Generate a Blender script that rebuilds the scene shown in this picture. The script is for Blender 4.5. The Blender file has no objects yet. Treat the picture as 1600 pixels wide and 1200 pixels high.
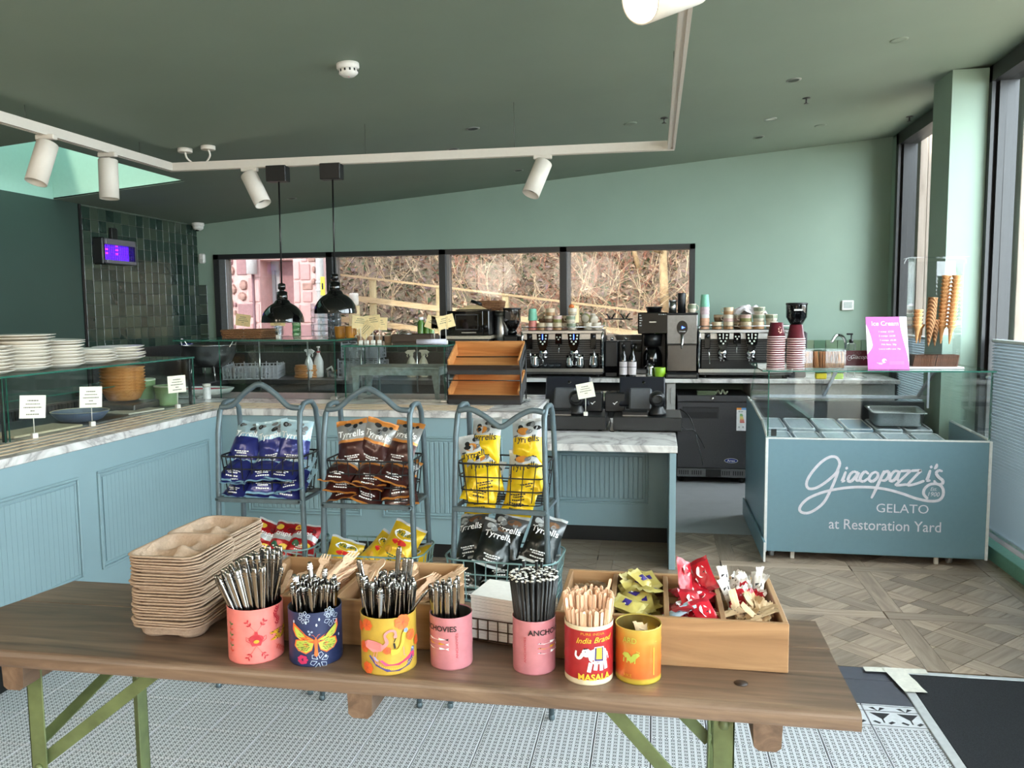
import bpy, bmesh, math, random
from math import sin, cos, pi, radians, sqrt
from mathutils import Matrix, Vector, noise
random.seed(7)
R = random.Random(11)
SC = bpy.context.scene
COL = SC.collection
# ---------------------------------------------------------------- camera, sky, sun, exposure
HCAM = 1.53
FPX = 1263.87
PITCH, YAW, ROLL = 0.0908484, 0.1747237, -0.0096664
FW = Vector((-sin(YAW) * cos(PITCH), cos(YAW) * cos(PITCH), -sin(PITCH)))
_r = Vector((cos(YAW), sin(YAW), 0)); _u = _r.cross(FW)
RT = cos(ROLL) * _r + sin(ROLL) * _u
UP = -sin(ROLL) * _r + cos(ROLL) * _u
CPOS = Vector((0, 0, HCAM))
cam_d = bpy.data.cameras.new('camera'); cam = bpy.data.objects.new('camera', cam_d); COL.objects.link(cam)
cam_d.sensor_width = 36.0; cam_d.lens = FPX / 1600 * 36.0; cam_d.clip_start = 0.05; cam_d.clip_end = 300
m3 = Matrix((RT, UP, -FW)).transposed()
cam.matrix_world = Matrix.Translation(CPOS) @ m3.to_4x4()
SC.camera = cam
world = bpy.data.worlds.new('sky'); SC.world = world; world.use_nodes = True
wn = world.node_tree; wn.nodes.clear()
wo = wn.nodes.new('ShaderNodeOutputWorld'); wb = wn.nodes.new('ShaderNodeBackground')
wb.inputs[0].default_value = (0.84, 0.92, 1.0, 1); wb.inputs[1].default_value = 4.2
wn.links.new(wb.outputs[0], wo.inputs[0])
sun_d = bpy.data.lights.new('sun', 'SUN'); sun_d.energy = 3.2; sun_d.angle = radians(3); sun_d.color = (1.0, 0.87, 0.72)
sun = bpy.data.objects.new('sun', sun_d); COL.objects.link(sun)
sun.rotation_euler = Vector((0.16, 1.0, -0.60)).to_track_quat('-Z', 'Y').to_euler()
def portal(name, loc, direction, sx, sy):
 d = bpy.data.lights.new(name, 'AREA'); d.shape = 'RECTANGLE'; d.size = sx; d.size_y = sy; d.energy = 1
 d.cycles.is_portal = True
 o = bpy.data.objects.new(name, d); COL.objects.link(o); o.location = loc
 o.rotation_euler = Vector(direction).to_track_quat('-Z', 'Y').to_euler()
portal('portal_side', (2.14, 2.1, 1.55), (-1, 0, 0), 11.2, 2.9)
portal('portal_skylight', (-4.14, 5.05, 3.36), (0, 0, -1), 1.1, 1.5)
for _x, _y in ((-3.4, -1.6), (-1.2, -2.2), (0.9, -1.9), (-3.2, 0.2), (-1.6, -.9)):  # warm fill lights, added out of view to brighten ceiling and room
 ld = bpy.data.lights.new('pendant_bulb', 'POINT'); ld.energy = 15; ld.color = (1.0, 0.86, 0.70); ld.shadow_soft_size = 0.45
 lo = bpy.data.objects.new('pendant_bulb', ld); COL.objects.link(lo); lo.location = (_x, _y, 2.25)
SC.view_settings.view_transform = 'Standard'
SC.view_settings.look = 'None'
SC.view_settings.gamma = 1.0
SC.view_settings.use_curve_mapping = False
SC.view_settings.exposure = 2.1
SC.cycles.max_bounces = 10; SC.cycles.transparent_max_bounces = 24; SC.cycles.diffuse_bounces = 5
SC.cycles.caustics_reflective = False; SC.cycles.caustics_refractive = False
SC.cycles.sample_clamp_indirect = 6.0
try: SC.cycles.use_denoising = True
except Exception: pass
# ---------------------------------------------------------------- points on real planes from photo measurements
def _ray(x, y): return FW + RT * ((x - 800) / FPX) - UP * ((y - 600) / FPX)
def oz(x, y, z=0.0): d = _ray(x, y); return CPOS + d * ((z - HCAM) / d.z)
def oy(x, y, Y): d = _ray(x, y); return CPOS + d * (Y / d.y)
def ox(x, y, X): d = _ray(x, y); return CPOS + d * (X / d.x)
CK, CZ = 0.0869, 2.8553                      # the ceiling rises towards +X
def ceil_z(x): return CZ + CK * x
def oc(x, y): d = _ray(x, y); return CPOS + d * ((CZ - HCAM) / (d.z - CK * d.x))
# ---------------------------------------------------------------- materials
def lin(c):
 f = lambda v: v / 12.92 if v <= 0.04045 else ((v + 0.055) / 1.055) ** 2.4
 return tuple(f(v / 255.0) for v in c) + (1.0,)
MATS = {}
class NT:
 def __init__(s, name):
  s.m = bpy.data.materials.new(name); s.m.use_nodes = True; s.t = s.m.node_tree
  s.b = next(n for n in s.t.nodes if n.type == 'BSDF_PRINCIPLED'); s.o = next(n for n in s.t.nodes if n.type == 'OUTPUT_MATERIAL')
 def n(s, typ, **kw):
  x = s.t.nodes.new('ShaderNode' + typ)
  for k, v in kw.items(): setattr(x, k, v)
  return x
 def l(s, a, b): s.t.links.new(a, b)
 def val(s, sock, v):
  if hasattr(v, 'is_output') or isinstance(v, bpy.types.NodeSocket): s.l(v, sock)
  else: sock.default_value = v
 def math(s, op, a, b=0.0, c=0.0):
  x = s.n('Math', operation=op)
  for i, v in enumerate((a, b, c)):
   if i < len(x.inputs): s.val(x.inputs[i], v)
  return x.outputs[0]
 def coord(s, scale=(1, 1, 1), kind='Object', loc=(0, 0, 0), rot=(0, 0, 0)):
  tc = s.n('TexCoord'); mp = s.n('Mapping'); s.l(tc.outputs[kind], mp.inputs[0])
  mp.inputs['Scale'].default_value = scale; mp.inputs['Location'].default_value = loc; mp.inputs['Rotation'].default_value = rot
  return mp.outputs[0]
 def noise(s, vec, scale, detail=4, rough=0.55, dist=0.0):
  x = s.n('TexNoise'); s.l(vec, x.inputs['Vector'])
  x.inputs['Scale'].default_value = scale; x.inputs['Detail'].default_value = detail
  x.inputs['Roughness'].default_value = rough; x.inputs['Distortion'].default_value = dist
  return x.outputs[0]
 def ramp(s, fac, stops, interp='LINEAR'):
  x = s.n('ValToRGB'); s.l(fac, x.inputs[0]); e = x.color_ramp.elements; x.color_ramp.interpolation = interp
  while len(e) < len(stops): e.new(0.5)
  for el, (p, c) in zip(e, stops): el.position = p; el.color = lin(c) if len(c) == 3 else c
  return x.outputs[0]
 def mix(s, fac, a, b, mode='MIX'):
  x = s.n('Mix', data_type='RGBA', blend_type=mode)
  s.val(x.inputs[0], fac); s.val(x.inputs[6], a); s.val(x.inputs[7], b); return x.outputs[2]
 def bump(s, h, strength=0.3, dist=0.002):
  x = s.n('Bump'); x.inputs['Strength'].default_value = strength; x.inputs['Distance'].default_value = dist
  s.l(h, x.inputs['Height']); s.l(x.outputs[0], s.b.inputs['Normal'])
 def set(s, **kw):
  names = dict(col='Base Color', rough='Roughness', metal='Metallic', spec='Specular IOR Level', trans='Transmission Weight', ior='IOR',
                     alpha='Alpha', coat='Coat Weight', ecol='Emission Color', estr='Emission Strength', sub='Subsurface Weight', sheen='Sheen Weight')
  for k, v in kw.items():
   s.val(s.b.inputs[names[k]], v)
  return s.m
def mat(name, rgb, rough=0.5, metal=0.0, grain=0.0, gscale=40.0, bump=0.0, **kw):
 """plain procedural paint / metal / plastic: base colour with a little noise and relief"""
 if name in MATS: return MATS[name]
 t = NT(name); c = lin(rgb)
 v = t.coord()
 g = t.noise(v, gscale, 3)
 k = grain if grain else 0.04
 dk = tuple(x * (1 - 2 * k) for x in c[:3]) + (1,); lt = tuple(min(1, x * (1 + 2 * k)) for x in c[:3]) + (1,)
 t.set(col=t.ramp(g, [(0.3, dk), (0.7, lt)]), rough=rough, metal=metal, **kw)
 if bump: t.bump(g, bump, 0.002)
 MATS[name] = t.m; return t.m
def wood(name, dark, mid, light, axis='x', rough=0.5, scale=1.0, bump=0.15, rnd=0.0, knots=False):
 if name in MATS: return MATS[name]
 t = NT(name); s = {'x': (1.2, 14, 14), 'y': (14, 1.2, 14), 'z': (14, 14, 1.2)}[axis]
 v = t.coord(tuple(a * scale for a in s))
 if rnd:
  oi = t.n('ObjectInfo'); add = t.n('VectorMath', operation='ADD'); t.l(v, add.inputs[0])
  cmb = t.n('CombineXYZ'); mm = t.math('MULTIPLY', oi.outputs['Random'], 37.0)
  for i in range(3): t.l(mm, cmb.inputs[i])
  t.l(cmb.outputs[0], add.inputs[1]); v = add.outputs[0]
 a = t.noise(v, 1.6, 7, 0.62, 1.2); b = t.noise(v, 0.35, 3, 0.5, 0.4)
 f = t.math('ADD', t.math('MULTIPLY', a, 0.65), t.math('MULTIPLY', b, 0.35))
 col = t.ramp(f, [(0.32, dark), (0.5, mid), (0.68, light)])
 if rnd:
  val = t.math('MULTIPLY_ADD', oi.outputs['Random'], rnd, 1 - rnd / 2)
  hsv = t.n('HueSaturation'); t.l(col, hsv.inputs['Color']); t.l(val, hsv.inputs['Value']); col = hsv.outputs[0]
 t.set(col=col, rough=rough); t.bump(a, bump, 0.002)
 MATS[name] = t.m; return t.m
def glass(name, tint=(0.93, 0.97, 0.95), refl=1.0, rough=0.0):
 """thin clear sheet: transparent, mirror reflection by Fresnel"""
 if name in MATS: return MATS[name]
 t = NT(name); t.t.nodes.remove(t.b)
 tr = t.n('BsdfTransparent'); tr.inputs[0].default_value = tint + (1,)
 gl = t.n('BsdfGlossy'); gl.inputs['Roughness'].default_value = rough; gl.inputs[0].default_value = (1, 1, 1, 1)
 lw_ = t.n('LayerWeight'); lw_.inputs[0].default_value = .5          # Schlick, the same from both faces of a thin sheet
 fr = t.math('MULTIPLY_ADD', t.math('POWER', lw_.outputs['Facing'], 5.0), .96, .04)
 mx = t.n('MixShader'); t.l(t.math('MULTIPLY', fr, refl), mx.inputs[0]); t.l(tr.outputs[0], mx.inputs[1]); t.l(gl.outputs[0], mx.inputs[2])
 t.l(mx.outputs[0], t.o.inputs[0]); MATS[name] = t.m; return t.m
def marble(name):
 if name in MATS: return MATS[name]
 t = NT(name); v = t.coord((1, 1, 1), rot=(0.2, 0.1, 0.6))
 w = t.noise(v, 1.7, 8, 0.6, 1.8)
 r = t.math('ABSOLUTE', t.math('SUBTRACT', w, 0.5))
 vein = t.ramp(r, [(0.0, (172, 166, 164)), (0.025, (206, 200, 197)), (0.09, (231, 227, 223)), (0.3, (240, 237, 233))])
 t.set(col=vein, rough=0.22); MATS[name] = t.m; return t.m
# ---------------------------------------------------------------- mesh builder
def TM(loc=(0, 0, 0), rot=(0, 0, 0), s=1.0):
 from mathutils import Euler
 m = Matrix.Translation(loc) @ Euler(rot).to_matrix().to_4x4()
 if s != 1.0: m = m @ (Matrix.Diagonal((s, s, s, 1)) if not isinstance(s, tuple) else Matrix.Diagonal(s + (1,)))
 return m
def frame_from(z, x=None):
 z = Vector(z).normalized()
 if x is None: x = Vector((0, 0, 1)) if abs(z.z) < 0.9 else Vector((1, 0, 0))
 x = Vector(x); x = (x - z * x.dot(z)).normalized(); y = z.cross(x)
 return Matrix((x, y, z)).transposed()
class M:
 def __init__(s): s.v = []; s.f = []; s.mi = []; s.sm = []
 def add(s, vs, fs, m=0, smooth=False, X=None):
  o = len(s.v)
  s.v += [X @ Vector(q) for q in vs] if X is not None else [Vector(q) for q in vs]
  s.f += [tuple(i + o for i in f) for f in fs]; s.mi += [m] * len(fs); s.sm += [smooth] * len(fs); return s
 def box(s, lo, hi, m=0, ch=0.0, X=None):
  lo, hi = [min(a, b) for a, b in zip(lo, hi)], [max(a, b) for a, b in zip(lo, hi)]
  if ch <= 0:
   vs = [(x, y, z) for x in (lo[0], hi[0]) for y in (lo[1], hi[1]) for z in (lo[2], hi[2])]
   return s.add(vs, [(0, 1, 3, 2), (4, 6, 7, 5), (0, 4, 5, 1), (2, 3, 7, 6), (0, 2, 6, 4), (1, 5, 7, 3)], m, False, X)
  ch = min(ch, *[(b - a) * 0.45 for a, b in zip(lo, hi)])
  vs = []; idx = {}
  for sx in (0, 1):
   for sy in (0, 1):
    for sz in (0, 1):
     c = (lo[0] if not sx else hi[0], lo[1] if not sy else hi[1], lo[2] if not sz else hi[2])
     d = (1 if not sx else -1, 1 if not sy else -1, 1 if not sz else -1)
     for ax in range(3):
      idx[(sx, sy, sz, ax)] = len(vs)
      vs.append(tuple(c[i] + (0 if i == ax else d[i] * ch) for i in range(3)))
  I = lambda a, b, c, ax: idx[(a, b, c, ax)]
  fs = []
  for ax in range(3):
   for sd in (0, 1):
    o1, o2 = [i for i in range(3) if i != ax]
    q = []
    for a, b in ((0, 0), (1, 0), (1, 1), (0, 1)):
     k = [0, 0, 0]; k[ax] = sd; k[o1] = a; k[o2] = b; q.append(I(*k, ax))
    flip = (sd == 1) ^ (ax == 1)
    fs.append(tuple(q if flip else q[::-1]))
  for a1 in range(3):
   for a2 in range(a1 + 1, 3):
    a3 = 3 - a1 - a2
    for s1 in (0, 1):
     for s2 in (0, 1):
      k0 = [0, 0, 0]; k0[a1] = s1; k0[a2] = s2; k1 = list(k0); k0[a3] = 0; k1[a3] = 1
      q = [I(*k0, a1), I(*k1, a1), I(*k1, a2), I(*k0, a2)]
      flip = (s1 ^ s2) ^ (a3 == 1)
      fs.append(tuple(q[::-1] if not flip else q))
  for sx in (0, 1):
   for sy in (0, 1):
    for sz in (0, 1):
     q = [I(sx, sy, sz, 0), I(sx, sy, sz, 1), I(sx, sy, sz, 2)]
     fs.append(tuple(q if (sx + sy + sz) % 2 else q[::-1]))
  return s.add(vs, fs, m, False, X)
 def lathe(s, prof, n=24, m=0, X=None, smooth=True, cap=(True, True), arc=None):
  k = len(prof); vs = []; fs = []
  for i in range(n):
   a = 2 * pi * i / n
   for r, z in prof: vs.append((r * cos(a), r * sin(a), z))
  for i in range(n):
   j = (i + 1) % n
   for q in range(k - 1): fs.append((i * k + q, j * k + q, j * k + q + 1, i * k + q + 1))
  s.add(vs, fs, m, smooth, X); o = len(s.v) - len(vs)
  if cap[0] and prof[0][0] > 1e-6: s.f.append(tuple(o + i * k for i in range(n))[::-1]); s.mi.append(m); s.sm.append(False)
  if cap[1] and prof[-1][0] > 1e-6: s.f.append(tuple(o + i * k + k - 1 for i in range(n))); s.mi.append(m); s.sm.append(False)
  return s
 def cyl(s, a, b, r, n=12, m=0, r2=None, smooth=True, X=None):
  a = Vector(a); b = Vector(b); F = Matrix.Translation(a) @ frame_from(b - a).to_4x4()
  if X is not None: F = X @ F
  return s.lathe([(r, 0), (r if r2 is None else r2, (b - a).length)], n, m, F, smooth)
 def tube(s, pts, r, n=8, m=0, closed=False, X=None, flat=1.0):
  pts = [Vector(p) for p in pts]; k = len(pts); vs = []; fs = []; prev = None
  for i, p in enumerate(pts):
   a = pts[(i - 1) % k] if (i > 0 or closed) else p; b = pts[(i + 1) % k] if (i < k - 1 or closed) else p
   t = (b - a).normalized() if (b - a).length > 1e-9 else Vector((0, 0, 1))
   if prev is None: fr = frame_from(t); x = fr.col[0]
   else:
    x = prev - t * prev.dot(t)
    x = x.normalized() if x.length > 1e-6 else frame_from(t).col[0]
   y = t.cross(x); prev = x
   rr = r[i] if isinstance(r, (list, tuple)) else r
   for j in range(n):
    an = 2 * pi * (j + 0.5) / n; vs.append(p + x * (cos(an) * rr) + y * (sin(an) * rr * flat))
  for i in range(k if closed else k - 1):
   i2 = (i + 1) % k
   for j in range(n):
    j2 = (j + 1) % n; fs.append((i * n + j, i * n + j2, i2 * n + j2, i2 * n + j))
  s.add(vs, fs, m, n > 4, X)
  if not closed:
   o = len(s.v) - len(vs); s.f.append(tuple(o + j for j in range(n))[::-1]); s.f.append(tuple(o + (k - 1) * n + j for j in range(n))); s.mi += [m, m]; s.sm += [False, False]
  return s
 def prism(s, poly, z0, z1, m=0, X=None, side=None):
  """extrude a 2-D outline (counter-clockwise) from z0 to z1"""
  n = len(poly); vs = [(x, y, z0) for x, y in poly] + [(x, y, z1) for x, y in poly]
  s.add(vs, [tuple(range(n))[::-1], tuple(range(n, 2 * n))], m, False, X)
  o = len(s.v) - 2 * n
  for i in range(n):
   j = (i + 1) % n; s.f.append((o + i, o + j, o + n + j, o + n + i)); s.mi.append(m if side is None else side); s.sm.append(False)
  return s
 def grid(s, fn, nu, nv, m=0, smooth=True, X=None, mf=None):
  vs = [fn(i / nu, j / nv) for j in range(nv + 1) for i in range(nu + 1)]
  o = len(s.v); s.add(vs, [], 0, smooth, X)
  for j in range(nv):
   for i in range(nu):
    a = j * (nu + 1) + i
    s.f.append((o + a, o + a + 1, o + a + nu + 2, o + a + nu + 1)); s.mi.append(mf((i + .5) / nu, (j + .5) / nv) if mf else m); s.sm.append(smooth)
  return s
 def text(s, body, size, X=None, m=0, depth=0.0, wrap=None, align='CENTER', shear=0.0, sx=1.0, bold=0.0, seg=0):
  vs, fs = text_geo(body, align, shear, bold)
  out = []
  for x, y, z in vs:
   q = (x * size * sx, y * size, z * depth)
   out.append(wrap(*q) if wrap else q)
  return s.add(out, fs, m, False, X)
 def stroke(s, pts, w, m=0, X=None, z=0.0, wrap=None):
  """flat pen stroke along 2-D points; w may vary"""
  pts = [Vector((p[0], p[1])) for p in pts]; k = len(pts); vs = []
  for i, p in enumerate(pts):
   t = (pts[min(i + 1, k - 1)] - pts[max(i - 1, 0)])
   t = t.normalized() if t.length > 1e-9 else Vector((1, 0)); nn = Vector((-t.y, t.x))
   ww = (w[i] if isinstance(w, (list, tuple)) else w) / 2
   for q in (p - nn * ww, p + nn * ww): vs.append(wrap(q.x, q.y, z) if wrap else (q.x, q.y, z))
  return s.add(vs, [(2 * i, 2 * i + 2, 2 * i + 3, 2 * i + 1) for i in range(k - 1)], m, False, X)
 def blob(s, poly, m=0, X=None, z=0.0, wrap=None):
  vs = [wrap(x, y, z) if wrap else (x, y, z) for x, y in poly]
  return s.add(vs, [tuple(range(len(poly)))], m, False, X)
 def mesh(s, name, mats):
  me = bpy.data.meshes.new(name)
  me.from_pydata([tuple(v) for v in s.v], [], s.f)
  for mm in (mats if isinstance(mats, (list, tuple)) else [mats]): me.materials.append(mm)
  me.polygons.foreach_set('material_index', s.mi); me.polygons.foreach_set('use_smooth', s.sm)
  me.update(); return me
 def build(s, name, mats, parent=None, loc=(0, 0, 0), rot=(0, 0, 0), label=None):
  o = bpy.data.objects.new(name, s.mesh(name, mats)); COL.objects.link(o)
  o.location = loc; o.rotation_euler = rot
  if parent is not None: o.parent = parent
  if label: o['label'] = label
  return o
_TX = {}
def text_geo(body, align='CENTER', shear=0.0, bold=0.0):
 key = (body, align, shear, bold)
 if key in _TX: return _TX[key]
 cu = bpy.data.curves.new('lettering', 'FONT'); cu.body = body; cu.align_x = align; cu.align_y = 'BOTTOM_BASELINE'; cu.size = 1.0; cu.shear = shear; cu.offset = bold
 cu.resolution_u = 3
 o = bpy.data.objects.new('lettering', cu); COL.objects.link(o)
 dg = bpy.context.evaluated_depsgraph_get(); me = bpy.data.meshes.new_from_object(o.evaluated_get(dg))
 vs = [tuple(v.co) for v in me.vertices]; fs = [tuple(p.vertices) for p in me.polygons]
 bpy.data.objects.remove(o); bpy.data.curves.remove(cu); bpy.data.meshes.remove(me)
 _TX[key] = (vs, fs); return vs, fs
# ---------------------------------------------------------------- scene tree
def thing(name, label, cat, loc=(0, 0, 0), rot=(0, 0, 0), group=None):
 o = bpy.data.objects.new(name, None); COL.objects.link(o); o.empty_display_size = 0.05
 o.location = loc; o.rotation_euler = rot if not isinstance(rot, (int, float)) else (0, 0, rot)
 return tag(o, label, cat, group)
def tag(o, label=None, cat=None, group=None, kind=None):
 if label: o['label'] = label
 if cat: o['category'] = cat
 if group: o['group'] = group
 if kind: o['kind'] = kind
 return o
def struct(name, mb, mats, parent=None, label=None):
 o = mb.build(name, mats, parent)
 if parent is None: o['kind'] = 'structure'
 if label: o['label'] = label
 return o
def dup(root, loc=None, rot=None, label=None, group=None, scale=None):
 r = root.copy(); COL.objects.link(r)
 if loc is not None: r.location = loc
 if rot is not None: r.rotation_euler = rot if not isinstance(rot, (int, float)) else (0, 0, rot)
 if scale is not None: r.scale = (scale,) * 3 if not isinstance(scale, tuple) else scale
 if label: r['label'] = label
 if group: r['group'] = group
 for ch in root.children:
  c = ch.copy(); COL.objects.link(c); c.parent = r
  for g in ch.children:
   d = g.copy(); COL.objects.link(d); d.parent = c
 return r
def piece(name, me, parent, loc=(0, 0, 0), rot=(0, 0, 0), scale=None):
 o = bpy.data.objects.new(name, me); COL.objects.link(o); o.parent = parent; o.location = loc; o.rotation_euler = rot
 if scale: o.scale = scale
 return o
def curve_pts(ctrl, n=8, closed=False):
 """Catmull-Rom through control points"""
 P = [Vector(p) for p in ctrl]; k = len(P); out = []
 for i in range(k if closed else k - 1):
  p0 = P[(i - 1) % k] if (i > 0 or closed) else P[0]; p1 = P[i]; p2 = P[(i + 1) % k]; p3 = P[(i + 2) % k] if (i + 2 < k or closed) else P[-1]
  for j in range(n):
   t = j / n
   out.append(0.5 * ((2 * p1) + (p2 - p0) * t + (2 * p0 - 5 * p1 + 4 * p2 - p3) * t * t + (3 * p1 - p0 - 3 * p2 + p3) * t ** 3))
 if not closed: out.append(P[-1])
 return out
def clip_poly(poly, lo, hi):
 """clip a 2-D polygon to an axis-aligned rectangle"""
 for ax, lim, sg in ((0, lo[0], 1), (0, hi[0], -1), (1, lo[1], 1), (1, hi[1], -1)):
  out = []
  for i in range(len(poly)):
   a, b = poly[i], poly[(i + 1) % len(poly)]
   da, db = sg * (a[ax] - lim), sg * (b[ax] - lim)
   if da >= 0: out.append(a)
   if (da >= 0) != (db >= 0):
    t = da / (da - db); out.append((a[0] + (b[0] - a[0]) * t, a[1] + (b[1] - a[1]) * t))
  poly = out
  if len(poly) < 3: return []
 return poly
_N1 = 'zeroth first second third fourth fifth sixth seventh eighth ninth tenth eleventh twelfth thirteenth fourteenth fifteenth sixteenth seventeenth eighteenth nineteenth'.split()
def nth(k, end='top'):
 """place counted from the top of a stack, 1 = topmost"""
 if k == 1: return 'topmost' if end == 'top' else 'first'
 w = _N1[k] if k < 20 else {20: 'twentieth'}.get(k, 'twenty-' + _N1[k - 20])
 return w + (' from the top' if end == 'top' else '')
# ================================================================ MATERIALS SHARED
WALLG = mat('green_paint', (144, 166, 151), 0.6, grain=0.015, gscale=3, bump=0.03)
CEILG = mat('green_ceiling_paint', (132, 146, 132), 0.65, grain=0.015, gscale=2, bump=0.03)
TEAL = mat('teal_paint', (139, 164, 171), 0.42, grain=0.015, gscale=4, bump=0.03)
TEALD = mat('teal_laminate', (116, 148, 160), 0.35, grain=0.01)
BLACKM = mat('black_metal', (22, 23, 25), 0.4, metal=0.0, grain=0.05)
BLACKP = mat('black_plastic', (17, 17, 19), 0.38, grain=0.05)
BLACKG = mat('black_gloss', (8, 8, 9), 0.06, grain=0.05, coat=0.5)
FRAMEM = mat('dark_window_frame', (34, 36, 38), 0.4)
GREYM = mat('grey_aluminium', (128, 130, 134), 0.38, metal=0.6)
STEEL = mat('brushed_steel', (188, 188, 186), 0.28, metal=1.0, grain=0.05, gscale=120)
STEELD = mat('dark_steel', (92, 92, 92), 0.36, metal=0.85, grain=0.06, gscale=60)
CHROME = mat('chrome', (222, 222, 222), 0.08, metal=1.0)
WHITEP = mat('white_plastic', (232, 230, 226), 0.4)
WHITEL = mat('white_powder_coat', (226, 219, 210), 0.5, grain=.008)
MARBLE = marble('pale_marble')
CARD = mat('cream_card', (240, 214, 160), 0.7)
CARDW = mat('ivory_card', (240, 236, 214), 0.7)
INK = mat('grey_ink', (118, 112, 98), 0.8)
INKB = mat('dark_ink', (44, 42, 44), 0.8)
WHITEI = mat('white_print', (240, 240, 240), 0.5)
SHEET = glass('clear_sheet_glass', (0.965, 0.985, 0.975), 0.8)
EDGE = mat('green_glass_edge', (46, 104, 88), 0.15, spec=0.6)
PANE = glass('tinted_window_glass', (0.41, 0.415, 0.41), 0.5)
PANES = glass('side_window_glass', (0.9, 0.92, 0.91), 0.5)
ACRYL = glass('clear_acrylic', (0.97, 0.975, 0.98), 0.9)
RUBBER = mat('black_rubber', (20, 20, 20), 0.7)
# ================================================================ SETTING: FLOOR
XR, XL, YB, YF = 2.08, -4.72, 7.85, -3.5
fl = struct('floor', M().box((XL - .1, YF, -0.12), (XR + .1, YB + .1, -0.012)), mat('mortar_bed', (44, 44, 46), 0.8))
def tile_mat():
 t = NT('patterned_cement_tile'); v = t.coord((1, 1, 1)); sp = t.n('SeparateXYZ'); t.l(v, sp.inputs[0])
 N = 9.0 / 0.1955
 u = t.math('SUBTRACT', t.math('FRACT', t.math('MULTIPLY', sp.outputs[0], N)), 0.5)
 w = t.math('SUBTRACT', t.math('FRACT', t.math('MULTIPLY', sp.outputs[1], N)), 0.5)
 a = t.math('ABSOLUTE', u); b = t.math('ABSOLUTE', w)
 d = t.math('ABSOLUTE', t.math('SUBTRACT', a, b)); mx = t.math('MAXIMUM', a, b); mn = t.math('MINIMUM', a, b)
 arm = t.math('MULTIPLY', t.math('MULTIPLY', t.math('LESS_THAN', d, 0.12), t.math('LESS_THAN', mx, 0.33)), t.math('GREATER_THAN', mx, 0.07))
 dot = t.math('MULTIPLY', t.math('LESS_THAN', t.math('ADD', t.math('MULTIPLY', a, a), t.math('MULTIPLY', t.math('SUBTRACT', b, 0.5), t.math('SUBTRACT', b, 0.5))), 0.007), 1.0)
 f = t.math('MAXIMUM', arm, dot)
 t.set(col=t.mix(f, lin((212, 212, 216)), lin((34, 34, 38))), rough=0.35); return t.m
TILE = tile_mat()
tm = M().box((0, 0, -0.012), (0.1955, 0.1955, 0), 0, 0.0012).mesh('floor_tile', TILE)
cnt = 0
for j in range(11):
 for i in range(-13, 7):
  x = i * 0.2 - 0.003; y = 3.02 - 0.2 * (j + 1)
  if x < -2.72 or (x > 1.0 - .2 and False): continue
  if x > 0.99: continue
  piece('floor_tile', tm, fl, (x, y, 0.0))
# row of border tiles with a dark triangle and leaf motif
bt = M().box((0, 0, -0.012), (0.1955, 0.175, 0), 0, 0.0012)
for k in range(2):
 x0 = 0.0985 * k
 bt.blob([(x0 + .012, .105), (x0 + .0865, .105), (x0 + .049, .055)], 1, z=0.0006)
 bt.blob([(x0 + .046, .06), (x0 + .052, .06), (x0 + .052, .03), (x0 + .046, .03)], 1, z=0.0006)
 for s in (-1, 1):
  bt.blob([(x0 + .049, .12), (x0 + .049 + s * .03, .145), (x0 + .049 + s * .012, .15)][::s], 1, z=0.0006)
  bt.blob([(x0 + .049 + s * .02, .02), (x0 + .049 + s * .04, .036), (x0 + .049 + s * .03, .045), (x0 + .049 + s * .012, .03)][::s], 1, z=0.0006)
for y in (0.006, 0.118, 0.162): bt.blob([(0, y), (.197, y), (.197, y + .004), (0, y + .004)], 1, z=0.0005)
btm = bt.mesh('border_tile', [mat('tile_white', (212, 212, 216), .35), mat('tile_black', (36, 36, 40), .4)])
for i in range(-13, 5): piece('border_tile', btm, fl, (i * 0.2 - 0.003, 3.022, 0.0))
M().box((XL, YF, -.011), (.98, .8, -.001)).build('pale_boards', wood('pale_oak', (168, 140, 110), (190, 162, 130), (206, 180, 150), 'x', .5), fl)
SLATE = mat('slate_vinyl', (74, 75, 84), 0.42, grain=0.03)
M().box((-2.7, 3.2, -0.011), (1.0, 3.408, 0.0), 0, .001).build('slate_strip', SLATE, fl)
M().box((-2.7, 3.412, -0.011), (1.0, 3.53, 0.0), 0, .001).build('slate_strip', SLATE, fl)
M().box((-4.7, 5.56, -0.011), (XR, YB, -0.001), 0).build('grey_vinyl', mat('grey_vinyl', (172, 172, 174), 0.38, grain=0.03, gscale=8), fl)
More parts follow.
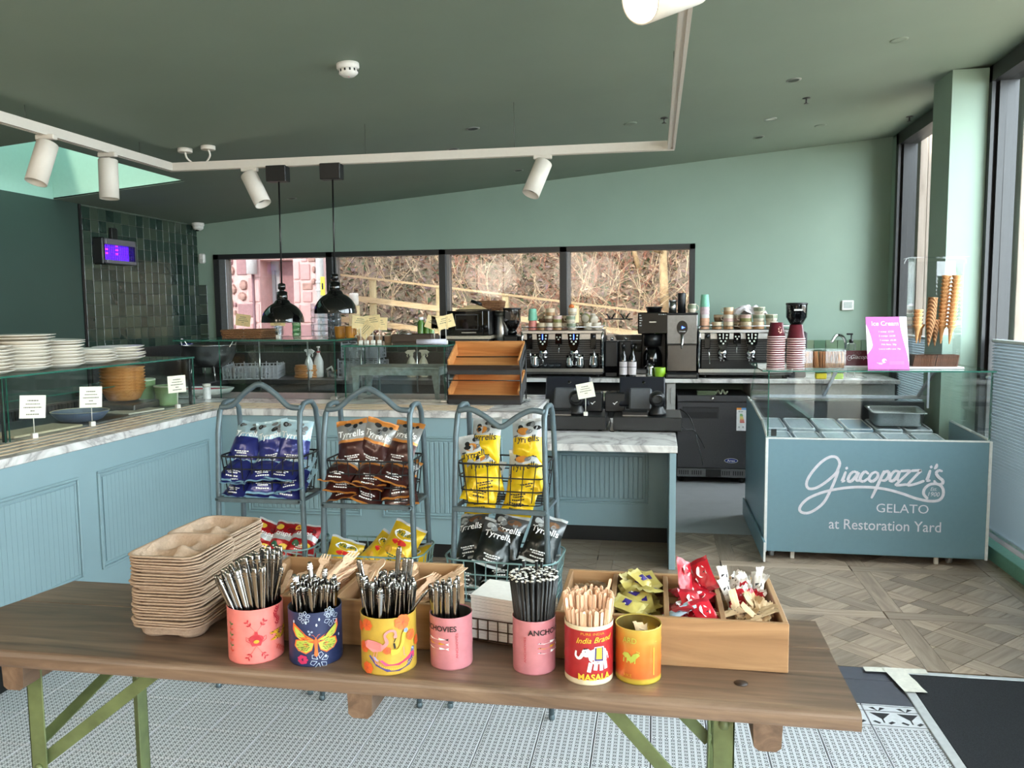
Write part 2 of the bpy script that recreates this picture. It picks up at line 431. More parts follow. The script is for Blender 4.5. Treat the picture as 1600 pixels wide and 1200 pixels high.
# parquet of Versailles panels
PARQ = wood('grey_oak_parquet', (124, 104, 88), (158, 137, 118), (182, 163, 144), 'x', 0.38, 1.3, 0.08, rnd=0.5)
mod = 0.74; bw = 0.095; ox0, oy0 = 1.19, 4.17
planks = []
for mi_ in range(-6, 2):
 for mj in range(-1, 2):
  x0 = ox0 + mi_ * mod; y0 = oy0 + mj * mod
  planks.append(([(x0 - bw / 2, y0 + bw / 2), (x0 + bw / 2, y0 + bw / 2), (x0 + bw / 2, y0 + mod - bw / 2), (x0 - bw / 2, y0 + mod - bw / 2)], pi / 2))
  planks.append(([(x0 - bw / 2, y0 - bw / 2), (x0 + mod - bw / 2, y0 - bw / 2), (x0 + mod - bw / 2, y0 + bw / 2), (x0 - bw / 2, y0 + bw / 2)], 0))
  lo = (x0 + bw / 2, y0 + bw / 2); hi = (x0 + mod - bw / 2, y0 + mod - bw / 2)
  c = (x0 + mod / 2, y0 + mod / 2); S = 0.262; w = 0.1
  for a in range(-3, 4):
   for b in range(-3, 4):
    pcs = [((a * S - w / 2, b * S - w / 2 - (S - w)), (a * S + w / 2, b * S + w / 2), pi * 3 / 4) if (a + b) % 2 else ((a * S - w / 2 - (S - w), b * S - w / 2), (a * S + w / 2, b * S + w / 2), pi / 4),
                       ((a * S + w / 2, b * S + w / 2), ((a + 1) * S - w / 2, (b + 1) * S - w / 2), pi / 4)]
    if (a + b) % 2: pcs.append(((a * S - w / 2 - (S - w), b * S - w / 2), (a * S - w / 2, b * S + w / 2), pi / 4))
    else: pcs.append(((a * S - w / 2, b * S - w / 2 - (S - w)), (a * S + w / 2, b * S - w / 2), pi * 3 / 4))
    for p, q, an in pcs:
     poly = [(p[0], p[1]), (q[0], p[1]), (q[0], q[1]), (p[0], q[1])]
     poly = [(c[0] + (x - y) * .7071, c[1] + (x + y) * .7071) for x, y in poly]
     poly = clip_poly(poly, lo, hi)
     if len(poly) > 2: planks.append((poly, an))
def area(p): return abs(sum(p[i][0] * p[(i + 1) % len(p)][1] - p[(i + 1) % len(p)][0] * p[i][1] for i in range(len(p)))) / 2
near = []; far = M(); far_n = 0
for poly, an in planks:
 poly = clip_poly(poly, (-2.7, 3.532), (2.02, 5.555))
 if len(poly) < 3 or area(poly) < 2e-4: continue
 cx = sum(p[0] for p in poly) / len(poly); cy = sum(p[1] for p in poly) / len(poly)
 near.append((cx, cy, poly, an))
near.sort(key=lambda q: 0 if q[0] > 0.15 else 1)
for k, (cx, cy, poly, an) in enumerate(near):
 sh = 1 - 0.0028 / sqrt(area(poly))
 ca, sa = cos(-an), sin(-an)
 loc = [((x - cx) * sh * ca - (y - cy) * sh * sa, (x - cx) * sh * sa + (y - cy) * sh * ca) for x, y in poly]
 if k < 290: M().prism(loc, -0.011, 0.0).build('parquet_plank', PARQ, fl, (cx, cy, 0), (0, 0, an))
 else: far.prism(loc, -0.011, 0.0, X=TM((cx, cy, 0), (0, 0, an)))
fo = far.build('parquet_planks', PARQ, fl); fo['kind'] = 'stuff'
# mat well with black entrance matting, white edging and masking tape
MATB = mat('black_coir', (30, 31, 36), 0.95, grain=0.5, gscale=420, bump=0.9)
t_ = thing('entrance_mat', 'black entrance mat with pale metal edging set in the floor', 'mat', (1.0, 3.49, 0))
M().box((0.03, -4.2, -0.012), (1.06, -0.012, 0.006)).build('pile', MATB, t_)
M().box((-0.01, -4.2, -0.012), (0.028, 0.0, 0.007), 0, .002).box((0.028, -0.012, -0.012), (1.06, 0.016, 0.007), 0, .002).build('edging', mat('pale_edging', (205, 205, 206), .35, metal=.3), t_)
TAPE = mat('masking_tape', (222, 216, 204), 0.6, grain=.05)
tp = M()
tp.grid(lambda u, v: (-0.12 + u * 0.25, 0.005 + (v - .5) * 0.045 + 0.012 * u, 0.0085 + 0.001 * sin(9 * u)), 10, 2)
tag(tp.build('masking_tape', TAPE, None, (1.0, 3.49, 0)), 'strip of pale masking tape along the head of the black mat', 'tape')
tp = M(); tp.grid(lambda u, v: (-0.045 + u * 0.085 + 0.03 * v, 0.03 - v * 0.22, 0.0115 + 0.0015 * sin(14 * v) * u), 4, 12)
tag(tp.build('masking_tape', TAPE, None, (1.0, 3.49, 0)), 'crumpled masking tape stuck over the corner of the black mat edging', 'tape')
# ================================================================ SETTING: CEILING, SKYLIGHT WELL
SX0, SX1, SY0, SY1 = XL, -3.57, 4.3, 5.82
cm = M()
def cslab(x0, x1, y0, y1):
 vs = [(x, y, ceil_z(x) + d) for d in (0, .012) for x, y in ((x0, y0), (x1, y0), (x1, y1), (x0, y1))]
 cm.add(vs, [(0, 1, 2, 3)[::-1], (4, 5, 6, 7), (0, 1, 5, 4), (1, 2, 6, 5), (2, 3, 7, 6), (3, 0, 4, 7)])
cslab(SX1, XR + .12, YF, YB + .12); cslab(XL - .12, SX1, YF, SY0); cslab(XL - .12, SX1, SY1, YB + .12)
MINT = mat('mint_paint', (160, 196, 182), 0.6, grain=.01)
ce = struct('ceiling', cm, CEILG)
ZT = 3.38
wl = M()
def well_wall(y0, y1):
 vs = [(x, y, z) for y in (y0, y1) for x, z in ((SX0 - .1, ceil_z(SX0 - .1) + .002), (SX1 + .02, ceil_z(SX1 + .02) + .002), (SX1 + .02, ZT), (SX0 - .1, ZT))]
 wl.add(vs, [(0, 1, 2, 3), (7, 6, 5, 4), (0, 4, 5, 1), (1, 5, 6, 2), (2, 6, 7, 3), (3, 7, 4, 0)])
well_wall(SY1, SY1 + .08); well_wall(SY0 - .08, SY0)
wl.box((SX1, SY0 - .08, ceil_z(SX1 + .08) + .002), (SX1 + .08, SY1 + .08, ZT)); wl.box((SX0 - .1, SY0 - .08, ceil_z(SX0)), (SX0, SY1 + .08, ZT))
wl.build('skylight_well', MINT, ce, label='pale mint shaft of the skylight')
M().box((SX0 - .1, SY0 - .08, ZT), (SX1 + .1, SY1 + .08, ZT + .02)).build('skylight_pane', glass('skylight_glass', (.4, .43, .42), .3), ce)
# ================================================================ SETTING: WALLS
def wall_poly(pts, thick, axis, at, name, m, parent=None):
 """outline in (along, z), extruded behind plane"""
 mb = M(); n = len(pts)
 if axis == 'y': X = Matrix(((1, 0, 0, 0), (0, 0, -1, at), (0, 1, 0, 0), (0, 0, 0, 1)))
 else: X = Matrix(((0, 0, 1, at), (1, 0, 0, 0), (0, 1, 0, 0), (0, 0, 0, 1)))
 mb.prism(pts, 0, thick, 0, X); return mb
# back wall with the window opening
WX0, WX1, WZ0, WZ1 = -4.52, 0.37, 1.235, 2.135
zc = ceil_z
mb = M()
def bw_panel(x0, x1, za0, za1, zb0, zb1):
 vs = [(x0, YB, za0), (x1, YB, zb0), (x1, YB, zb1), (x0, YB, za1)]; vs += [(x, y + .14, z) for x, y, z in vs]
 mb.add(vs, [(0, 1, 2, 3), (7, 6, 5, 4), (0, 4, 5, 1), (1, 5, 6, 2), (2, 6, 7, 3), (3, 7, 4, 0)])
bw_panel(XL - .1, XR + .1, -.1, WZ0, -.1, WZ0)
bw_panel(XL - .1, WX0, WZ0, WZ1, WZ0, WZ1); bw_panel(WX1, XR + .1, WZ0, WZ1, WZ0, WZ1)
bw_panel(XL - .1, XR + .1, WZ1, zc(XL - .1) + .05, WZ1, zc(XR + .1) + .05)
wb_ = struct('wall_back', mb, WALLG)
# left wall with tiled kitchen bay
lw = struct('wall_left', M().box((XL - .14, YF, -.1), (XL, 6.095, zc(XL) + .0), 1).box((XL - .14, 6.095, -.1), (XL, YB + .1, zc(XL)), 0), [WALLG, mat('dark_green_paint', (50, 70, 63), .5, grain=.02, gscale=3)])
GT = NT('dark_green_glazed_tile')
oi = GT.n('ObjectInfo'); gcol = GT.ramp(oi.outputs['Random'], [(0, (30, 48, 42)), (.5, (46, 64, 55)), (1, (66, 78, 64))])
nv = GT.coord(); GT.set(col=gcol, rough=0.16); GT.bump(GT.noise(nv, 9, 2), 0.35, 0.01); GTILE = GT.m
TRIM = M(); TRIM.box((XL, 6.09, 0.9), (XL + .012, 6.115, zc(XL)), 0); TRIM.build('tile_trim', BLACKM, lw)
ts = 0.103
tmesh = [M().box((0, -ts / 2 + .002, -ts / 2 + .002), (.009, ts / 2 - .002, ts / 2 - .002), 0, .002).mesh('wall_tile', GTILE)]
ny = 17; nz = 12
for i in range(ny):
 for j in range(nz):
  y = 6.12 + ts * (i + .5); z = zc(XL) - .01 - ts * (j + .5)
  if y > YB - .03: continue
  piece('wall_tile', tmesh[0], lw, (XL, y, z), (0, R.uniform(-.004, .004), R.uniform(-.004, .004)))
M().box((XL, 6.115, .9), (XL + .003, YB, zc(XL) - .002)).build('tile_grout', mat('dark_grout', (74, 82, 72), .8), lw)
# tiles on the back wall: strip by the sink corner and the run over the worktop
tb = M().box((-ts / 2 + .002, -.009, -ts / 2 + .002), (ts / 2 - .002, 0, ts / 2 - .002), 0, .002).mesh('wall_tile', GTILE)
for j in range(6):
 piece('wall_tile', tb, wb_, (XL + .052, YB, 1.86 - .6 + ts * j))
GT2 = NT('sage_glazed_tile'); oi = GT2.n('ObjectInfo')
GT2.set(col=GT2.ramp(oi.outputs['Random'], [(0, (96, 128, 104)), (.5, (118, 142, 116)), (1, (134, 150, 122))]), rough=0.2)
tb2 = M().box((-ts / 2 + .002, -.009, -ts / 2 + .002), (ts / 2 - .002, 0, ts / 2 - .002), 0, .002).mesh('wall_tile', GT2.m)
for i in range(17):
 for j in range(2): piece('wall_tile', tb2, wb_, (.42 + ts * (i + .5), YB, .965 + ts * (j + .5) + .06))
for i in range(46): piece('wall_tile', tb, wb_, (XL + ts * (i + 1.5) , YB, WZ0 - .06))
M().box((XL + .12, YB - .012, .9), (.35, YB, 1.12), 0).build('steel_splashback', STEELD, wb_)
# wall behind the camera: unseen, solid from side to side, no glazing
fw = M(); fw.box((XL, YF - .12, -.1), (XR + .1, YF, 3.2))
struct('wall_front', fw, mat('cream_paint', (150, 144, 134), .7))
# ================================================================ SETTING: BACK WINDOW
w1 = struct('window_1', M().box((WX0, YB - .03, WZ1 - .05), (WX1, YB + .1, WZ1)).box((WX0, YB - .03, WZ0), (WX1, YB + .1, WZ0 + .05)).box((WX0, YB - .03, WZ0), (WX0 + .055, YB + .1, WZ1)).box((WX1 - .05, YB - .03, WZ0), (WX1, YB + .1, WZ1)), FRAMEM)
MX = [-3.25, -2.07, -0.87]
for x in MX:
 M().box((x - .035, YB - .03, WZ0), (x + .035, YB + .1, WZ1), 0, .003).build('mullion', FRAMEM, w1)
M().box((WX0 + .055, YB - .02, WZ0), (WX0 + .13, YB + .1, WZ1 - .05), 0, .003).build('jamb', GREYM, w1)
for x in MX: M().box((x + .035, YB, WZ0), (x + .065, YB + .1, WZ1 - .05)).build('jamb', GREYM, w1)
xs = [WX0 + .05] + MX + [WX1 - .05]
for a, b in zip(xs[:-1], xs[1:]): M().box((a, YB + .045, WZ0 + .04), (b, YB + .05, WZ1 - .04)).build('pane', PANE, w1)
M().box((WX0 - .03, YB - .2, WZ0 - .03), (WX1, YB - .03, WZ0), 0, .003).build('sill', mat('dark_sill', (40, 44, 44), .35), w1)
# ================================================================ SETTING: SIDE GLAZING
ZH = 3.02
rw = M()
rw.box((XR, 7.62, -.1), (XR + .14, YB + .1, 3.2)); rw.box((XR, YF, -.1), (XR + .14, YB, .02)); rw.box((XR, 5.66, -.1), (XR + .14, 6.3, 3.2)); rw.box((XR, YF, ZH), (XR + .14, YB, 3.2))
rw_ = struct('wall_right', rw, WALLG)
M().box((1.845, 5.67, 0), (XR, 6.02, zc(1.845) + .0), 0).build('pier', WALLG, rw_)
SB = mat('sea_green_paint', (116, 168, 148), .5)
struct('baseboard_right', M().box((XR - .08, YF, 0), (XR, 5.665, .085), 0, .003), SB)
def side_window(name, y0, y1, mull):
 o = struct(name, M().box((XR - .02, y0, ZH - .1), (XR + .13, y1, ZH)).box((XR - .02, y1 - .07, 0), (XR + .0, y1, ZH)).box((XR - .02, y0, 0.0), (XR + .13, y0 + .05, ZH)).box((XR - .01, y0, .0), (XR + .13, y1, .07)), FRAMEM)
 M().box((XR, y1 - .045, .07), (XR + .13, y1, ZH - .1)).build('jamb', FRAMEM, o); M().box((XR + .028, y1 - .05, .07), (XR + .05, y1 - .044, ZH - .1)).build('jamb_strip', GREYM, o)
 M().box((XR + .02, y1 - .085, .07), (XR + .13, y1 - .06, ZH - .1)).build('jamb', FRAMEM, o)
 for y in mull: M().box((XR - .02, y - .035, 0.07), (XR + .13, y + .035, ZH - .1), 0, .003).build('mullion', FRAMEM, o)
 ys = [y0] + list(mull) + [y1]
 for a, b in zip(ys[:-1], ys[1:]): M().box((XR + .06, a + .03, .07), (XR + .066, b - .03, ZH - .08)).build('pane', PANES, o)
 return o
side_window('window_2', 6.3, 7.66, [])
w3 = side_window('window_3', YF + .1, 5.69, [3.55, 1.5, -0.9])
# pleated blinds drawn up from the sill
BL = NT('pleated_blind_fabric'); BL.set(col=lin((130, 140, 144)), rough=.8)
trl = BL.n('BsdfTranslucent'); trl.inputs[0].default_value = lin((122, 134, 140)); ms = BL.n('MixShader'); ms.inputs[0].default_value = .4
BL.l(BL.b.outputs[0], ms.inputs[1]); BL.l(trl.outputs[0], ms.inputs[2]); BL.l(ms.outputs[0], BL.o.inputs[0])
def blind(y0, y1, z0, z1, x, label):
 n = int((z1 - z0) / 0.020); b = M(); vs = []; fs = []
 for k in range(2 * n + 1):
  z = z0 + (z1 - z0) * k / (2 * n); xx = x + (0.009 if k % 2 else -.009)
  vs += [(xx, y0, z), (xx, y1, z)]
 fs = [(2 * k, 2 * k + 1, 2 * k + 3, 2 * k + 2) for k in range(2 * n)]
 b.add(vs, fs)
 t = thing('pleated_blind', label, 'blind', (x, (y0 + y1) / 2, z0)); off = Vector((x, (y0 + y1) / 2, z0))
 b.v = [v - off for v in b.v]
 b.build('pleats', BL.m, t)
 for z in (z1 - z0, -.02): M().box((-.014, (y0 - y1) / 2, z), (.014, (y1 - y0) / 2, z + .02), 0, .004).build('rail', mat('pale_rail', (196, 202, 204), .4), t)
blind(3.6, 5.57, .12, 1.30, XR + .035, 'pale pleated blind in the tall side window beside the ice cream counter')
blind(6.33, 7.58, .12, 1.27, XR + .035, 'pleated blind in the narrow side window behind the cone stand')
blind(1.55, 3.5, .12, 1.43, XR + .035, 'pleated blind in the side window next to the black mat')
# ================================================================ OUTSIDE: timber fins, ground, bank, fence, building
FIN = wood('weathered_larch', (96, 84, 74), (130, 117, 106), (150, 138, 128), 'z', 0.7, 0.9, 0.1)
def fin(y0, y1, x1, label):
 t = thing('timber_fin', label, 'cladding', (XR + .16, y0, 0)); n = 4; w = (x1 - XR - .16) / n
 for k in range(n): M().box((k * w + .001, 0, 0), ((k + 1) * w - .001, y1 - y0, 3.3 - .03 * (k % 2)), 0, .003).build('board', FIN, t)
 M().box((n * w, -.02, 0), (n * w + .05, y1 - y0 + .02, 3.3), 0, .004).build('end_trim', GREYM, t)
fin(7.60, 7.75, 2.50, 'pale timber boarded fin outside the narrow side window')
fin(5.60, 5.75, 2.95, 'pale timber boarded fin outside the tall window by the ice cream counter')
def leafmat(name, cols, scale, bump=.8):
 t = NT(name); v = t.coord(); a = t.noise(v, scale, 6, .75, .6); b = t.noise(v, scale * .13, 3)
 f = t.math('ADD', t.math('MULTIPLY', a, .8), t.math('MULTIPLY', b, .25))
 st = [(.3 + .4 * i / (len(cols) - 1), c) for i, c in enumerate(cols)]
 t.set(col=t.ramp(f, st), rough=.9); t.bump(a, bump, .06); return t.m
SOIL = leafmat('leaf_litter', [(74, 62, 54), (128, 108, 94), (166, 140, 122), (108, 110, 82), (196, 172, 150)], 9)
def gz(x, y):
 """outside ground: rises to the west and steeply behind the fence"""
 base = 0.62 - 0.125 * (x + 0.0) * min(1, max(0, (y - 9) / 4)) if x < 4 else .12
 base = max(0.0, base) * min(1, max(0, (y - 8.5) / 4.0))
 k = max(0, y - 13.4)
 return base + k * 0.80 - .02 * k * k * (k < 15) - 4.5 * (k >= 15) + .18 * noise.noise((x * .7, y * .7, 0)) * min(1, k)
gd = M()
gd.grid(lambda u, v: (-22 + 40 * u, 8.1 + 20 * v, gz(-22 + 40 * u, 8.1 + 20 * v) - .03), 80, 60)
gr = struct('ground_bank', gd, SOIL)
struct('ground_yard', M().box((XR + .16, -14, -.3), (30, 9, -.06)).box((-30, -14, -.3), (XR + .16, YF - .13, -.06)), mat('pale_gravel', (148, 138, 126), .9, grain=.2, gscale=30))
# tarmac path in front of the fence
pth = M(); pth.grid(lambda u, v: (-9 + 15 * u, 10.9 + 1.25 * v, gz(-9 + 15 * u, 10.9 + 1.25 * v) + .012), 40, 4)
tag(pth.build('path', mat('tarmac', (150, 144, 156), .8, grain=.08, gscale=60)), kind='structure')
# post-and-rail fence
FW_ = wood('fence_timber', (168, 140, 104), (206, 180, 140), (228, 208, 172), 'x', .8, 1)
FWZ = wood('fence_post_timber', (166, 146, 108), (200, 182, 140), (222, 206, 166), 'z', .8, 1)
ft = thing('timber_fence', 'pale post and rail fence climbing the bank outside the window', 'fence', (-5.3, 13, 0))
def ftop(x): return 2.17 - 0.131 * (x + 5.34)
px = [-6.6, -4.62, -3.5, -2.42, -1.32, -.2, .9]
px = [oy(p, 470, 13).x for p in (480, 583, 687, 790, 900, 1010, 1110)]
for x in px: M().box((x - .05, -.05 + 13, ftop(x) - 1.35), (x + .05, .05 + 13, ftop(x) - .0), 0, .008).build('post', FWZ, ft).location = (5.3, -13, 0)
for dz, hh in ((0.0, .035), (-.36, .09), (-.74, .09)):
 for a, b in zip(px[:-1], px[1:]):
  mb = M(); za, zb = ftop(a) + dz, ftop(b) + dz
  mb.add([(a, 12.93, za - hh / 2), (b, 12.93, zb - hh / 2), (b, 12.965, zb - hh / 2), (a, 12.965, za - hh / 2), (a, 12.93, za + hh / 2), (b, 12.93, zb + hh / 2), (b, 12.965, zb + hh / 2), (a, 12.965, za + hh / 2)],
               [(3, 2, 1, 0), (4, 5, 6, 7), (0, 1, 5, 4), (1, 2, 6, 5), (2, 3, 7, 6), (3, 0, 4, 7)])
  mb.build('rail', FW_, ft).location = (5.3, -13, 0)
# bollard lamp by the path
p = oy(553, 470, 12.4)
t_ = thing('path_light', 'small pale bollard light beside the path in front of the fence', 'lamp', (p.x, 12.4, gz(p.x, 12.4)))
hz = oy(553, 458, 12.4).z - gz(p.x, 12.4)
M().box((-.07, -.07, 0), (.07, .07, hz - .2), 0, .008).build('post', FWZ, t_)
M().lathe([(.07, hz - .2), (.075, hz - .18), (.075, hz - .02), (.06, hz)], 14).build('lamp_head', mat('pale_lamp', (206, 200, 190), .5), t_)
# twigs, brush, shrubs and leaning trunks on the bank
BUSH = M(); BUSHM = []
def twigs(seed, n, xr, yr, hmax, col, name, r0=.010, lean=.5):
 q = random.Random(seed); b = BUSH; mi = len(BUSHM); BUSHM.append(col)
 for _ in range(n):
  x = q.uniform(*xr); y = q.uniform(*yr); z = gz(x, y) - .05; h = q.uniform(.35, 1) * hmax; dx, dy = q.gauss(0, lean), q.gauss(-.1, lean * .6)
  pts = []; c = Vector((x, y, z)); d = Vector((dx, dy, 1)).normalized(); m_ = 5
  for i in range(m_ + 1):
   pts.append(c.copy()); c = c + d * (h / m_); d = (d + Vector((q.gauss(0, .22), q.gauss(0, .22), q.gauss(-.05, .2)))).normalized()
  b.tube(pts, [r0 * (1 - .13 * i) for i in range(m_ + 1)], 3, mi)
  for i in (2, 3, 4):
   d2 = Vector((q.gauss(0, 1), q.gauss(-.2, .6), q.uniform(.1, .9))).normalized()
   b.tube([pts[i], pts[i] + d2 * h * .18, pts[i] + d2 * h * .32 + Vector((0, 0, q.uniform(-.06, .06)))], [r0 * .6, r0 * .45, r0 * .25], 3, mi)
TW1 = mat('pale_twig', (222, 198, 164), .9, grain=.2, gscale=5); TW2 = mat('red_twig', (176, 120, 100), .9, grain=.2, gscale=5); TW3 = mat('grey_twig', (150, 136, 120), .9, grain=.2, gscale=5)
twigs(1, 750, (-8, 5), (13.6, 20), 1.3, TW1, 'pale_undergrowth', .010)
twigs(2, 650, (-4, 5), (13.5, 19), 1.0, TW2, 'red_undergrowth', .008)
twigs(3, 800, (-8, 5), (13.6, 21), 1.6, TW3, 'grey_undergrowth', .010, .7)
def leaves(seed, n, xr, yr, size, colr, name, zup=(0, .06), dens=None):
 q = random.Random(seed); b = BUSH; mi = len(BUSHM); BUSHM.extend(colr)
 for _ in range(n):
  x = q.uniform(*xr); y = q.uniform(*yr); z = gz(x, y) + q.uniform(*zup); s = size * q.uniform(.5, 1.4)
  X = TM((x, y, z), (q.uniform(-1, 1), q.uniform(-1, 1), q.uniform(0, 6.3)))
  b.add([(-s, 0, 0), (0, -s * .5, s * .15), (s, 0, 0), (0, s * .5, s * .15)], [(0, 1, 2, 3)], mi + q.randrange(len(colr)), False, X)
leaves(5, 9000, (-7, 3), (12.0, 16.5), .06, [mat('brown_leaf', (160, 124, 104), .9), mat('tan_leaf', (212, 184, 158), .9), mat('mauve_leaf', (140, 118, 118), .9), mat('ivy_leaf', (74, 92, 60), .7)], 'fallen_leaves')
leaves(6, 4000, (-7, 3), (10.0, 12.3), .05, [mat('verge_leaf', (120, 120, 90), .9), mat('tan_leaf', (212, 184, 158), .9), mat('grass_leaf', (96, 112, 76), .9)], 'verge_leaves', (0, .1))
leaves(7, 3500, (-8, 5), (15.5, 21), .10, [mat('olive_leaf', (124, 128, 66), .8), mat('ivy_leaf', (74, 92, 60), .7), mat('rust_leaf', (156, 104, 70), .9)], 'bank_foliage', (.2, 1.5))
BUSH.build('undergrowth', BUSHM)['kind'] = 'stuff'
def bare_tree(x, y, h, r, lean, seed, label):
 q = random.Random(seed); t = thing('bare_tree', label, 'tree', (x, y, gz(x, y) - .1)); b = M(); br = M()
 c = Vector((0, 0, 0)); pts = []; d = Vector((lean, -.05, 1)).normalized(); n = 8
 for i in range(n + 1):
  pts.append(c.copy()); c = c + d * h / n; d = (d + Vector((q.gauss(0, .12), q.gauss(0, .08), .1))).normalized()
 b.tube(pts, [r * (1 - .08 * i) for i in range(n + 1)], 7)
 b.build('trunk', TRUNK, t)
 for i in range(2, n):
  for _ in range(2):
   d2 = Vector((q.gauss(0, 1), q.gauss(-.2, .4), q.uniform(.3, 1))).normalized(); L = h * q.uniform(.2, .4); rr = r * (.5 - .03 * i); pp = [pts[i]]
   for k in range(4):
    pp.append(pp[-1] + d2 * L / 4); d2 = (d2 + Vector((q.gauss(0, .25), q.gauss(0, .2), .1))).normalized()
   br.tube(pp, [rr, rr * .8, rr * .6, rr * .45, rr * .25], 5)
 pp = [pts[3]]; d2 = Vector((-.5 if lean > -.1 else .5, 0, 1)).normalized()
 for k in range(5): pp.append(pp[-1] + d2 * h * .11); d2 = (d2 + Vector((q.gauss(0, .1), 0, .12))).normalized()
 br.tube(pp, [r * .6 * (1 - .14 * k) for k in range(6)], 6)
 br.build('branches', TRUNK, t)
TRUNK = mat('pale_bark', (198, 172, 132), .9, grain=.15, gscale=9)
q_ = oy(1040, 470, 14.5); bare_tree(q_.x, 14.5, 4.5, .085, -.05, 3, 'forked bare tree on the bank seen in the window pane furthest from the stone building'.replace(' furthest', ' farther'))
q_ = oy(1000, 470, 15.5); bare_tree(q_.x, 15.5, 4.0, .05, -.25, 5, 'thin leaning bare tree beside the forked tree on the bank')
q_ = oy(600, 440, 16); bare_tree(q_.x, 16, 3.5, .04, .3, 8, 'slender arching bare tree above the fence in the second window pane')
q_ = oy(660, 440, 15.5); bare_tree(q_.x, 15.5, 3.2, .035, .45, 9, 'low leaning sapling above the fence near the second window mullion')
# trees seen through the side window
q = random.Random(21)
t_ = thing('dark_tree', 'dark leafy tree beyond the timber fin of the narrow side window', 'tree', (4.6, 13.5, 0))
M().tube([(0, 0, 0), (.1, 0, 2.5), (0, .1, 6)], [.16, .12, .05], 7).build('trunk', mat('dark_bark', (70, 62, 54), .9), t_)
fo = M()
for _ in range(3800):
 a = q.uniform(0, 6.283); rr = 1.9 * sqrt(q.random()); z = q.uniform(1.2, 7.5); s = .09 * q.uniform(.5, 1.4)
 fo.add([(-s, 0, 0), (0, -s * .5, .02), (s, 0, 0), (0, s * .5, .02)], [(0, 1, 2, 3)], 0, False, TM((rr * cos(a), rr * sin(a), z), (q.uniform(-1.5, 1.5), q.uniform(-1.5, 1.5), q.uniform(0, 6))))
tag(fo.build('foliage', mat('dark_leaf', (78, 84, 74), .8), t_), kind='stuff')
# pink sandstone building
YW = 11.0
bt_ = thing('stone_building', 'pink sandstone building with a grey door outside the window', 'building', (-6, YW, 0))
def bp(cx, cy, y=YW): return oy(330 + cx / 8, 380 + cy / 8, y)
PK = [mat('pink_ashlar', (196, 152, 152), .9, grain=.07, gscale=25, bump=.5), mat('mauve_ashlar', (160, 122, 126), .9, grain=.1, gscale=40, bump=.9), mat('pink_smooth', (204, 164, 164), .85, grain=.04, gscale=8), mat('tan_rubble', (166, 130, 122), .9, grain=.16, gscale=14, bump=1)]
cx1 = bp(1330, 500).x
dl, dr = bp(610, 500).x, bp(1030, 500).x; dt = bp(800, 205).z
wm = M(); wm.box((-13, 0, -1), (dl + 6, .45, 6)).box((dr + 6, 0, -1), (cx1 + 6, .45, 6)).box((dl + 6, 0, dt), (dr + 6, .45, 6)).box((dl + 6, .42, -1), (dr + 6, .6, dt))
wm.v = [v if v.x > -12 else Vector((-7, v.y, v.z)) for v in wm.v]
wm.build('wall', mat('pink_mortar', (214, 178, 176), .95, grain=.08, gscale=12, bump=.6), bt_)
def block(x0, y0, x1, y1, m, pr=.02):
 a = bp(x0, y1); b = bp(x1, y0); w, h = b.x - a.x - .012, b.z - a.z - .012
 M().box((-w / 2, -pr, -h / 2), (w / 2, .02, h / 2), 0, .012).build('stone_block', PK[m], bt_, ((a.x + b.x) / 2 + 6, 0, (a.z + b.z) / 2))
for q4 in [(320, 190, 450, 405, 1), (340, 750, 538, 930, 1), (470, 430, 535, 740, 0), (545, 60, 610, 435, 2), (545, 440, 610, 740, 2), (545, 750, 610, 1000, 2), (545, 1005, 610, 1300, 2), (1032, 220, 1108, 462, 2), (1040, 470, 1116, 750, 2), (1040, 755, 1116, 1020, 2), (1040, 1025, 1116, 1400, 2),
           (1112, 250, 1240, 468, 0), (1140, 492, 1272, 590, 3), (1145, 600, 1268, 742, 0), (1120, 760, 1300, 1000, 0), (1120, 1010, 1290, 1250, 1), (1120, 60, 1200, 240, 2), (1210, 90, 1300, 240, 3), (612, 60, 1030, 195, 2), (320, 1000, 538, 1200, 0), (330, -60, 530, 180, 0), (200, 1010, 310, 1200, 1)]: block(*q4)
def rubble(cx, cy, rx, ry, m, seed):
 c = bp(cx, cy); q = random.Random(seed); k = (bp(cx + 100, cy).x - c.x) / 100; n = 9
 poly = [(rx * k * q.uniform(.85, 1.1) * cos(6.283 * i / n), ry * k * q.uniform(.85, 1.1) * sin(6.283 * i / n)) for i in range(n)]
 mb = M(); vs = [(x, 0.01, z) for x, z in poly] + [(x * .78, -.045, z * .78) for x, z in poly] + [(0, -.055, 0)]
 mb.add(vs, [(i, (i + 1) % n, n + (i + 1) % n, n + i) for i in range(n)] + [(n + i, n + (i + 1) % n, 2 * n) for i in range(n)], 0, False)
 mb.build('rubble_stone', PK[m], bt_, (c.x + 6, 0, c.z))
for i, q5 in enumerate([(255, 345, 42, 62, 3), (245, 235, 38, 40, 1), (280, 575, 42, 62, 3), (410, 525, 52, 70, 3), (395, 665, 58, 55, 3), (245, 470, 32, 34, 0), (250, 760, 38, 62, 3), (310, 770, 18, 30, 1), (250, 950, 34, 66, 3), (305, 870, 20, 34, 3), (225, 650, 22, 40, 0), (1285, 480, 26, 40, 3), (1290, 330, 22, 46, 3), (1300, 200, 20, 34, 3)]): rubble(*q5, seed=i)
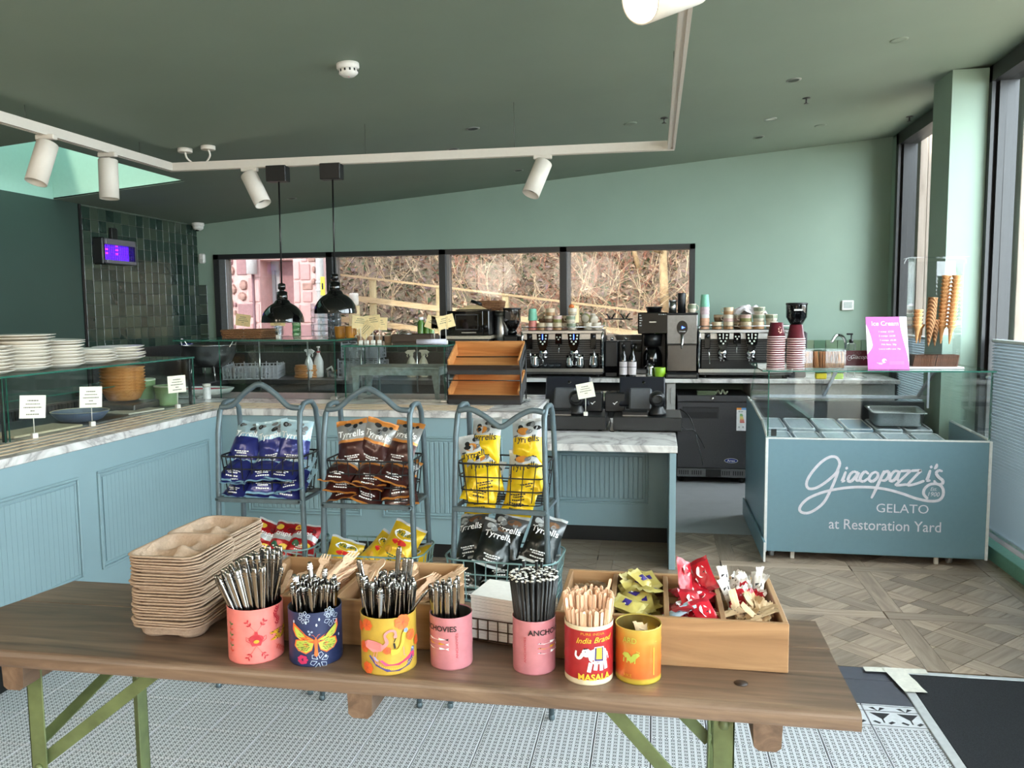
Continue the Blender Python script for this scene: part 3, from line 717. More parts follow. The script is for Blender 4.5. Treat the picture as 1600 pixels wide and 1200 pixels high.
# door, boarded
DG = mat('grey_door_paint', (178, 180, 186), .6)
a, b = bp(612, 1500, YW + .4), bp(860, 205, YW + .4)
db = M(); n = 5; w = (b.x - a.x) / n
for k in range(n): db.box((a.x + 6 + k * w + .004, .38, -.2), (a.x + 6 + (k + 1) * w - .004, .41, b.z - .03), 0, .006)
db.box((a.x + 6, .36, b.z - .16), (b.x + 6, .385, b.z - .02), 0, .004)
db.build('door', DG, bt_)
M().box((b.x + 6 + .005, .36, -.2), (dr + 6, .42, dt - .01)).build('door_reveal', PK[1], bt_)  # flat mauve slab at the back of the recess, beside the door
# pipes and wall light
p0 = bp(1362, 500, YW - .08); DP = mat('pale_drainpipe', (188, 186, 188), .5)
pm = M().cyl((p0.x + 6, -.08, 0), (p0.x + 6, -.08, 5), .055, 12)
for zz in (490, 590): pm.lathe([(.062, -.015), (.062, .015)], 12, 0, TM((p0.x + 6, -.08, bp(1362, zz, YW - .08).z)))
pm.build('drainpipe', DP, bt_)
p0 = bp(505, 300, YW - .1); z1 = bp(505, 385, YW - .1).z
M().cyl((p0.x + 6, -.1, z1), (p0.x + 6, -.1, z1 + .9), .075, 14).build('flue', mat('white_flue', (214, 210, 214), .4), bt_)
M().cyl((bp(535, 400).x + 6, -.03, 0), (bp(530, 400).x + 6, -.03, z1), .018, 8).build('thin_pipe', mat('mauve_pipe', (120, 88, 96), .6), bt_)
p0 = bp(1395, 535, YW - .17)
tag(M().box((-.03, -.01, -.13), (.03, .01, .13), 0, .003).box((-.012, -.013, -.05), (.012, -.01, .04), 1).build('warning_sign', [mat('yellow_sign', (232, 214, 60), .5), INKB], None, p0), 'narrow yellow sign fixed to the pale drainpipe of the stone building', 'sign')
# ================================================================ COUNTERS
ZW = 0.925
def facing(parent, X, w, h, panels, m=TEAL, bead=0.03, skin=0.018, bd=.0035):
 """a boarded counter front in local x (along), z (up), facing -y; rails and stiles, moulded panels with beads"""
 b = M().box((0, 0, 0), (w, skin, h), 0, 0, X)
 b.build('front_board', m, parent)
 for (x0, z0, x1, z1) in panels:
  f = M(); fw, pr = .03, .012
  for k in range(2):
   a0, a1, c0, c1 = x0 + k * .016, x1 - k * .016, z0 + k * .016, z1 - k * .016; t = .012; d = pr if k == 0 else pr * .55
   f.box((a0, -d, c0), (a1, .001, c0 + t), 0, .003, X).box((a0, -d, c1 - t), (a1, .001, c1), 0, .003, X)
   f.box((a0, -d, c0 + t), (a0 + t, .001, c1 - t), 0, .003, X).box((a1 - t, -d, c0 + t), (a1, .001, c1 - t), 0, .003, X)
  f.build('panel_moulding', m, parent)
  g = M(); a0, a1, c0, c1 = x0 + .034, x1 - .034, z0 + .034, z1 - .034; n = max(1, int((a1 - a0) / bead)); s = (a1 - a0) / n
  for i in range(n): g.box((a0 + i * s + min(.0015, bd), -.007, c0), (a0 + (i + 1) * s - min(.0015, bd), .001, c1), 0, bd, X)
  tag(g.build('beadboard', m, parent), kind='stuff')
XS = -2.72                                     # face of the long counter
def along_y(y0): return Matrix(((0, -1, 0, XS), (1, 0, 0, y0), (0, 0, 1, 0), (0, 0, 0, 1)))
sc_ = thing('serving_counter', 'long sky blue panelled counter under the glass case with stacked plates', 'counter', (0, 0, 0))
M().box((-3.7, 1.5, .1), (XS - .018, 4.72, .884)).build('carcass', TEAL, sc_)
M().box((-3.66, 1.55, 0), (XS - .06, 4.72, .1)).build('toe_kick', BLACKM, sc_)
facing(sc_, along_y(1.5) @ TM((0, 0, .1)), 3.22, .784, [(.35, .155, .95, .655), (1.08, .155, 1.90, .655), (2.035, .155, 3.06, .655)], bd=.0006)
mc_ = thing('front_counter', 'teal panelled counter with beaded panels behind the crisp racks', 'counter', (0, 0, 0))
M().box((XS, 4.74, .1), (-.735, 5.65, .884)).build('carcass', TEAL, mc_)
M().box((XS, 4.775, 0), (-.735, 5.6, .1)).build('toe_kick', BLACKM, mc_)
facing(mc_, TM((XS, 4.722, .1)), 1.985, .784, [(.17, .16, .925, .665), (1.065, .16, 1.825, .67)])
tc_ = thing('till_counter', 'lower teal till counter with open knee space and beaded back panel', 'counter', (0, 0, 0))
facing(tc_, TM((-.735, 5.28, .1)), .83, .598, [(.10, .155, .70, .505)])
M().box((-.735, 5.3, .1), (.09, 5.86, .698)).build('carcass', TEAL, tc_)
M().box((-.735, 5.29, 0), (.09, 5.8, .1)).build('toe_kick', BLACKM, tc_)
M().box((.09, 4.73, 0), (.128, 5.86, .698), 0, .002).build('end_panel', TEAL, tc_)
wt = thing('serving_worktop', 'pale marble worktop with inlaid tray rails on the long counter', 'worktop', (0, 0, 0))
M().box((-3.72, 1.5, .885), (-2.70, 4.70, ZW), 0, .003).build('slab', MARBLE, wt)
RAILM = mat('brushed_brass', (206, 182, 152), .4, metal=.4)
for dx in (.075, .145, .215, .285):
 M().box((-2.70 - dx - .011, 1.5, ZW - .002), (-2.70 - dx, 4.70 + dx, ZW + .004), 0, .0015).build('tray_rail', RAILM, wt)
wt = thing('front_worktop', 'pale marble worktop of the front counter with tray rails and end drop', 'worktop', (0, 0, 0))
M().box((-3.72, 4.702, .885), (-.735, 5.72, ZW), 0, .003).build('slab', MARBLE, wt)
for dx in (.075, .145, .215, .285):
 M().box((-2.70 - dx, 4.70 + dx, ZW - .002), (-1.0, 4.70 + dx + .011, ZW + .004), 0, .0015).build('tray_rail', RAILM, wt)
M().box((-.735, 4.70, .742), (-.705, 5.72, ZW), 0, .003).build('end_drop', MARBLE, wt)
M().box((-3.2, 5.30, ZW - .001), (-2.2, 5.68, ZW + .002)).build('display_well', STEELD, wt)
M().box((-2.0, 5.35, ZW - .001), (-1.4, 5.68, ZW + .002)).build('display_well', STEELD, wt)
M().box((-3.66, 3.4, ZW - .001), (-3.08, 4.9, ZW + .002)).build('display_well', STEELD, wt)
tag(M().box((-.705, 4.70, .70), (.135, 5.88, .742), 0, .003).build('till_worktop', MARBLE), 'pale marble worktop of the lower till counter', 'worktop')
# ================================================================ GLASS DISPLAY CASES
def pane(lo, hi, parent, name='glass_pane'):
 d = [abs(b - a) for a, b in zip(lo, hi)]; ax = d.index(min(d)); b = M().box(lo, hi)
 b.mi = [0 if (k // 2) == 0 and ax == 0 else 1 for k in range(6)]
 # faces order: x-,x+,y-,y+,z-,z+
 b.mi = [0 if k // 2 == ax else 1 for k in range(6)]
 return b.build(name, [SHEET, EDGE], parent)
def case(name, label, x0, x1, y0, y1, z0, z1, posts, mid=None):
 t = thing(name, label, 'display case', (0, 0, 0)); g = .008
 return t
G = .008
dc = thing('display_case', 'low glass case holding woven bowls with plates stacked on its top', 'display case', (0, 0, 0))
XC = -3.03
pane((XC - G, 1.7, ZW), (XC, 3.33, 1.232), dc); pane((XC - G, 3.355, ZW), (XC, 4.93, 1.232), dc)
pane((-3.62, 1.7, 1.233), (XC + .004, 4.95, 1.242), dc, 'glass_top'); pane((-3.6, 4.93, ZW), (XC, 4.938, 1.232), dc, 'glass_end')
pane((-3.58, 3.36, 1.08), (-3.30, 4.9, 1.086), dc, 'glass_shelf')
for y in (1.72, 3.343, 4.92): M().box((XC - .03, y - .008, ZW), (XC - .012, y + .008, 1.232), 0, .002).build('post', BLACKM, dc)
M().box((-3.6, 3.2, ZW), (-3.58, 4.9, ZW + .07)).build('vent_grille', STEELD, dc)
vg = M()
for i in range(60): vg.box((-3.578, 3.22 + i * .028, ZW + .01), (-3.572, 3.235 + i * .028, ZW + .06))
tag(vg.build('vent_slots', BLACKM, dc), kind='stuff')
d2 = thing('display_case', 'taller clear glass case by the sink with tumblers and wicker tray on top', 'display case', (0, 0, 0))
pane((-3.05, 5.30, ZW), (-2.18, 5.30 + G, 1.33), d2); pane((-3.05, 5.30, ZW), (-3.05 + G, 5.9, 1.33), d2, 'glass_end'); pane((-2.188, 5.30, ZW), (-2.18, 5.9, 1.33), d2, 'glass_end')
pane((-3.4, 5.29, 1.331), (-2.16, 5.95, 1.341), d2, 'glass_top')
for x, y in ((-2.62, 5.84), (-3.03, 5.86), (-2.2, 5.86)): M().cyl((x, y, ZW), (x, y, 1.331), .006, 8).build('post', STEEL, d2)
M().box((-2.215, 5.28, ZW), (-2.165, 5.33, ZW + .02), 0, .003).build('clamp', STEEL, d2)
d3 = thing('display_case', 'clear glass case around the small distressed metal table', 'display case', (0, 0, 0))
pane((-2.06, 5.17, ZW), (-1.36, 5.17 + G, 1.295), d3); pane((-2.06, 5.17, ZW), (-2.052, 5.85, 1.295), d3, 'glass_end'); pane((-1.368, 5.17, ZW), (-1.36, 5.85, 1.295), d3, 'glass_end')
pane((-2.075, 5.16, 1.296), (-1.345, 5.87, 1.306), d3, 'glass_top')
for x, y in ((-2.04, 5.82), (-1.75, 5.83), (-1.38, 5.82)): M().cyl((x, y, ZW), (x, y, 1.296), .006, 8).build('post', STEEL, d3)
M().box((-1.39, 5.15, ZW), (-1.345, 5.2, ZW + .02), 0, .003).build('clamp', STEEL, d3)
# ---------------------------------------------------------------- plates on the long case
PLATE = mat('ivory_china', (236, 228, 216), .25, grain=.01)
pm_ = M().lathe([(0, .004), (.055, .0), (.075, .002), (.115, .016), (.118, .0195), (.113, .019), (.074, .006), (0, .007)], 32, 0, None, True, (False, False)).mesh('plate', PLATE)
def plates(y, n, r, x, label, first=[None]):
 z = 1.2425; rr = r / .118
 for k in range(n):
  o = bpy.data.objects.new('plate', pm_); COL.objects.link(o)
  o.location = (x + R.uniform(-.006, .006), y + R.uniform(-.006, .006), z); o.scale = (rr, rr, 1.25); o.rotation_euler = (R.uniform(-.02, .02), R.uniform(-.02, .02), 0); z += .0165
  tag(o, label + ', ' + nth(n - k), 'plate', 'plates stacked on the glass case')
plates(3.39, 8, .155, -3.215, 'ivory plate in the stack above the first price card')
plates(3.665, 9, .13, -3.20, 'ivory plate in the tallest stack')
plates(3.675, 0, .12, -3.2, '')
plates(3.93, 7, .118, -3.20, 'ivory plate in the narrow stack beside the tallest')
plates(4.22, 5, .140, -3.24, 'ivory plate in the low stack beside the narrow one')
plates(4.53, 5, .150, -3.28, 'ivory plate in the stack nearest the tiled wall')
zz = 1.2425 + 9 * .0165 + .002
for k in range(2): tag(M().lathe([(0, .003), (.07, 0), (.13, .018), (.158, .022), (.152, .024), (.1, .012), (0, .008)], 32, 0, None, True, (False, False)).build('plate', PLATE, None, (-3.21, 3.665 + .004 * k, zz + .014 * k)), ('lower', 'upper')[k] + ' of two wider ivory plates topping the tallest stack', 'plate', 'plates stacked on the glass case')
zz = 1.2425 + 7 * .0165 + .002
for k in range(2): tag(M().lathe([(0, .003), (.06, 0), (.1, .014), (.128, .02), (.122, .022), (.08, .01), (0, .007)], 32, 0, None, True, (False, False)).build('plate', PLATE, None, (-3.2, 3.925, zz + .014 * k), (0, .03 * k, 0)), ('lower', 'upper')[k] + ' of two wide ivory plates topping the narrow stack', 'plate', 'plates stacked on the glass case')
tag(M().box((-.05, -.0, 0), (.05, .02, .085), 0, .003).build('menu_box', WHITEP, None, (-3.42, 4.80, 1.243), (0, 0, -.9)), 'small white box at the end of the plates by the tiled wall', 'box')
# ---------------------------------------------------------------- bowls in the long case
BAMB = wood('bamboo_fibre', (160, 98, 46), (194, 130, 70), (214, 156, 96), 'x', .45, 2)
bm_ = M().lathe([(0, 0), (.085, 0), (.098, .01), (.124, .062), (.128, .075), (.121, .075), (.094, .014), (0, .008)], 32, 0, None, True, (False, False)).lathe([(.127, .066), (.1335, .07), (.1335, .075), (.127, .077)], 32, 0, None, True, (False, False)).mesh('woven_bowl', BAMB)
p = oy(203, 624, 4.55)
for k in range(8):
 o = bpy.data.objects.new('bamboo_bowl', bm_); COL.objects.link(o); o.location = (-3.33, 4.62, .985 + .0195 * k)
 tag(o, 'round bamboo bowl in the nested stack inside the glass case, ' + nth(8 - k), 'bowl', 'bamboo bowls nested in the glass case')
tag(M().box((-.16, -.16, 0), (.16, .16, .045), 0, .006).build('riser', STEELD, None, (-3.33, 4.62, .9275), (0, 0, .1)), 'grey riser under the stack of bamboo bowls', 'riser')
SAGE = mat('sage_ceramic', (132, 160, 112), .35, grain=.03)
for (x, y, r, h, l) in ((-3.35, 4.845, .082, .17, 'sage green pot with pale rim behind the bamboo bowls'), (-3.175, 4.845, .078, .13, 'lower sage green pot at the corner of the counter')):
 tag(M().lathe([(0, 0), (r * .82, 0), (r * .86, .01), (r, h - .01), (r, h), (r * .94, h), (r * .8, .02), (0, .015)], 28, 0, None, True, (False, False)).lathe([(r, h - .008), (r * 1.03, h - .004), (r * 1.0, h + .003), (r * .95, h)], 28, 1, None, True, (False, False)).build('pot', [SAGE, mat('pale_rim', (206, 214, 190), .4)], None, (x, y, .9275)), l, 'pot')
BLUEB = mat('slate_blue_ceramic', (92, 104, 128), .3)
tag(M().lathe([(0, 0), (.10, 0), (.115, .01), (.15, .05), (.152, .056), (.145, .056), (.11, .014), (0, .01)], 32, 0, None, True, (False, False)).lathe([(.142, .052), (.149, .0585), (.1535, .057)], 32, 1, None, True, (False, False)).build('serving_dish', [BLUEB, mat('cream_glaze', (236, 220, 176), .3)], None, (-3.22, 4.08, .9275)), 'slate blue dish with cream rim behind the second price card', 'dish')
tag(M().box((-.1, -.22, 0), (.1, .22, .012), 0, .003).build('serving_board', mat('pale_board', (206, 190, 160), .5), None, (-3.16, 3.66, .9275), (0, 0, -.08)), 'long pale board lying at the bottom of the glass case', 'board')
tag(M().box((-.1, -.14, 0), (.1, .14, .01), 0, .003).build('serving_board', mat('ivory_board', (216, 208, 190), .5), None, (-3.17, 4.50, .9275), (0, 0, -.2)), 'ivory board behind the blue dish in the glass case', 'board')
# ---------------------------------------------------------------- price cards on stems
CUBE = mat('white_cube', (226, 222, 212), .4)
def price_card(base, yaw, cw, chh, cz, roll, label, col=None, lines=4, lean=0.0, base_s=.026):
 t = thing('price_card', label, 'sign', base, yaw); s = base_s / 2
 M().box((-s, -s, 0), (s, s, 2 * s), 0, .002).build('cube_base', CUBE, t)
 X = TM((0, 0, cz), (lean, roll, 0))
 M().cyl((0, 0, 2 * s), (0, 0, cz - chh * .35), .0022, 6).build('stem', CUBE, t)
 M().box((-cw / 2, -.001, -chh / 2), (cw / 2, .001, chh / 2), 0, 0, X).build('card', col or CARD, t)
 q = random.Random(int(abs(base[0] * 1000)) + int(cz * 1000)); b = M(); zz = chh * .27
 for k in range(lines):
  w = cw * (.42, .55, .7, .18, .5, .3)[k]; hh = chh * (.05 if k != 1 else .04)
  x = -w / 2
  while x < w / 2 - .001:
   ww = min(q.uniform(.004, .011), w / 2 - x); b.box((x, -.0016, zz - hh / 2), (x + ww, -.001, zz + hh / 2), 0, 0, X); x += ww + .0018
  zz -= chh * .15
 b.build('printed_lines', INK, t)
 return t
price_card((-2.985, 3.455, ZW + .004), radians(62), .118, .112, .155, .08, 'ivory price card at the near end of the long glass case', CARDW, 5)
price_card((-2.985, 3.87, ZW + .004), radians(62), .118, .112, .158, .06, 'ivory price card in front of the slate blue dish', CARDW, 5)
price_card((-2.985, 4.668, ZW + .004), radians(62), .120, .108, .155, -.02, 'ivory price card in front of the sage green pots', CARDW, 5)
ZT2 = 1.3415
def onc(px, py, y, z): return (oy(px, py, y).x, y, z)
price_card(onc(381, 530, 5.5, ZT2), 0, .115, .085, .135, .12, 'yellow price card beside the wicker tray on the taller case')
price_card(onc(435, 530, 5.5, ZT2), 0, .115, .085, .135, .02, 'yellow price card in front of the tumblers', lines=6)
for (px, r, dz, yw, l) in ((561, .1, .15, .12, 'tilted yellow price card at the near end of the bunched cards'), (570, -.75, .10, -.1, 'yellow price card turned on its corner among the bunched cards'), (580, -.08, .155, 0, 'yellow price card in the middle of the bunched cards'), (590, .05, .14, .1, 'yellow price card at the back of the bunched cards')):
 price_card(onc(px + 3, 538, 5.34 + .03 * (px % 3), 1.3065), yw, .115, .088, dz, r, l, lines=3)
for (px, r, dz, yw, l) in ((679, .35, .14, 0, 'tilted yellow price card behind another by the spray bottles'), (688, .04, .147, 0, 'front yellow price card above the rolled paper'), (697, -.25, .15, .2, 'yellow price card leaning out beside the microwave')):
 price_card(onc(px, 540, 5.30 + .03 * (px % 3), 1.3065), yw, .118, .088, dz, r, l, lines=3)
# ---------------------------------------------------------------- things on the cases
WICK = NT('wicker'); wv = WICK.coord((1, 1, 1)); wx = WICK.n('TexWave', wave_type='BANDS', bands_direction='DIAGONAL'); WICK.l(wv, wx.inputs[0]); wx.inputs[1].default_value = 60; wx.inputs[2].default_value = 3
WICK.set(col=WICK.ramp(wx.outputs[1], [(.2, (92, 54, 30)), (.6, (150, 96, 56)), (.9, (186, 134, 86))]), rough=.7); WICK.bump(wx.outputs[1], .8, .006); WICKM = WICK.m
def woven_tray(name, label, cat, loc, w, d, h, rot=0, flare=.01, m=WICKM, rows=4, tw=1.0):
 t = thing(name, label, cat, loc, rot)
 M().box((-w / 2, -d / 2, 0), (w / 2, d / 2, .008), 0, .002).build('base', m, t)
 s = M()
 for k in range(rows):
  z = h * (k + .5) / rows; f = flare * (k + 1) / rows; n = 14
  pts = []
  for (a, b, c, e) in ((-1, -1, 1, -1), (1, -1, 1, 1), (1, 1, -1, 1), (-1, 1, -1, -1)):
   for i in range(n):
    u = i / n; pts.append(((a + (c - a) * u) * (w / 2 + f), (b + (e - b) * u) * (d / 2 + f), z + .003 * (1 if (i + k) % 2 else -1)))
  s.tube(pts, h / rows * .56, 6, 0, True)
 s.build('woven_sides', m, t)
 r = M(); f = flare
 r.tube([(-w / 2 - f, -d / 2 - f, h), (w / 2 + f, -d / 2 - f, h), (w / 2 + f, d / 2 + f, h), (-w / 2 - f, d / 2 + f, h)], .008, 6, 0, True); r.build('rim', m, t)
 return t
woven_tray('wicker_tray', 'low brown wicker tray on the taller glass case', 'tray', (-2.97, 5.62, ZT2 + .003), .28, .3, .058, 0.05)
TUMB = glass('tumbler_glass', (.90, .93, .95), 1.1)
GREENG = glass('green_tumbler_glass', (.62, .80, .68), .9)
def tumbler(loc, m, label, group, h=.055, r=.036, name='tumbler'):
 pr = [(0, .003), (r * .78, .003), (r * .8, .0), (r * .84, .006), (r * .98, h * .5), (r, h), (r * .94, h), (r * .9, h * .45), (r * .72, .01), (0, .012)]
 o = M().lathe(pr, 18, 0, None, True, (False, False)).build(name, m, None, loc); return tag(o, label, 'glass', group)
px_ = onc(464, 530, 5.62, ZT2)
for k in range(3): tumbler((px_[0], px_[1], ZT2 + .036 * k), GREENG, 'small green tumbler in the short stack beside the price cards', 'green tumblers in a stack', .052, .033)
px_ = onc(437, 530, 5.62, ZT2)
for k in range(3): tumbler((px_[0], px_[1], ZT2 + .034 * k), TUMB, 'clear tumbler in the stack behind the yellow card', 'clear tumblers in a short stack', .052, .031)
for i in range(3):
 for k in range(5):
  tumbler((-2.45 + .078 * i, 5.62, ZT2 + .049 * k), TUMB, 'clear tumbler in the tall block of stacked tumblers', 'clear tumblers in the tall block', .056, .038)
def mug(name, label, cat, loc, r, h, m, rot=0, group=None, mats2=None, band=None, tilt=(0, 0), build_only=False, hs=1):
 t = thing(name, label, cat, loc, (tilt[0], tilt[1], rot), group)
 ms = [m] + list(mats2 or [])
 pr = [(0, 0), (r * .74, 0), (r * .86, h * .05), (r * .97, h * .35), (r, h * .98), (r * .97, h), (r * .92, h * .97), (r * .88, h * .3), (r * .7, h * .08), (0, h * .07)]
 b = M().lathe(pr, 20, 0, None, True, (False, False))
 if band:
  for (z0, z1, mi) in band: b.lathe([(r * (.975 + .02 * z0) + .0008, h * z0), (r * (.975 + .02 * z1) + .0008, h * z1)], 20, mi, None, True, (False, False))
 b.build('cup', ms, t)
 M().tube([(r * .94, 0, h * .8), (r * 1.28, 0, h * .84), (r * 1.52, 0, h * .62), (r * 1.45, 0, h * .34), (r * .93, 0, h * .2)], h * .055, 6).build('handle', ms[0], t)
 return t
AMB = wood('amber_wood', (150, 92, 24), (196, 132, 44), (222, 166, 80), 'z', .4, 2)
mug('wooden_mug', 'amber wooden mug on the glass case beside the tumblers', 'mug', (-2.255, 5.60, ZT2), .042, .085, AMB, 2.4)
mug('wooden_mug', 'second amber wooden mug with its handle towards the pink bottle', 'mug', (-2.165, 5.56, ZT2), .036, .085, AMB, -.3)
PB = mat('pale_pink_plastic', (222, 184, 178), .4)
t_ = thing('pump_bottle', 'small pale pink bottle behind the bunched price cards', 'bottle', (-2.1, 5.66, 1.3065))
M().lathe([(0, 0), (.03, 0), (.032, .01), (.032, .075), (.012, .095), (.012, .1)], 16).build('body', PB, t_); M().lathe([(.013, .1), (.013, .125), (0, .127)], 12).build('cap', mat('maroon_cap', (120, 44, 48), .4), t_)
CUPB = mat('kraft_cup', (204, 164, 132), .6)
for k in range(6):
 x = oy(578 + 14.2 * (k - 1), 528, 5.62).x
 t_ = thing('sauce_pot', 'small tan sauce pot in the row on the shorter glass case', 'pot', (x, 5.62, 1.3065), 0, 'row of tan sauce pots')
 M().lathe([(0, 0), (.024, 0), (.027, .046), (.0285, .048), (.025, .048), (.022, .006), (0, .005)], 16, 0, None, True, (False, False)).build('cup', CUPB, t_)
 M().lathe([(.0285, .046), (.03, .049), (.028, .053), (0, .054)], 16).build('lid', mat('cream_lid', (226, 206, 184), .5), t_)
DKW = wood('dark_walnut', (38, 26, 18), (54, 38, 28), (68, 50, 36), 'x', .4)
t_ = thing('wooden_box', 'dark walnut open box of clear lids on the shorter glass case', 'box', ((oy(618, 533, 5.6).x + oy(681, 533, 5.6).x) / 2, 5.60, 1.3065))
for lo, hi, nm in (((-.145, -.1, 0), (.145, .1, .01), 'base'), ((-.145, -.1, .01), (.145, -.088, .062), 'side'), ((-.145, .088, .01), (.145, .1, .062), 'side'), ((-.145, -.088, .01), (-.133, .088, .062), 'side'), ((.133, -.088, .01), (.145, .088, .062), 'side')): M().box(lo, hi, 0, .002).build(nm, DKW, t_)
FROST = glass('frosted_plastic', (.86, .88, .88), 2.5, .3)
for k in range(5): tag(M().lathe([(.05, 0), (.048, .012), (.03, .03), (0, .032)], 18, 0, None, True, (False, False)).build('dome_cover', FROST, None, (-1.765, 5.60, 1.318 + .013 * k), (0, .1, 0)), 'clear domed lid in the walnut box', 'cover', 'clear domed covers in the walnut box')
JU = mat('green_juice', (86, 132, 52), .2)
for k, (px, h) in enumerate(((658, .135), (668, .12), (674, .105))):
 t_ = thing('juice_bottle', ('tall bottle of green juice behind the walnut box', 'second bottle of green juice behind the yellow price cards', 'short bottle of green juice nearest the microwave')[k], 'bottle', (oy(px, 530, 5.72).x, 5.72, 1.3065))
 M().lathe([(0, 0), (.024, 0), (.026, .01), (.026, h), (.018, h + .02), (.018, h + .03)], 16).build('body', JU, t_); M().lathe([(.019, h + .024), (.019, h + .045), (0, h + .047)], 14).build('cap', WHITEP, t_)
t_ = thing('paper_roll', 'roll of pale paper lying in front of the yellow price cards', 'roll', (-1.475, 5.26, 1.306 + .019), (0, 0, .12))
M().cyl((-.1, 0, 0), (.1, 0, 0), .018, 16).build('paper', mat('lilac_paper', (206, 202, 216), .7), t_); M().cyl((-.103, 0, 0), (-.099, 0, 0), .014, 14).cyl((-.104, 0, 0), (-.1, 0, 0), .006, 8).build('core', BLACKP, t_)
# ---------------------------------------------------------------- distressed metal table inside the short case
DIST = mat('distressed_zinc', (118, 132, 130), .55, metal=.25, grain=.16, gscale=26, bump=.4)
t_ = thing('metal_stand', 'small distressed grey metal table standing inside the glass case', 'stand', (-1.745, 5.46, ZW + .002))
M().box((-.325, -.16, .205), (.31, .16, .225), 0, .004).build('top', DIST, t_)
M().box((-.32, -.155, .165), (.305, -.14, .206), 0, .002).box((-.32, .14, .165), (.305, .155, .206), 0, .002).box((-.32, -.14, .165), (-.305, .14, .206), 0, .002).box((.29, -.14, .165), (.305, .14, .206), 0, .002).build('apron', DIST, t_)
for sx, x in ((-1, -.29), (1, .275)):
 for sy in (-1, 1):
  l = M(); l.add([(x - .028, sy * .128 - .02, .2), (x + .028, sy * .128 - .02, .2), (x + .028, sy * .128 + .02, .2), (x - .028, sy * .128 + .02, .2), (x - .011 + sx * .012, sy * .135 - .009, 0), (x + .011 + sx * .012, sy * .135 - .009, 0), (x + .011 + sx * .012, sy * .135 + .009, 0), (x - .011 + sx * .012, sy * .135 + .009, 0)],
                      [(0, 1, 2, 3)[::-1], (4, 5, 6, 7), (0, 1, 5, 4), (1, 2, 6, 5), (2, 3, 7, 6), (3, 0, 4, 7)]); l.build('leg', DIST, t_)
# ---------------------------------------------------------------- two-tier bread rack
CRATE = wood('honey_beech', (176, 112, 60), (206, 142, 84), (222, 166, 108), 'x', .45)
t_ = thing('bread_stand', 'two tier wire stand with slanted wooden bread crates at the end of the counter', 'stand', (-1.085, 5.2, ZW))
for s in (-1, 1):
 w = M(); x = s * .245 if s > 0 else -.235
 w.tube([(x, -.12, .006), (x, -.12, .20), (x, -.06, .27), (x, .07, .345), (x, .09, .28), (x, .09, .006)], .005, 6, 0, True)
 w.build('side_wire', BLACKM, t_)
for z, y0 in ((.155, -.1), (.035, -.11), (.3, .05)): M().tube([(-.235, y0, z), (.245, y0, z)], .004, 6).build('cross_wire', BLACKM, t_)
for zc_, nm in ((.262, 0), (.070, 1)):
 c = M().mesh; A = radians(24); X = TM((.005, .0, zc_), (A, 0, 0)); cw, cd, chh = .235, .135, .085
 cr = M().box((-cw, -cd, 0), (cw, cd, .008), 0, .001, X).box((-cw, -cd, .008), (cw, -cd + .012, .055), 0, .002, X).box((-cw, cd - .012, .008), (cw, cd, chh + .01), 0, .002, X).box((-cw, -cd + .012, .008), (-cw + .012, cd - .012, chh), 0, .002, X).box((cw - .012, -cd + .012, .008), (cw, cd - .012, chh), 0, .002, X)
 cr.build('crate', CRATE, t_)
 M().box((-cw - .003, -cd - .004, -.012), (cw + .003, -cd - .0005, .022), 1, 0, X).box((-cw - .003, -cd - .004, .022), (cw + .003, -cd - .0005, .056), 0, 0, X).box((cw + .0005, -cd, -.02), (cw + .004, cd, .08), 1, 0, X).build('front_band', [DKW, mat('charcoal_band', (58, 56, 56), .5)], t_)
for k, x in enumerate((-1.30, -1.03)):
 for j in range(2): tag(M().lathe([(0, 0), (.1, 0), (.105, .006), (.1, .009), (0, .008)], 24).build('glass_plate', FROST, None, (x + .12, 5.3, ZW + .001 + .0095 * j)), 'clear glass plate lying under the bread stand', 'plate', 'glass plates under the bread stand')
# ================================================================ CRISP RACKS
RACK = mat('grey_blue_rack', (92, 106, 112), .4, metal=.3, grain=.05)
WIREB = mat('black_wire', (32, 34, 38), .4, metal=.3)
WIREA = mat('aqua_wire', (122, 152, 152), .4, metal=.4)
def rrect(w, d, r, n=5):
 out = []
 for cx, cy, a0 in ((w - r, d - r, 0), (-w + r, d - r, pi / 2), (-w + r, -d + r, pi), (w - r, -d + r, 1.5 * pi)):
  for i in range(n + 1):
   a = a0 + pi / 2 * i / n; out.append((cx + r * cos(a), cy + r * sin(a)))
 return out
def basket(parent, z0, h, w, d, rings, m, cy, r=.045, flare=.015, cell=.042, name='wire_basket'):
 b = M()
 for k in range(rings):
  f = flare * k / (rings - 1); b.tube([(x, y + cy, z0 + h * k / (rings - 1)) for x, y in rrect(w + f, d + f, r)], .0028 if k < rings - 1 else .0038, 5, 0, True)
 P0 = rrect(w, d, r); P1 = rrect(w + flare, d + flare, r)
 n = len(P0)
 def at(P, s):
  L = [sqrt((P[(i + 1) % n][0] - P[i][0]) ** 2 + (P[(i + 1) % n][1] - P[i][1]) ** 2) for i in range(n)]; s = s * sum(L)
  for i in range(n):
   if s <= L[i]: t = s / L[i]; j = (i + 1) % n; return (P[i][0] + (P[j][0] - P[i][0]) * t, P[i][1] + (P[j][1] - P[i][1]) * t)
   s -= L[i]
  return P[0]
 N = int(4 * (w + d) / cell)
 for i in range(N):
  a = at(P0, i / N); c = at(P1, i / N); b.tube([(a[0], a[1] + cy, z0), (c[0], c[1] + cy, z0 + h)], .0024, 4)
 k = int(2 * w / cell)
 for i in range(1, k): x = -w + 2 * w * i / k; b.tube([(x, -d + cy, z0), (x, d + cy, z0)], .0024, 4)
 for i in range(1, 4): y = -d + 2 * d * i / 4; b.tube([(-w, y + cy, z0), (w, y + cy, z0)], .0024, 4)
 return tag(b.build(name, m, parent), kind='stuff')
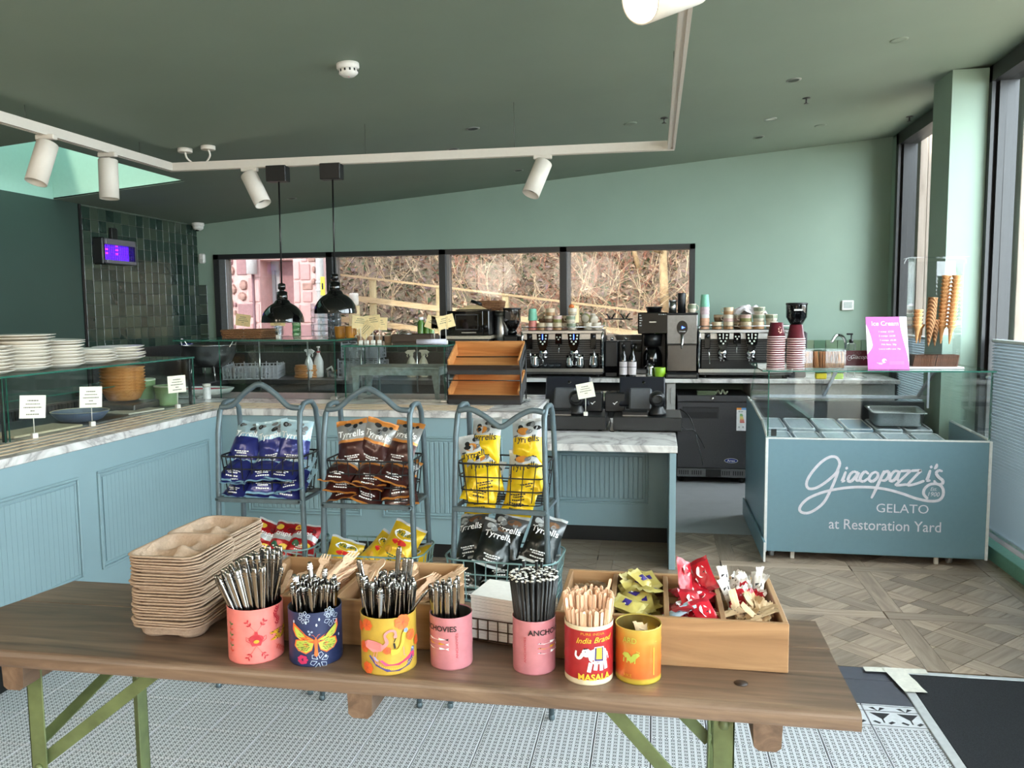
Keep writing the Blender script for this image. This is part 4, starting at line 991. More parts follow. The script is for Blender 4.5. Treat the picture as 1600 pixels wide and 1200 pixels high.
def rack(cx, cy, rot, wt_, wb, hump, label, ztop=1.17):
 t = thing('crisp_rack', label, 'rack', (cx, cy, 0), rot); df, db = -.045, .135
 for s in (-1, 1):
  xt, xb = s * wt_, s * wb; g = lambda z: xt + (xb - xt) * (ztop - z) / ztop
  pts = [(xb, df - .035, .0), (g(.7), df - .008, .7), (g(1.05), df, 1.05), (xt, df + .015, ztop - .035), (xt, df + .05, ztop - .004), (xt, .045, ztop), (xt, db - .05, ztop - .004), (xt, db - .015, ztop - .035), (g(1.05), db, 1.05), (g(.7), db + .012, .7), (xb, db + .035, 0)]
  M().tube(pts, .0108, 8).build('side_frame', RACK, t)
  for y in (df - .035, db + .035): M().lathe([(.012, 0), (.012, .012), (.009, .02)], 10, 0, TM((xb, y, 0))).build('foot', RACK, t)
 hy = df + .02
 hp = [(-wt_, hy, ztop - .018), (-wt_ + .05, hy, ztop - .012), (-wt_ + .1, hy, ztop + hump * .45), (-wt_ + .15, hy, ztop + hump * .92), (0, hy, ztop + hump), (wt_ - .15, hy, ztop + hump * .92), (wt_ - .1, hy, ztop + hump * .45), (wt_ - .05, hy, ztop - .012), (wt_, hy, ztop - .018)]
 M().tube(curve_pts(hp, 5), .0112, 8).build('handle', RACK, t)
 for z, m in ((.785, RACK), (.43, RACK)):
  w = wt_ + (wb - wt_) * (ztop - z) / ztop
  f = M().box((-w, df - .03, z - .012), (w, df - .012, z + .006), 0, .002).box((-w, db + .0, z - .012), (w, db + .018, z + .006), 0, .002).box((-w - .004, df - .03, z - .008), (-w + .012, db + .018, z + .004), 0, .002).box((w - .012, df - .03, z - .008), (w + .004, db + .018, z + .004), 0, .002)
  f.build('shelf_frame', m, t)
 basket(t, .80, .155, wt_ - .012, .085, 4, WIREB, .048, .03)
 basket(t, .435, .16, wb - .0, .115, 4, WIREA, .03, .07, .02)
 return t
rack(-1.555, 3.02, 0, .172, .2, .075, 'grey wire rack holding blue crisp bags over red sweets bags')
rack(-1.09, 2.985, 0, .170, .2, .065, 'grey wire rack holding brown crisp bags over yellow crisp bags')
rack(-.565, 2.985, -.07, .168, .2, -.075, 'grey wire rack with dipped handle holding yellow over black crisp bags')
# ---------------------------------------------------------------- crisp bags
def bag_fn(w, h, t, seed):
 q = random.Random(seed); o = Vector((q.uniform(0, 50), q.uniform(0, 50), 0))
 def f(u, v, side):
  x = (u - .5) * w * (1 - .07 * sin(pi * v)); z = (v - .5) * h
  e = max(0, sin(pi * min(1, max(0, (v - .06) / .88)))) ** .55 * max(0, 1 - (2 * u - 1) ** 2) ** .6
  y = side * t / 2 * e
  nz = noise.noise(Vector((u * 5, v * 6, side * 3)) + o) * .010 + noise.noise(Vector((u * 13, v * 11, side * 3)) + o) * .0045
  wv = .003 * sin(u * 15 + seed) * (1 if v > .94 or v < .06 else 0)
  return Vector((x, y + nz * e * side * .9 + wv, z + .006 * noise.noise(Vector((u * 3, 0, seed)))))
 return f
BAGK = {}
def bag_proto(key, w, h, t, zones, foil, logo, lcol, lz=.62, lsize=.032, seed=1, extras=None, sx=1.0):
 f = bag_fn(w, h, t, seed); nu, nv = 12, 18; b = M()
 def zone(u, v):
  for k, (v1, mi) in enumerate(zones):
   if v < v1: return mi
  return 0
 b.grid(lambda u, v: f(u, v, -1), nu, nv, 0, True, None, lambda u, v: zone(u, v))
 b.grid(lambda u, v: f(1 - u, v, 1), nu, nv, 0, True, None, lambda u, v: zone(u, v))
 o = bpy.data.objects.new('body', b.mesh('crisp_bag', foil)); o.hide_render = False
 wr = lambda x, y, z: f(min(1, max(0, x / w + .5)), min(1, max(0, y / h + .5)), -1) + Vector((0, -.0016 - z, 0))
 tx = M(); tx.text(logo, lsize, None, 0, 0, lambda x, y, z: wr(x, y + (lz - .5) * h + .06 * abs(x), z), shear=.06, sx=sx, bold=.012)
 for k, ww in ((-.30 * h, .5), (-.34 * h, .35), (-.40 * h, .42)):
  for i in range(6):
   x0 = -w * ww / 2 + w * ww * i / 6
   tx.blob([(x0, k), (x0 + w * ww / 7.5, k), (x0 + w * ww / 7.5, k + .0045), (x0, k + .0045)], 0, wrap=wr)
 for (poly, mi) in (extras or []):
  tx.blob(poly, mi, wrap=lambda x, y, z: wr(x, y, .0004))
 return o.data, tx, lcol
def ell(cx, cy, rx, ry, n=14): return [(cx + rx * cos(6.2832 * i / n), cy + ry * sin(6.2832 * i / n)) for i in range(n)]
def foil(name, rgb, rough=.3): return mat(name, rgb, rough, metal=.25, grain=.05, gscale=30, coat=.3)
def make_bags(key, label, group, w, h, t, zones, mats_, logo, lmats, lz, lsize, extras=None, sx=1.0, nvar=3, name='crisp_bag'):
 out = []
 for k in range(nvar):
  me, tx, lc = bag_proto(key, w, h, t, zones, mats_, logo, lmats, lz, lsize, 3 + 7 * k, extras, sx)
  out.append((me, tx.mesh('logo', lmats)))
 def place(loc, rot, k, lab=None):
  tt = thing(name, lab or label, 'snack bag', loc, rot, group)
  me, lm = out[k % nvar]; bo = piece('body', me, tt); piece('logo', lm, bo); return tt
 return place
def photo_patch(h, top=.5, lo=.2, seed=0, n=7, w=.13):
 """dark blotches of a black and white picture printed on the top third of a bag"""
 q = random.Random(seed); out = []
 for _ in range(n):
  cx, cy = q.uniform(-.36, .36) * w, q.uniform(lo, top - .1) * h; out.append((ell(cx, cy, q.uniform(.06, .13) * w, q.uniform(.03, .07) * h, 9), q.choice((1, 2))))
 return out
BWD, BWM = mat('print_black', (34, 34, 36), .4), mat('print_grey', (120, 122, 124), .4)
BWS = foil('silver_foil', (206, 208, 210), .25)
bl = make_bags('blue', 'dark blue crisp bag with silver photo top in the upper basket of the first rack', 'blue crisp bags', .135, .19, .055, [(.05, 1), (.58, 0), (.62, 1), (2, 2)],
               [foil('navy_foil', (36, 42, 112)), foil('pale_blue_foil', (150, 190, 214)), foil('ice_foil', (176, 204, 216))], 'Tyrrells', [WHITEI, BWD, BWM], .56, .037, photo_patch(.19, seed=1))
br = make_bags('brown', 'dark brown crisp bag with copper trim in the upper basket of the middle rack', 'brown crisp bags', .135, .19, .055, [(.05, 1), (.52, 0), (.57, 1), (.9, 2), (2, 1)],
               [foil('brown_foil', (66, 30, 28)), foil('copper_foil', (206, 132, 62)), foil('grey_foil', (150, 148, 146))], 'Tyrrells', [WHITEI, BWD, BWM], .60, .037, photo_patch(.19, seed=2))
ye = make_bags('yellow', 'bright yellow crisp bag with black and white photo top in the rack with dipped handle', 'yellow crisp bags in the upper basket', .135, .195, .06, [(.62, 0), (2, 1)],
               [foil('yellow_foil', (236, 196, 24)), BWS], 'Tyrrells', [BWD, BWD, BWM, mat('print_orange', (206, 134, 60), .4)], .50, .037, photo_patch(.195, seed=3) + [(ell(-.01, .045, .026, .016), 3)])
bk = make_bags('black', 'glossy black crisp bag in the lower basket of the rack with dipped handle', 'black crisp bags', .14, .2, .06, [(.06, 1), (.66, 0), (.93, 2), (2, 1)],
               [foil('black_foil', (22, 26, 26)), BWS, foil('charcoal_foil', (84, 84, 86))], 'Tyrrells', [WHITEI, BWS, BWM, mat('print_brown', (120, 84, 58), .4)], .56, .037, photo_patch(.2, seed=4) + [(ell(.02, .06, .03, .014), 3)])
wa = make_bags('walk', 'yellow crisp bag with red and green print in the lower basket of the middle rack', 'yellow crisp bags in the lower basket', .14, .19, .065, [(.05, 1), (.93, 0), (2, 1)],
               [foil('lemon_foil', (232, 190, 40)), BWS], 'Walkers', [mat('print_green', (26, 92, 62), .4), WHITEI, mat('print_red', (206, 44, 40), .4), mat('print_gold', (206, 150, 40), .4)], .66, .026,
               [(ell(0, .036, .05, .022), 1), (ell(-.005, .0, .034, .012), 2), (ell(.03, -.045, .02, .012), 3), (ell(-.035, -.04, .018, .014), 3)])
rd = make_bags('red', 'red and silver sweets bag in the lower basket of the first rack', 'red sweets bags', .12, .16, .055, [(.05, 1), (.4, 0), (.55, 1), (.92, 0), (2, 1)],
               [foil('red_foil', (172, 26, 32)), BWS], 'crisps', [WHITEI, mat('print_yellow', (230, 190, 60), .4), mat('print_dark_red', (96, 16, 22), .4), mat('print_green', (26, 92, 62), .4)], .5, .03,
               [(ell(-.03, .04, .02, .014), 1), (ell(.03, .03, .018, .012), 2), (ell(.02, -.045, .022, .012), 1), (ell(-.025, -.04, .016, .012), 3)])
def fill(place, cx, cy, z, w, rows, cols, rot0, q, lean, lab=None, dz=.042, bl=(.95, 1.25)):
 """shingled rows of bags: lower bags lie flatter, the last row stands up"""
 k = 0
 for r in range(rows):
  last = r == rows - 1
  for c in range(cols):
   x = (c - (cols - 1) / 2) * w / cols + q.uniform(-.012, .012)
   if last and q.random() < .0: continue
   ln = -(lean if last else q.uniform(*bl))
   yy = (.03 if last else -.02) + q.uniform(-.008, .008); zz = z + .035 + dz * r + (.062 if last else 0)
   lx, ly = x * cos(rot0) - yy * sin(rot0), x * sin(rot0) + yy * cos(rot0)
   place((cx + lx, cy + ly, zz), (ln + q.uniform(-.18, .18), q.gauss(0, .2 if last else .14), rot0 + q.gauss(0, .16)), k + r, lab and lab + ', ' + ('top row' if last else 'row %s from the bottom' % ('one', 'two', 'three')[r]) + ', ' + (('counter end', 'middle', 'far end') if cols == 3 else ('counter end', 'far end') if cols == 2 else ('counter end', 'second', 'third', 'far end'))[c]); k += 1
q = random.Random(5)
fill(bl, -1.555, 3.065, .80, .33, 4, 3, 0, q, .5, 'navy crisp bag', dz=.033)
fill(br, -1.09, 3.03, .80, .34, 4, 3, 0, q, .42, 'brown crisp bag', dz=.036)
fill(ye, -.565, 3.03, .80, .31, 4, 2, -.07, q, .35, 'yellow crisp bag with photo top', dz=.040, bl=(.55, .75))
ye((-.68, 3.05, .955), (-.3, -.25, .0), 2, 'yellow crisp bag leaning behind the others at the counter end')
fill(bk, -.565, 3.015, .44, .40, 4, 3, -.07, q, .55, 'glossy black crisp bag', dz=.036)
bk((-.60, 3.0, .63), (-.75, .3, .1), 1, 'glossy black crisp bag lying tilted on top of its basket')
wa((-1.22, 2.99, .55), (-.9, .35, .3), 0, 'yellow crisp bag with green print, at the counter end under another'); wa((-1.15, 3.04, .50), (-1.1, -.2, 0), 1, 'yellow crisp bag with green print, second from the counter end'); wa((-1.02, 3.02, .50), (-1.1, .2, .2), 2, 'yellow crisp bag with green print, in the middle, lying low'); wa((-1.07, 3.03, .56), (-.9, .5, -.2), 1, 'yellow crisp bag with green print, tilted in the middle'); wa((-.99, 3.03, .60), (-.65, .35, -.1), 0, 'yellow crisp bag with green print, standing highest of its basket'); wa((-.95, 3.04, .52), (-.9, -.3, -.3), 2, 'yellow crisp bag with green print, at the far end'); wa((-1.25, 3.05, .49), (-1.1, .1, .1), 2, 'yellow crisp bag with green print, half buried at the counter end')
fill(rd, -1.555, 3.04, .44, .36, 3, 4, 0, q, .9, 'red sweets bag', dz=.03)
# ================================================================ TRESTLE TABLE
ZT0 = 0.76
TBL = wood('old_pine_table', (70, 56, 47), (112, 90, 74), (146, 121, 101), 'x', .36, .9, .35)
TBE = wood('old_pine_block', (78, 60, 48), (108, 84, 66), (134, 108, 88), 'y', .55, 1)
GRN = mat('olive_green_paint', (94, 105, 66), .45, grain=.12, gscale=18)
tb = thing('trestle_table', 'old wooden trestle table with olive green folding legs', 'table', (0, 0, 0))
def plank(x0, x1, y0, y1, x0b, name, rnd_front):
 r = .016 if rnd_front else .003; th = .036; prof = []
 for k in range(6): a = pi / 2 * k / 5; prof.append((y0 + r - r * cos(a) if False else y0 + r * (1 - sin(a)), ZT0 - r * (1 - cos(a)) if True else 0))
 prof = [(y0 + r - r * sin(pi / 2 * (1 - k / 5)), ZT0 - r + r * cos(pi / 2 * (1 - k / 5))) for k in range(6)]
 prof = [(y0 + .002, ZT0 - th), (y0, ZT0 - th + .006)] + prof + [(y1, ZT0), (y1, ZT0 - th)]
 n = len(prof); b = M(); vs = []; N = 10
 for i in range(N + 1):
  t = i / N
  for y, z in prof:
   xa = x0 + (x0b - x0) * (y - y0) / max(1e-6, y1 - y0); x = xa + (x1 - xa) * t
   vs.append((x, y + (.0015 * sin(9 * t) if y < y0 + .03 else 0), z))
 fs = [(i * n + j, i * n + (j + 1) % n, (i + 1) * n + (j + 1) % n, (i + 1) * n + j) for i in range(N) for j in range(n)]
 b.add(vs, fs + [tuple(range(n)), tuple(range(N * n, N * n + n))[::-1]]); b.build(name, TBL, tb)
plank(-1.765, .393, 1.562, 1.862, -1.69, 'plank', True)
plank(-1.69, .395, 1.864, 2.032, -1.655, 'plank', False)
for x in (-1.452, -.612, .222):
 b = M(); prof = [(-.028, 0), (.028, 0), (.026, -.048), (.016, -.056), (-.016, -.056), (-.026, -.048)]
 vs = [(x + a, y, ZT0 - .036 + c) for y in (1.568, 2.0) for a, c in prof]; n = 6
 b.add(vs, [tuple(range(6)), tuple(range(6, 12))[::-1]] + [(i, i + 6, (i + 1) % 6 + 6, (i + 1) % 6) for i in range(6)]); b.build('batten', TBE, tb)
def leg(x, y, sx, sy):
 b = M(); t = .004; w = .042
 b.box((x, y, 0), (x + sx * w, y + sy * t, .724), 0, .001).box((x, y, 0), (x + sx * t, y + sy * w, .724), 0, .001)
 o = b.build('leg', GRN, tb)
 for z in (.45, .69): M().lathe([(.011, 0), (.0105, .004), (.006, .007), (0, .008)], 12, 0, TM((x + sx * .021, y, z), (pi / 2, 0, 0))).build('bolt', GRN, tb)
leg(-1.465, 1.62, 1, 1); leg(-1.41, 1.99, -1, -1); leg(.165, 1.62, -1, 1); leg(.135, 1.99, 1, -1)
def brace(a, c, w=.03):
 a, c = Vector(a), Vector(c); F = Matrix.Translation(a) @ frame_from(c - a, (0, 1, 0)).to_4x4()
 M().box((-.002, -w / 2, 0), (.002, w / 2, (c - a).length), 0, .001, F).build('brace', GRN, tb)
brace((-1.445, 1.632, .46), (-1.11, 1.632, .72)); brace((-1.460, 1.645, .50), (-1.43, 1.97, .60))
brace((.15, 1.632, .44), (-.105, 1.632, .722)); brace((.14, 1.975, .46), (-.10, 1.975, .70)); brace((.15, 1.66, .5), (.15, 1.97, .60))
M().box((-1.45, 1.62, .1), (-1.42, 1.99, .13), 0, .002).build('stretcher', GRN, tb); M().box((.135, 1.62, .1), (.165, 1.99, .13), 0, .002).build('stretcher', GRN, tb)
M().lathe([(.014, 0), (.0145, .0008), (0, .001)], 12, 0, TM((.18, 1.66, ZT0))).build('knot', mat('dark_knot', (44, 32, 26), .6), tb)
# ================================================================ CUP CARRIERS
PULP = mat('moulded_pulp', (168, 143, 122), .92, grain=.05, gscale=160, bump=.8)
def carrier_mesh(seed, legs=False):
 q = random.Random(seed); n = 40; b = M()
 def ring(w, d, r, z, wob=0):
  out = []
  P = rrect(w, d, r, 6)
  for i, (x, y) in enumerate(P): out.append((x, y, z + wob * noise.noise(Vector((x * 22, y * 22, seed)))))
  return out
 hw, hd = .088, .102
 R_ = [ring(hw + .001, hd + .001, .036, .0, .003), ring(hw + .004, hd + .004, .038, .0018, .003), ring(hw + .001, hd + .001, .037, .0038, .003), ring(hw - .008, hd - .008, .034, .003, .002), ring(hw - .012, hd - .012, .031, -.02, 0)]
 k = len(R_[0]); vs = [p for r in R_ for p in r]; fs = []
 for a in range(len(R_) - 1):
  for i in range(k): fs.append((a * k + i, a * k + (i + 1) % k, (a + 1) * k + (i + 1) % k, (a + 1) * k + i))
 b.add(vs, fs, 0, True)
 # the pressed inside: four wells round a raised cross
 def top(u, v):
  x = (u - .5) * 2 * (hw - .010); y = (v - .5) * 2 * (hd - .010)
  s = 1
  for cx in (-1, 1):
   for cy in (-1, 1):
    d = sqrt((x - cx * .042) ** 2 + (y - cy * .048) ** 2)
    s = min(s, 1 / (1 + math.exp(-(d - .034) * 260)))
  edge = min(hw - .01 - abs(x), hd - .01 - abs(y)); rim = max(0, 1 - edge / .012)
  ridge = .004 * math.exp(-((abs(x) - .0) / .012) ** 2) + .005 * math.exp(-(y / .012) ** 2)
  cr = .010 * math.exp(-((x * x + y * y) / .0006))
  z = -.034 + .034 * s * (.75 + .25 * rim) - .008 * (1 - rim) * s + ridge * s + cr
  rr = sqrt(max(0, abs(x) - (hw - .045)) ** 2 + max(0, abs(y) - (hd - .045)) ** 2); k_ = min(1, .034 / rr) if rr > .034 else 1
  if rr > .034:
   ax, ay = max(0, abs(x) - (hw - .045)), max(0, abs(y) - (hd - .045)); x = math.copysign(hw - .045 + ax * k_, x) if ax else x; y = math.copysign(hd - .045 + ay * k_, y) if ay else y
  return (x, y, z)
 if legs is not None: b.grid(top, 34, 38, 0, True)
 if legs:
  for cx in (-1, 1):
   for cy in (-1, 1): b.lathe([(.046, .0), (.042, -.012), (.036, -.024), (.030, -.030), (0, -.031)], 20, 0, TM((cx * .042, cy * .050, 0)), True, (False, False))
 return b.mesh('cup_carrier', PULP)
cmid = [carrier_mesh(s, None) for s in (1, 2, 3, 4)]; cbot = carrier_mesh(7, True); ctop = carrier_mesh(8, False)
def carrier_stack(x, y, n, rot, dz, label):
 for k in range(n):
  me = cbot if k == 0 else ctop if k == n - 1 else cmid[k % 4]
  o = bpy.data.objects.new('cup_carrier', me); COL.objects.link(o)
  o.location = (x + R.uniform(-.004, .004), y + R.uniform(-.004, .004), ZT0 + .0315 + dz * k); o.rotation_euler = (R.uniform(-.006, .006), R.uniform(-.006, .006), rot + R.uniform(-.02, .02) + (pi if k % 2 else 0))
  tag(o, label + ', ' + nth(n - k), 'cup carrier', 'stacked pulp cup carriers')
carrier_stack(-1.138, 1.775, 25, .03, .0071, 'pulp cup carrier in the tall front stack')
carrier_stack(-1.168, 1.978, 27, -.04, .0062, 'pulp cup carrier in the rear stack')
# ================================================================ TINS
def tin(px, py, r, h, label, body, inner, ribs=(), bands=None, yaw=0):
 p = oz(px, py, ZT0); d = Vector((p.x, p.y, 0)).normalized(); c = Vector((p.x, p.y, 0)) + d * r
 face = math.atan2(d.y, d.x) - pi / 2 + yaw           # print faces the aisle
 t = thing('tin', label, 'tin', (c.x, c.y, ZT0), face)
 pr = [(r * .985, 0), (r, .003)]; zs = [(h * k / 30) for k in range(1, 30)]
 for z in zs: pr.append((r * (1 + (.012 if any(abs(z / h - q) < .02 for q in ribs) else 0)), z))
 pr += [(r, h - .003), (r * 1.012, h - .001), (r * 1.0, h + .001), (r * .965, h - .001)]
 b = M().lathe(pr, 40, 0, None, True, (True, False)); 
 if bands:
  lo, hi, mi = bands
  o0 = 0; k = len(pr)
  for f_ in range(len(b.f)):
   zz = sum(b.v[i].z for i in b.f[f_]) / len(b.f[f_]) / h
   if zz < lo or zz > hi: b.mi[f_] = 1
 b.lathe([(r * .965, h - .001), (r * .96, .006), (0, .005)], 40, 2, None, True, (False, False))
 b.build('body', [body, bands[2] if bands else body, inner], t)
 def W(x, y, z): a = x / r; rr = r * 1.0135 + .0006 + z; return (rr * sin(a), -rr * cos(a), y)
 TRH[round(c.x, 4)] = (r * .955 - .0035, h); return t, W, c
TRH = {}
INNER = mat('tin_inside', (150, 146, 138), .3, metal=.9); GOLDIN = mat('gold_lacquer', (176, 150, 84), .25, metal=.8)
CORAL = mat('coral_tin', (222, 122, 116), .35); NAVY = mat('navy_tin', (36, 48, 86), .35); MUST = mat('mustard_tin', (186, 152, 60), .35); DPINK = mat('dusty_pink_tin', (190, 120, 128), .3, coat=.3); REDT = mat('chilli_red_tin', (168, 38, 44), .35); CREAMT = mat('cream_tin', (224, 208, 176), .35)
def sprig(b, W, x, y, ang, L, n, m, lw=.35):
 ca, sa = cos(ang), sin(ang)
 b.stroke([(x, y), (x + ca * L, y + sa * L)], .0009, m, wrap=W, z=.0002)
 for i in range(n):
  for s in (-1, 1):
   t = (i + .6) / n * L; bx, by = x + ca * t, y + sa * t; a2 = ang + s * .8; l2 = L * lw
   ex, ey = bx + cos(a2) * l2, by + sin(a2) * l2; nx, ny = -sin(a2) * l2 * .22, cos(a2) * l2 * .22
   b.blob([(bx, by), ((bx + ex) / 2 - nx, (by + ey) / 2 - ny), (ex, ey), ((bx + ex) / 2 + nx, (by + ey) / 2 + ny)], m, wrap=W, z=.0002)
PR = [mat('print_crimson', (176, 40, 52), .5), mat('print_rust', (206, 76, 62), .5), mat('print_gold', (206, 166, 76), .5), mat('print_ink', (32, 28, 30), .5), mat('print_lime', (176, 188, 76), .5), mat('print_ice', (198, 212, 232), .5), mat('print_flame', (228, 106, 48), .5), mat('print_flamingo', (226, 132, 132), .5), mat('print_indigo', (58, 46, 108), .5), WHITEI, mat('print_sky', (128, 146, 190), .5), mat('print_cerise', (190, 44, 92), .5), mat('print_yellow', (230, 190, 60), .4), mat('print_leaf', (84, 120, 70), .5)]
# 1 coral
t1, W, c1 = tin(402, 1038, .0605, .122, 'coral pink tin printed with a red urn and a leopard, full of knives', CORAL, INNER)
b = M()
for (x, y, a) in ((-.004, .083, 2.2), (.004, .083, .94), (-.004, .029, -2.2), (.004, .029, -.94)):
 b.stroke([(0, .072 if y > .05 else .042), (x * 2.2, y)], .0007, 1, wrap=W, z=.0002); sprig(b, W, x * 2.2, y, a, .018, 2, 0, .5)
b.blob([(-.013, .052), (-.009, .042), (.009, .042), (.013, .052), (.016, .057), (.013, .063), (.005, .067), (-.005, .067), (-.013, .063), (-.016, .057)], 0, wrap=W, z=.0003)
b.blob([(-.004, .066), (.004, .066), (.003, .074), (-.003, .074)], 0, wrap=W, z=.0004); b.blob(ell(0, .052, .006, .004), 2, wrap=W, z=.0007); b.blob([(-.015, .0585), (.015, .0585), (.015, .0605), (-.015, .0605)], 1, wrap=W, z=.0006)
for s in (-1, 1): b.stroke([(s * .015, .06), (s * .021, .063), (s * .021, .055), (s * .013, .05)], .0013, 0, wrap=W, z=.0003)
lp = [(.030, .066), (.042, .067), (.055, .069), (.07, .07), (.085, .068), (.085, .052), (.07, .046), (.056, .044), (.05, .049), (.040, .046), (.03, .048), (.041, .053), (.048, .056), (.042, .061), (.031, .062)]
b.blob(lp[:4] + lp[3:], 2, wrap=W, z=.0003)
q = random.Random(3)
for _ in range(60):
 x, y = q.uniform(.034, .083), q.uniform(.046, .069); b.blob(ell(x, y, .0013, .001, 6), 3, wrap=W, z=.0006)
for k in range(9): sprig(b, W, .046 + .006 * sin(k), .074 + k * .0045, 1.3 + .2 * sin(k), .010, 1, 0, .9)
for k in range(5): sprig(b, W, .044 + .006 * k, .036 - k * .0042, -.9, .010, 1, 1, .9)
for k in range(6): sprig(b, W, -.062, .02 + k * .012, 1.3, .012, 1, (1, 13)[k % 2], .8)
b.build('print', PR, t1)
# 2 navy
t2, W, c2 = tin(495, 1042, .0585, .12, 'navy tin printed with a butterfly and white flowers, full of forks', NAVY, INNER, (.12,))
b = M()
for s in (-1, 1):
 b.blob([(s * .004, .062), (s * .02, .072), (s * .043, .092), (s * .052, .098), (s * .054, .082), (s * .046, .068), (s * .03, .058), (s * .004, .054)][::s], 6, wrap=W, z=.0002)
 b.blob([(s * .004, .060), (s * .02, .068), (s * .042, .086), (s * .048, .09), (s * .049, .080), (s * .042, .067), (s * .026, .058)][::s], 4, wrap=W, z=.0005)
 b.blob([(s * .004, .056), (s * .03, .062), (s * .046, .060), (s * .05, .046), (s * .04, .036), (s * .022, .03), (s * .009, .038)][::s], 6, wrap=W, z=.0003)
 b.blob([(s * .005, .054), (s * .028, .06), (s * .043, .058), (s * .046, .046), (s * .036, .038), (s * .022, .033), (s * .010, .04)][::s], 4, wrap=W, z=.0006)
 q = random.Random(4)
 for _ in range(34):
  a = q.uniform(-.7, .75); L0 = q.uniform(.014, .04); L1 = L0 + .006; b.stroke([(s * L0 * cos(a), .053 + L0 * sin(a) * .85), (s * L1 * cos(a), .053 + L1 * sin(a) * .85)], .0011, q.choice((3, 3, 13, 6)), wrap=W, z=.0009)
 b.stroke([(s * .001, .066), (s * .005, .072), (s * .009, .073)], .0008, 6, wrap=W, z=.0006)
b.blob([(-.0035, .06), (-.003, .04), (-.0045, .028), (0, .023), (.0045, .028), (.003, .04), (.0035, .06), (0, .068)], 6, wrap=W, z=.0009)
def daisy(x, y, r, n=6, m=5):
 for i in range(n):
  a = 6.283 * i / n + .3; cx, cy = x + cos(a) * r, y + sin(a) * r
  pts = [(x + cos(a) * r * .25, y + sin(a) * r * .25), (x + cos(a + .35) * r * .8, y + sin(a + .35) * r * .8), (cx, cy), (x + cos(a - .35) * r * .8, y + sin(a - .35) * r * .8), (x + cos(a) * r * .25, y + sin(a) * r * .25)]
  b.stroke(pts, .0012, m, wrap=W, z=.0003)
daisy(.006, .014, .02); daisy(.036, .103, .018); daisy(-.024, .112, .014); daisy(.03, .118, .012); daisy(-.012, .078, .006, 3)
for k in range(7): b.blob(ell(-.03 + .007 * cos(k * .9), .017 + .007 * sin(k * .9), .006, .0035, 8), 11, wrap=W, z=.0003)
for x, y in ((.002, .094), (.008, .106), (-.02, .1), (.02, .022), (-.05, .1), (.056, .06)): b.blob(ell(x, y, .002, .0035, 8), 5, wrap=W, z=.0003)
b.build('print', PR, t2)
# 3 mustard
t3, W, c3 = tin(609, 1056, .060, .124, 'mustard tin printed with flamingos in a boat, packed with spoons and forks', MUST, INNER)
b = M()
def bloom(x, y, r):
 for i in range(7): b.blob(ell(x + cos(.9 * i) * r * .55, y + sin(.9 * i) * r * .55, r * .5, r * .4, 8), 6, wrap=W, z=.0003 + .0001 * i)
 for i in range(7): b.stroke([(x, y), (x + cos(.9 * i + .4) * r * .8, y + sin(.9 * i + .4) * r * .8)], .0008, 1, wrap=W, z=.0012)
for x, y, r in ((-.05, .108, .014), (.03, .114, .018), (-.06, .058, .014), (.052, .08, .013), (-.05, .014, .014), (-.004, .056, .009), (.075, .06, .012), (-.075, .1, .012)): bloom(x, y, r)
b.blob([(-.045, .042), (.06, .052), (.06, .030), (.045, .016), (.02, .009), (-.005, .010), (-.028, .022)], 8, wrap=W, z=.0014)
b.blob([(-.036, .041), (.058, .051), (.058, .041), (-.026, .032)], 10, wrap=W, z=.0017); b.blob([(-.020, .034), (.058, .043), (.058, .031), (.02, .022), (-.008, .023)], 11, wrap=W, z=.0020)
for i in range(20): x = -.022 + .076 * i / 19; b.blob(ell(x, .0255 - .012 * sin(pi * i / 19) + .004 * i / 19, .0014, .0011, 6), 12, wrap=W, z=.0024)
b.blob([(-.056, .07), (-.046, .077), (-.03, .077), (-.016, .072), (-.008, .063), (-.016, .055), (-.034, .052), (-.052, .06)], 7, wrap=W, z=.0020)
b.stroke(curve_pts([(-.012, .064, 0), (-.004, .074, 0), (-.008, .09, 0), (.002, .099, 0), (.012, .097, 0), (.014, .086, 0)], 5), [.007] * 8 + [.005] * 18, 7, wrap=W, z=.0022)
b.blob(ell(.013, .086, .004, .004, 8), 7, wrap=W, z=.0025); b.stroke([(.014, .083), (.010, .074)], .002, 3, wrap=W, z=.0026)
for x in (-.03, -.024): b.stroke([(x, .054), (x - .003, .042), (x + .002, .028), (x + .008, .026)], .0014, 7, wrap=W, z=.0024)
b.stroke(curve_pts([(.004, .052, 0), (.018, .054, 0), (.028, .07, 0), (.030, .086, 0), (.036, .094, 0)], 5), [.012, .012, .011, .010, .009, .008] + [.006] * 15, 12, wrap=W, z=.0021)
b.blob(ell(.036, .095, .005, .005, 9), 10, wrap=W, z=.0025); b.stroke([(.012, .06), (.010, .072)], .004, 3, wrap=W, z=.0023); b.stroke([(.03, .06), (.031, .042), (.036, .04)], .0014, 7, wrap=W, z=.0024)
b.build('print', PR, t3)
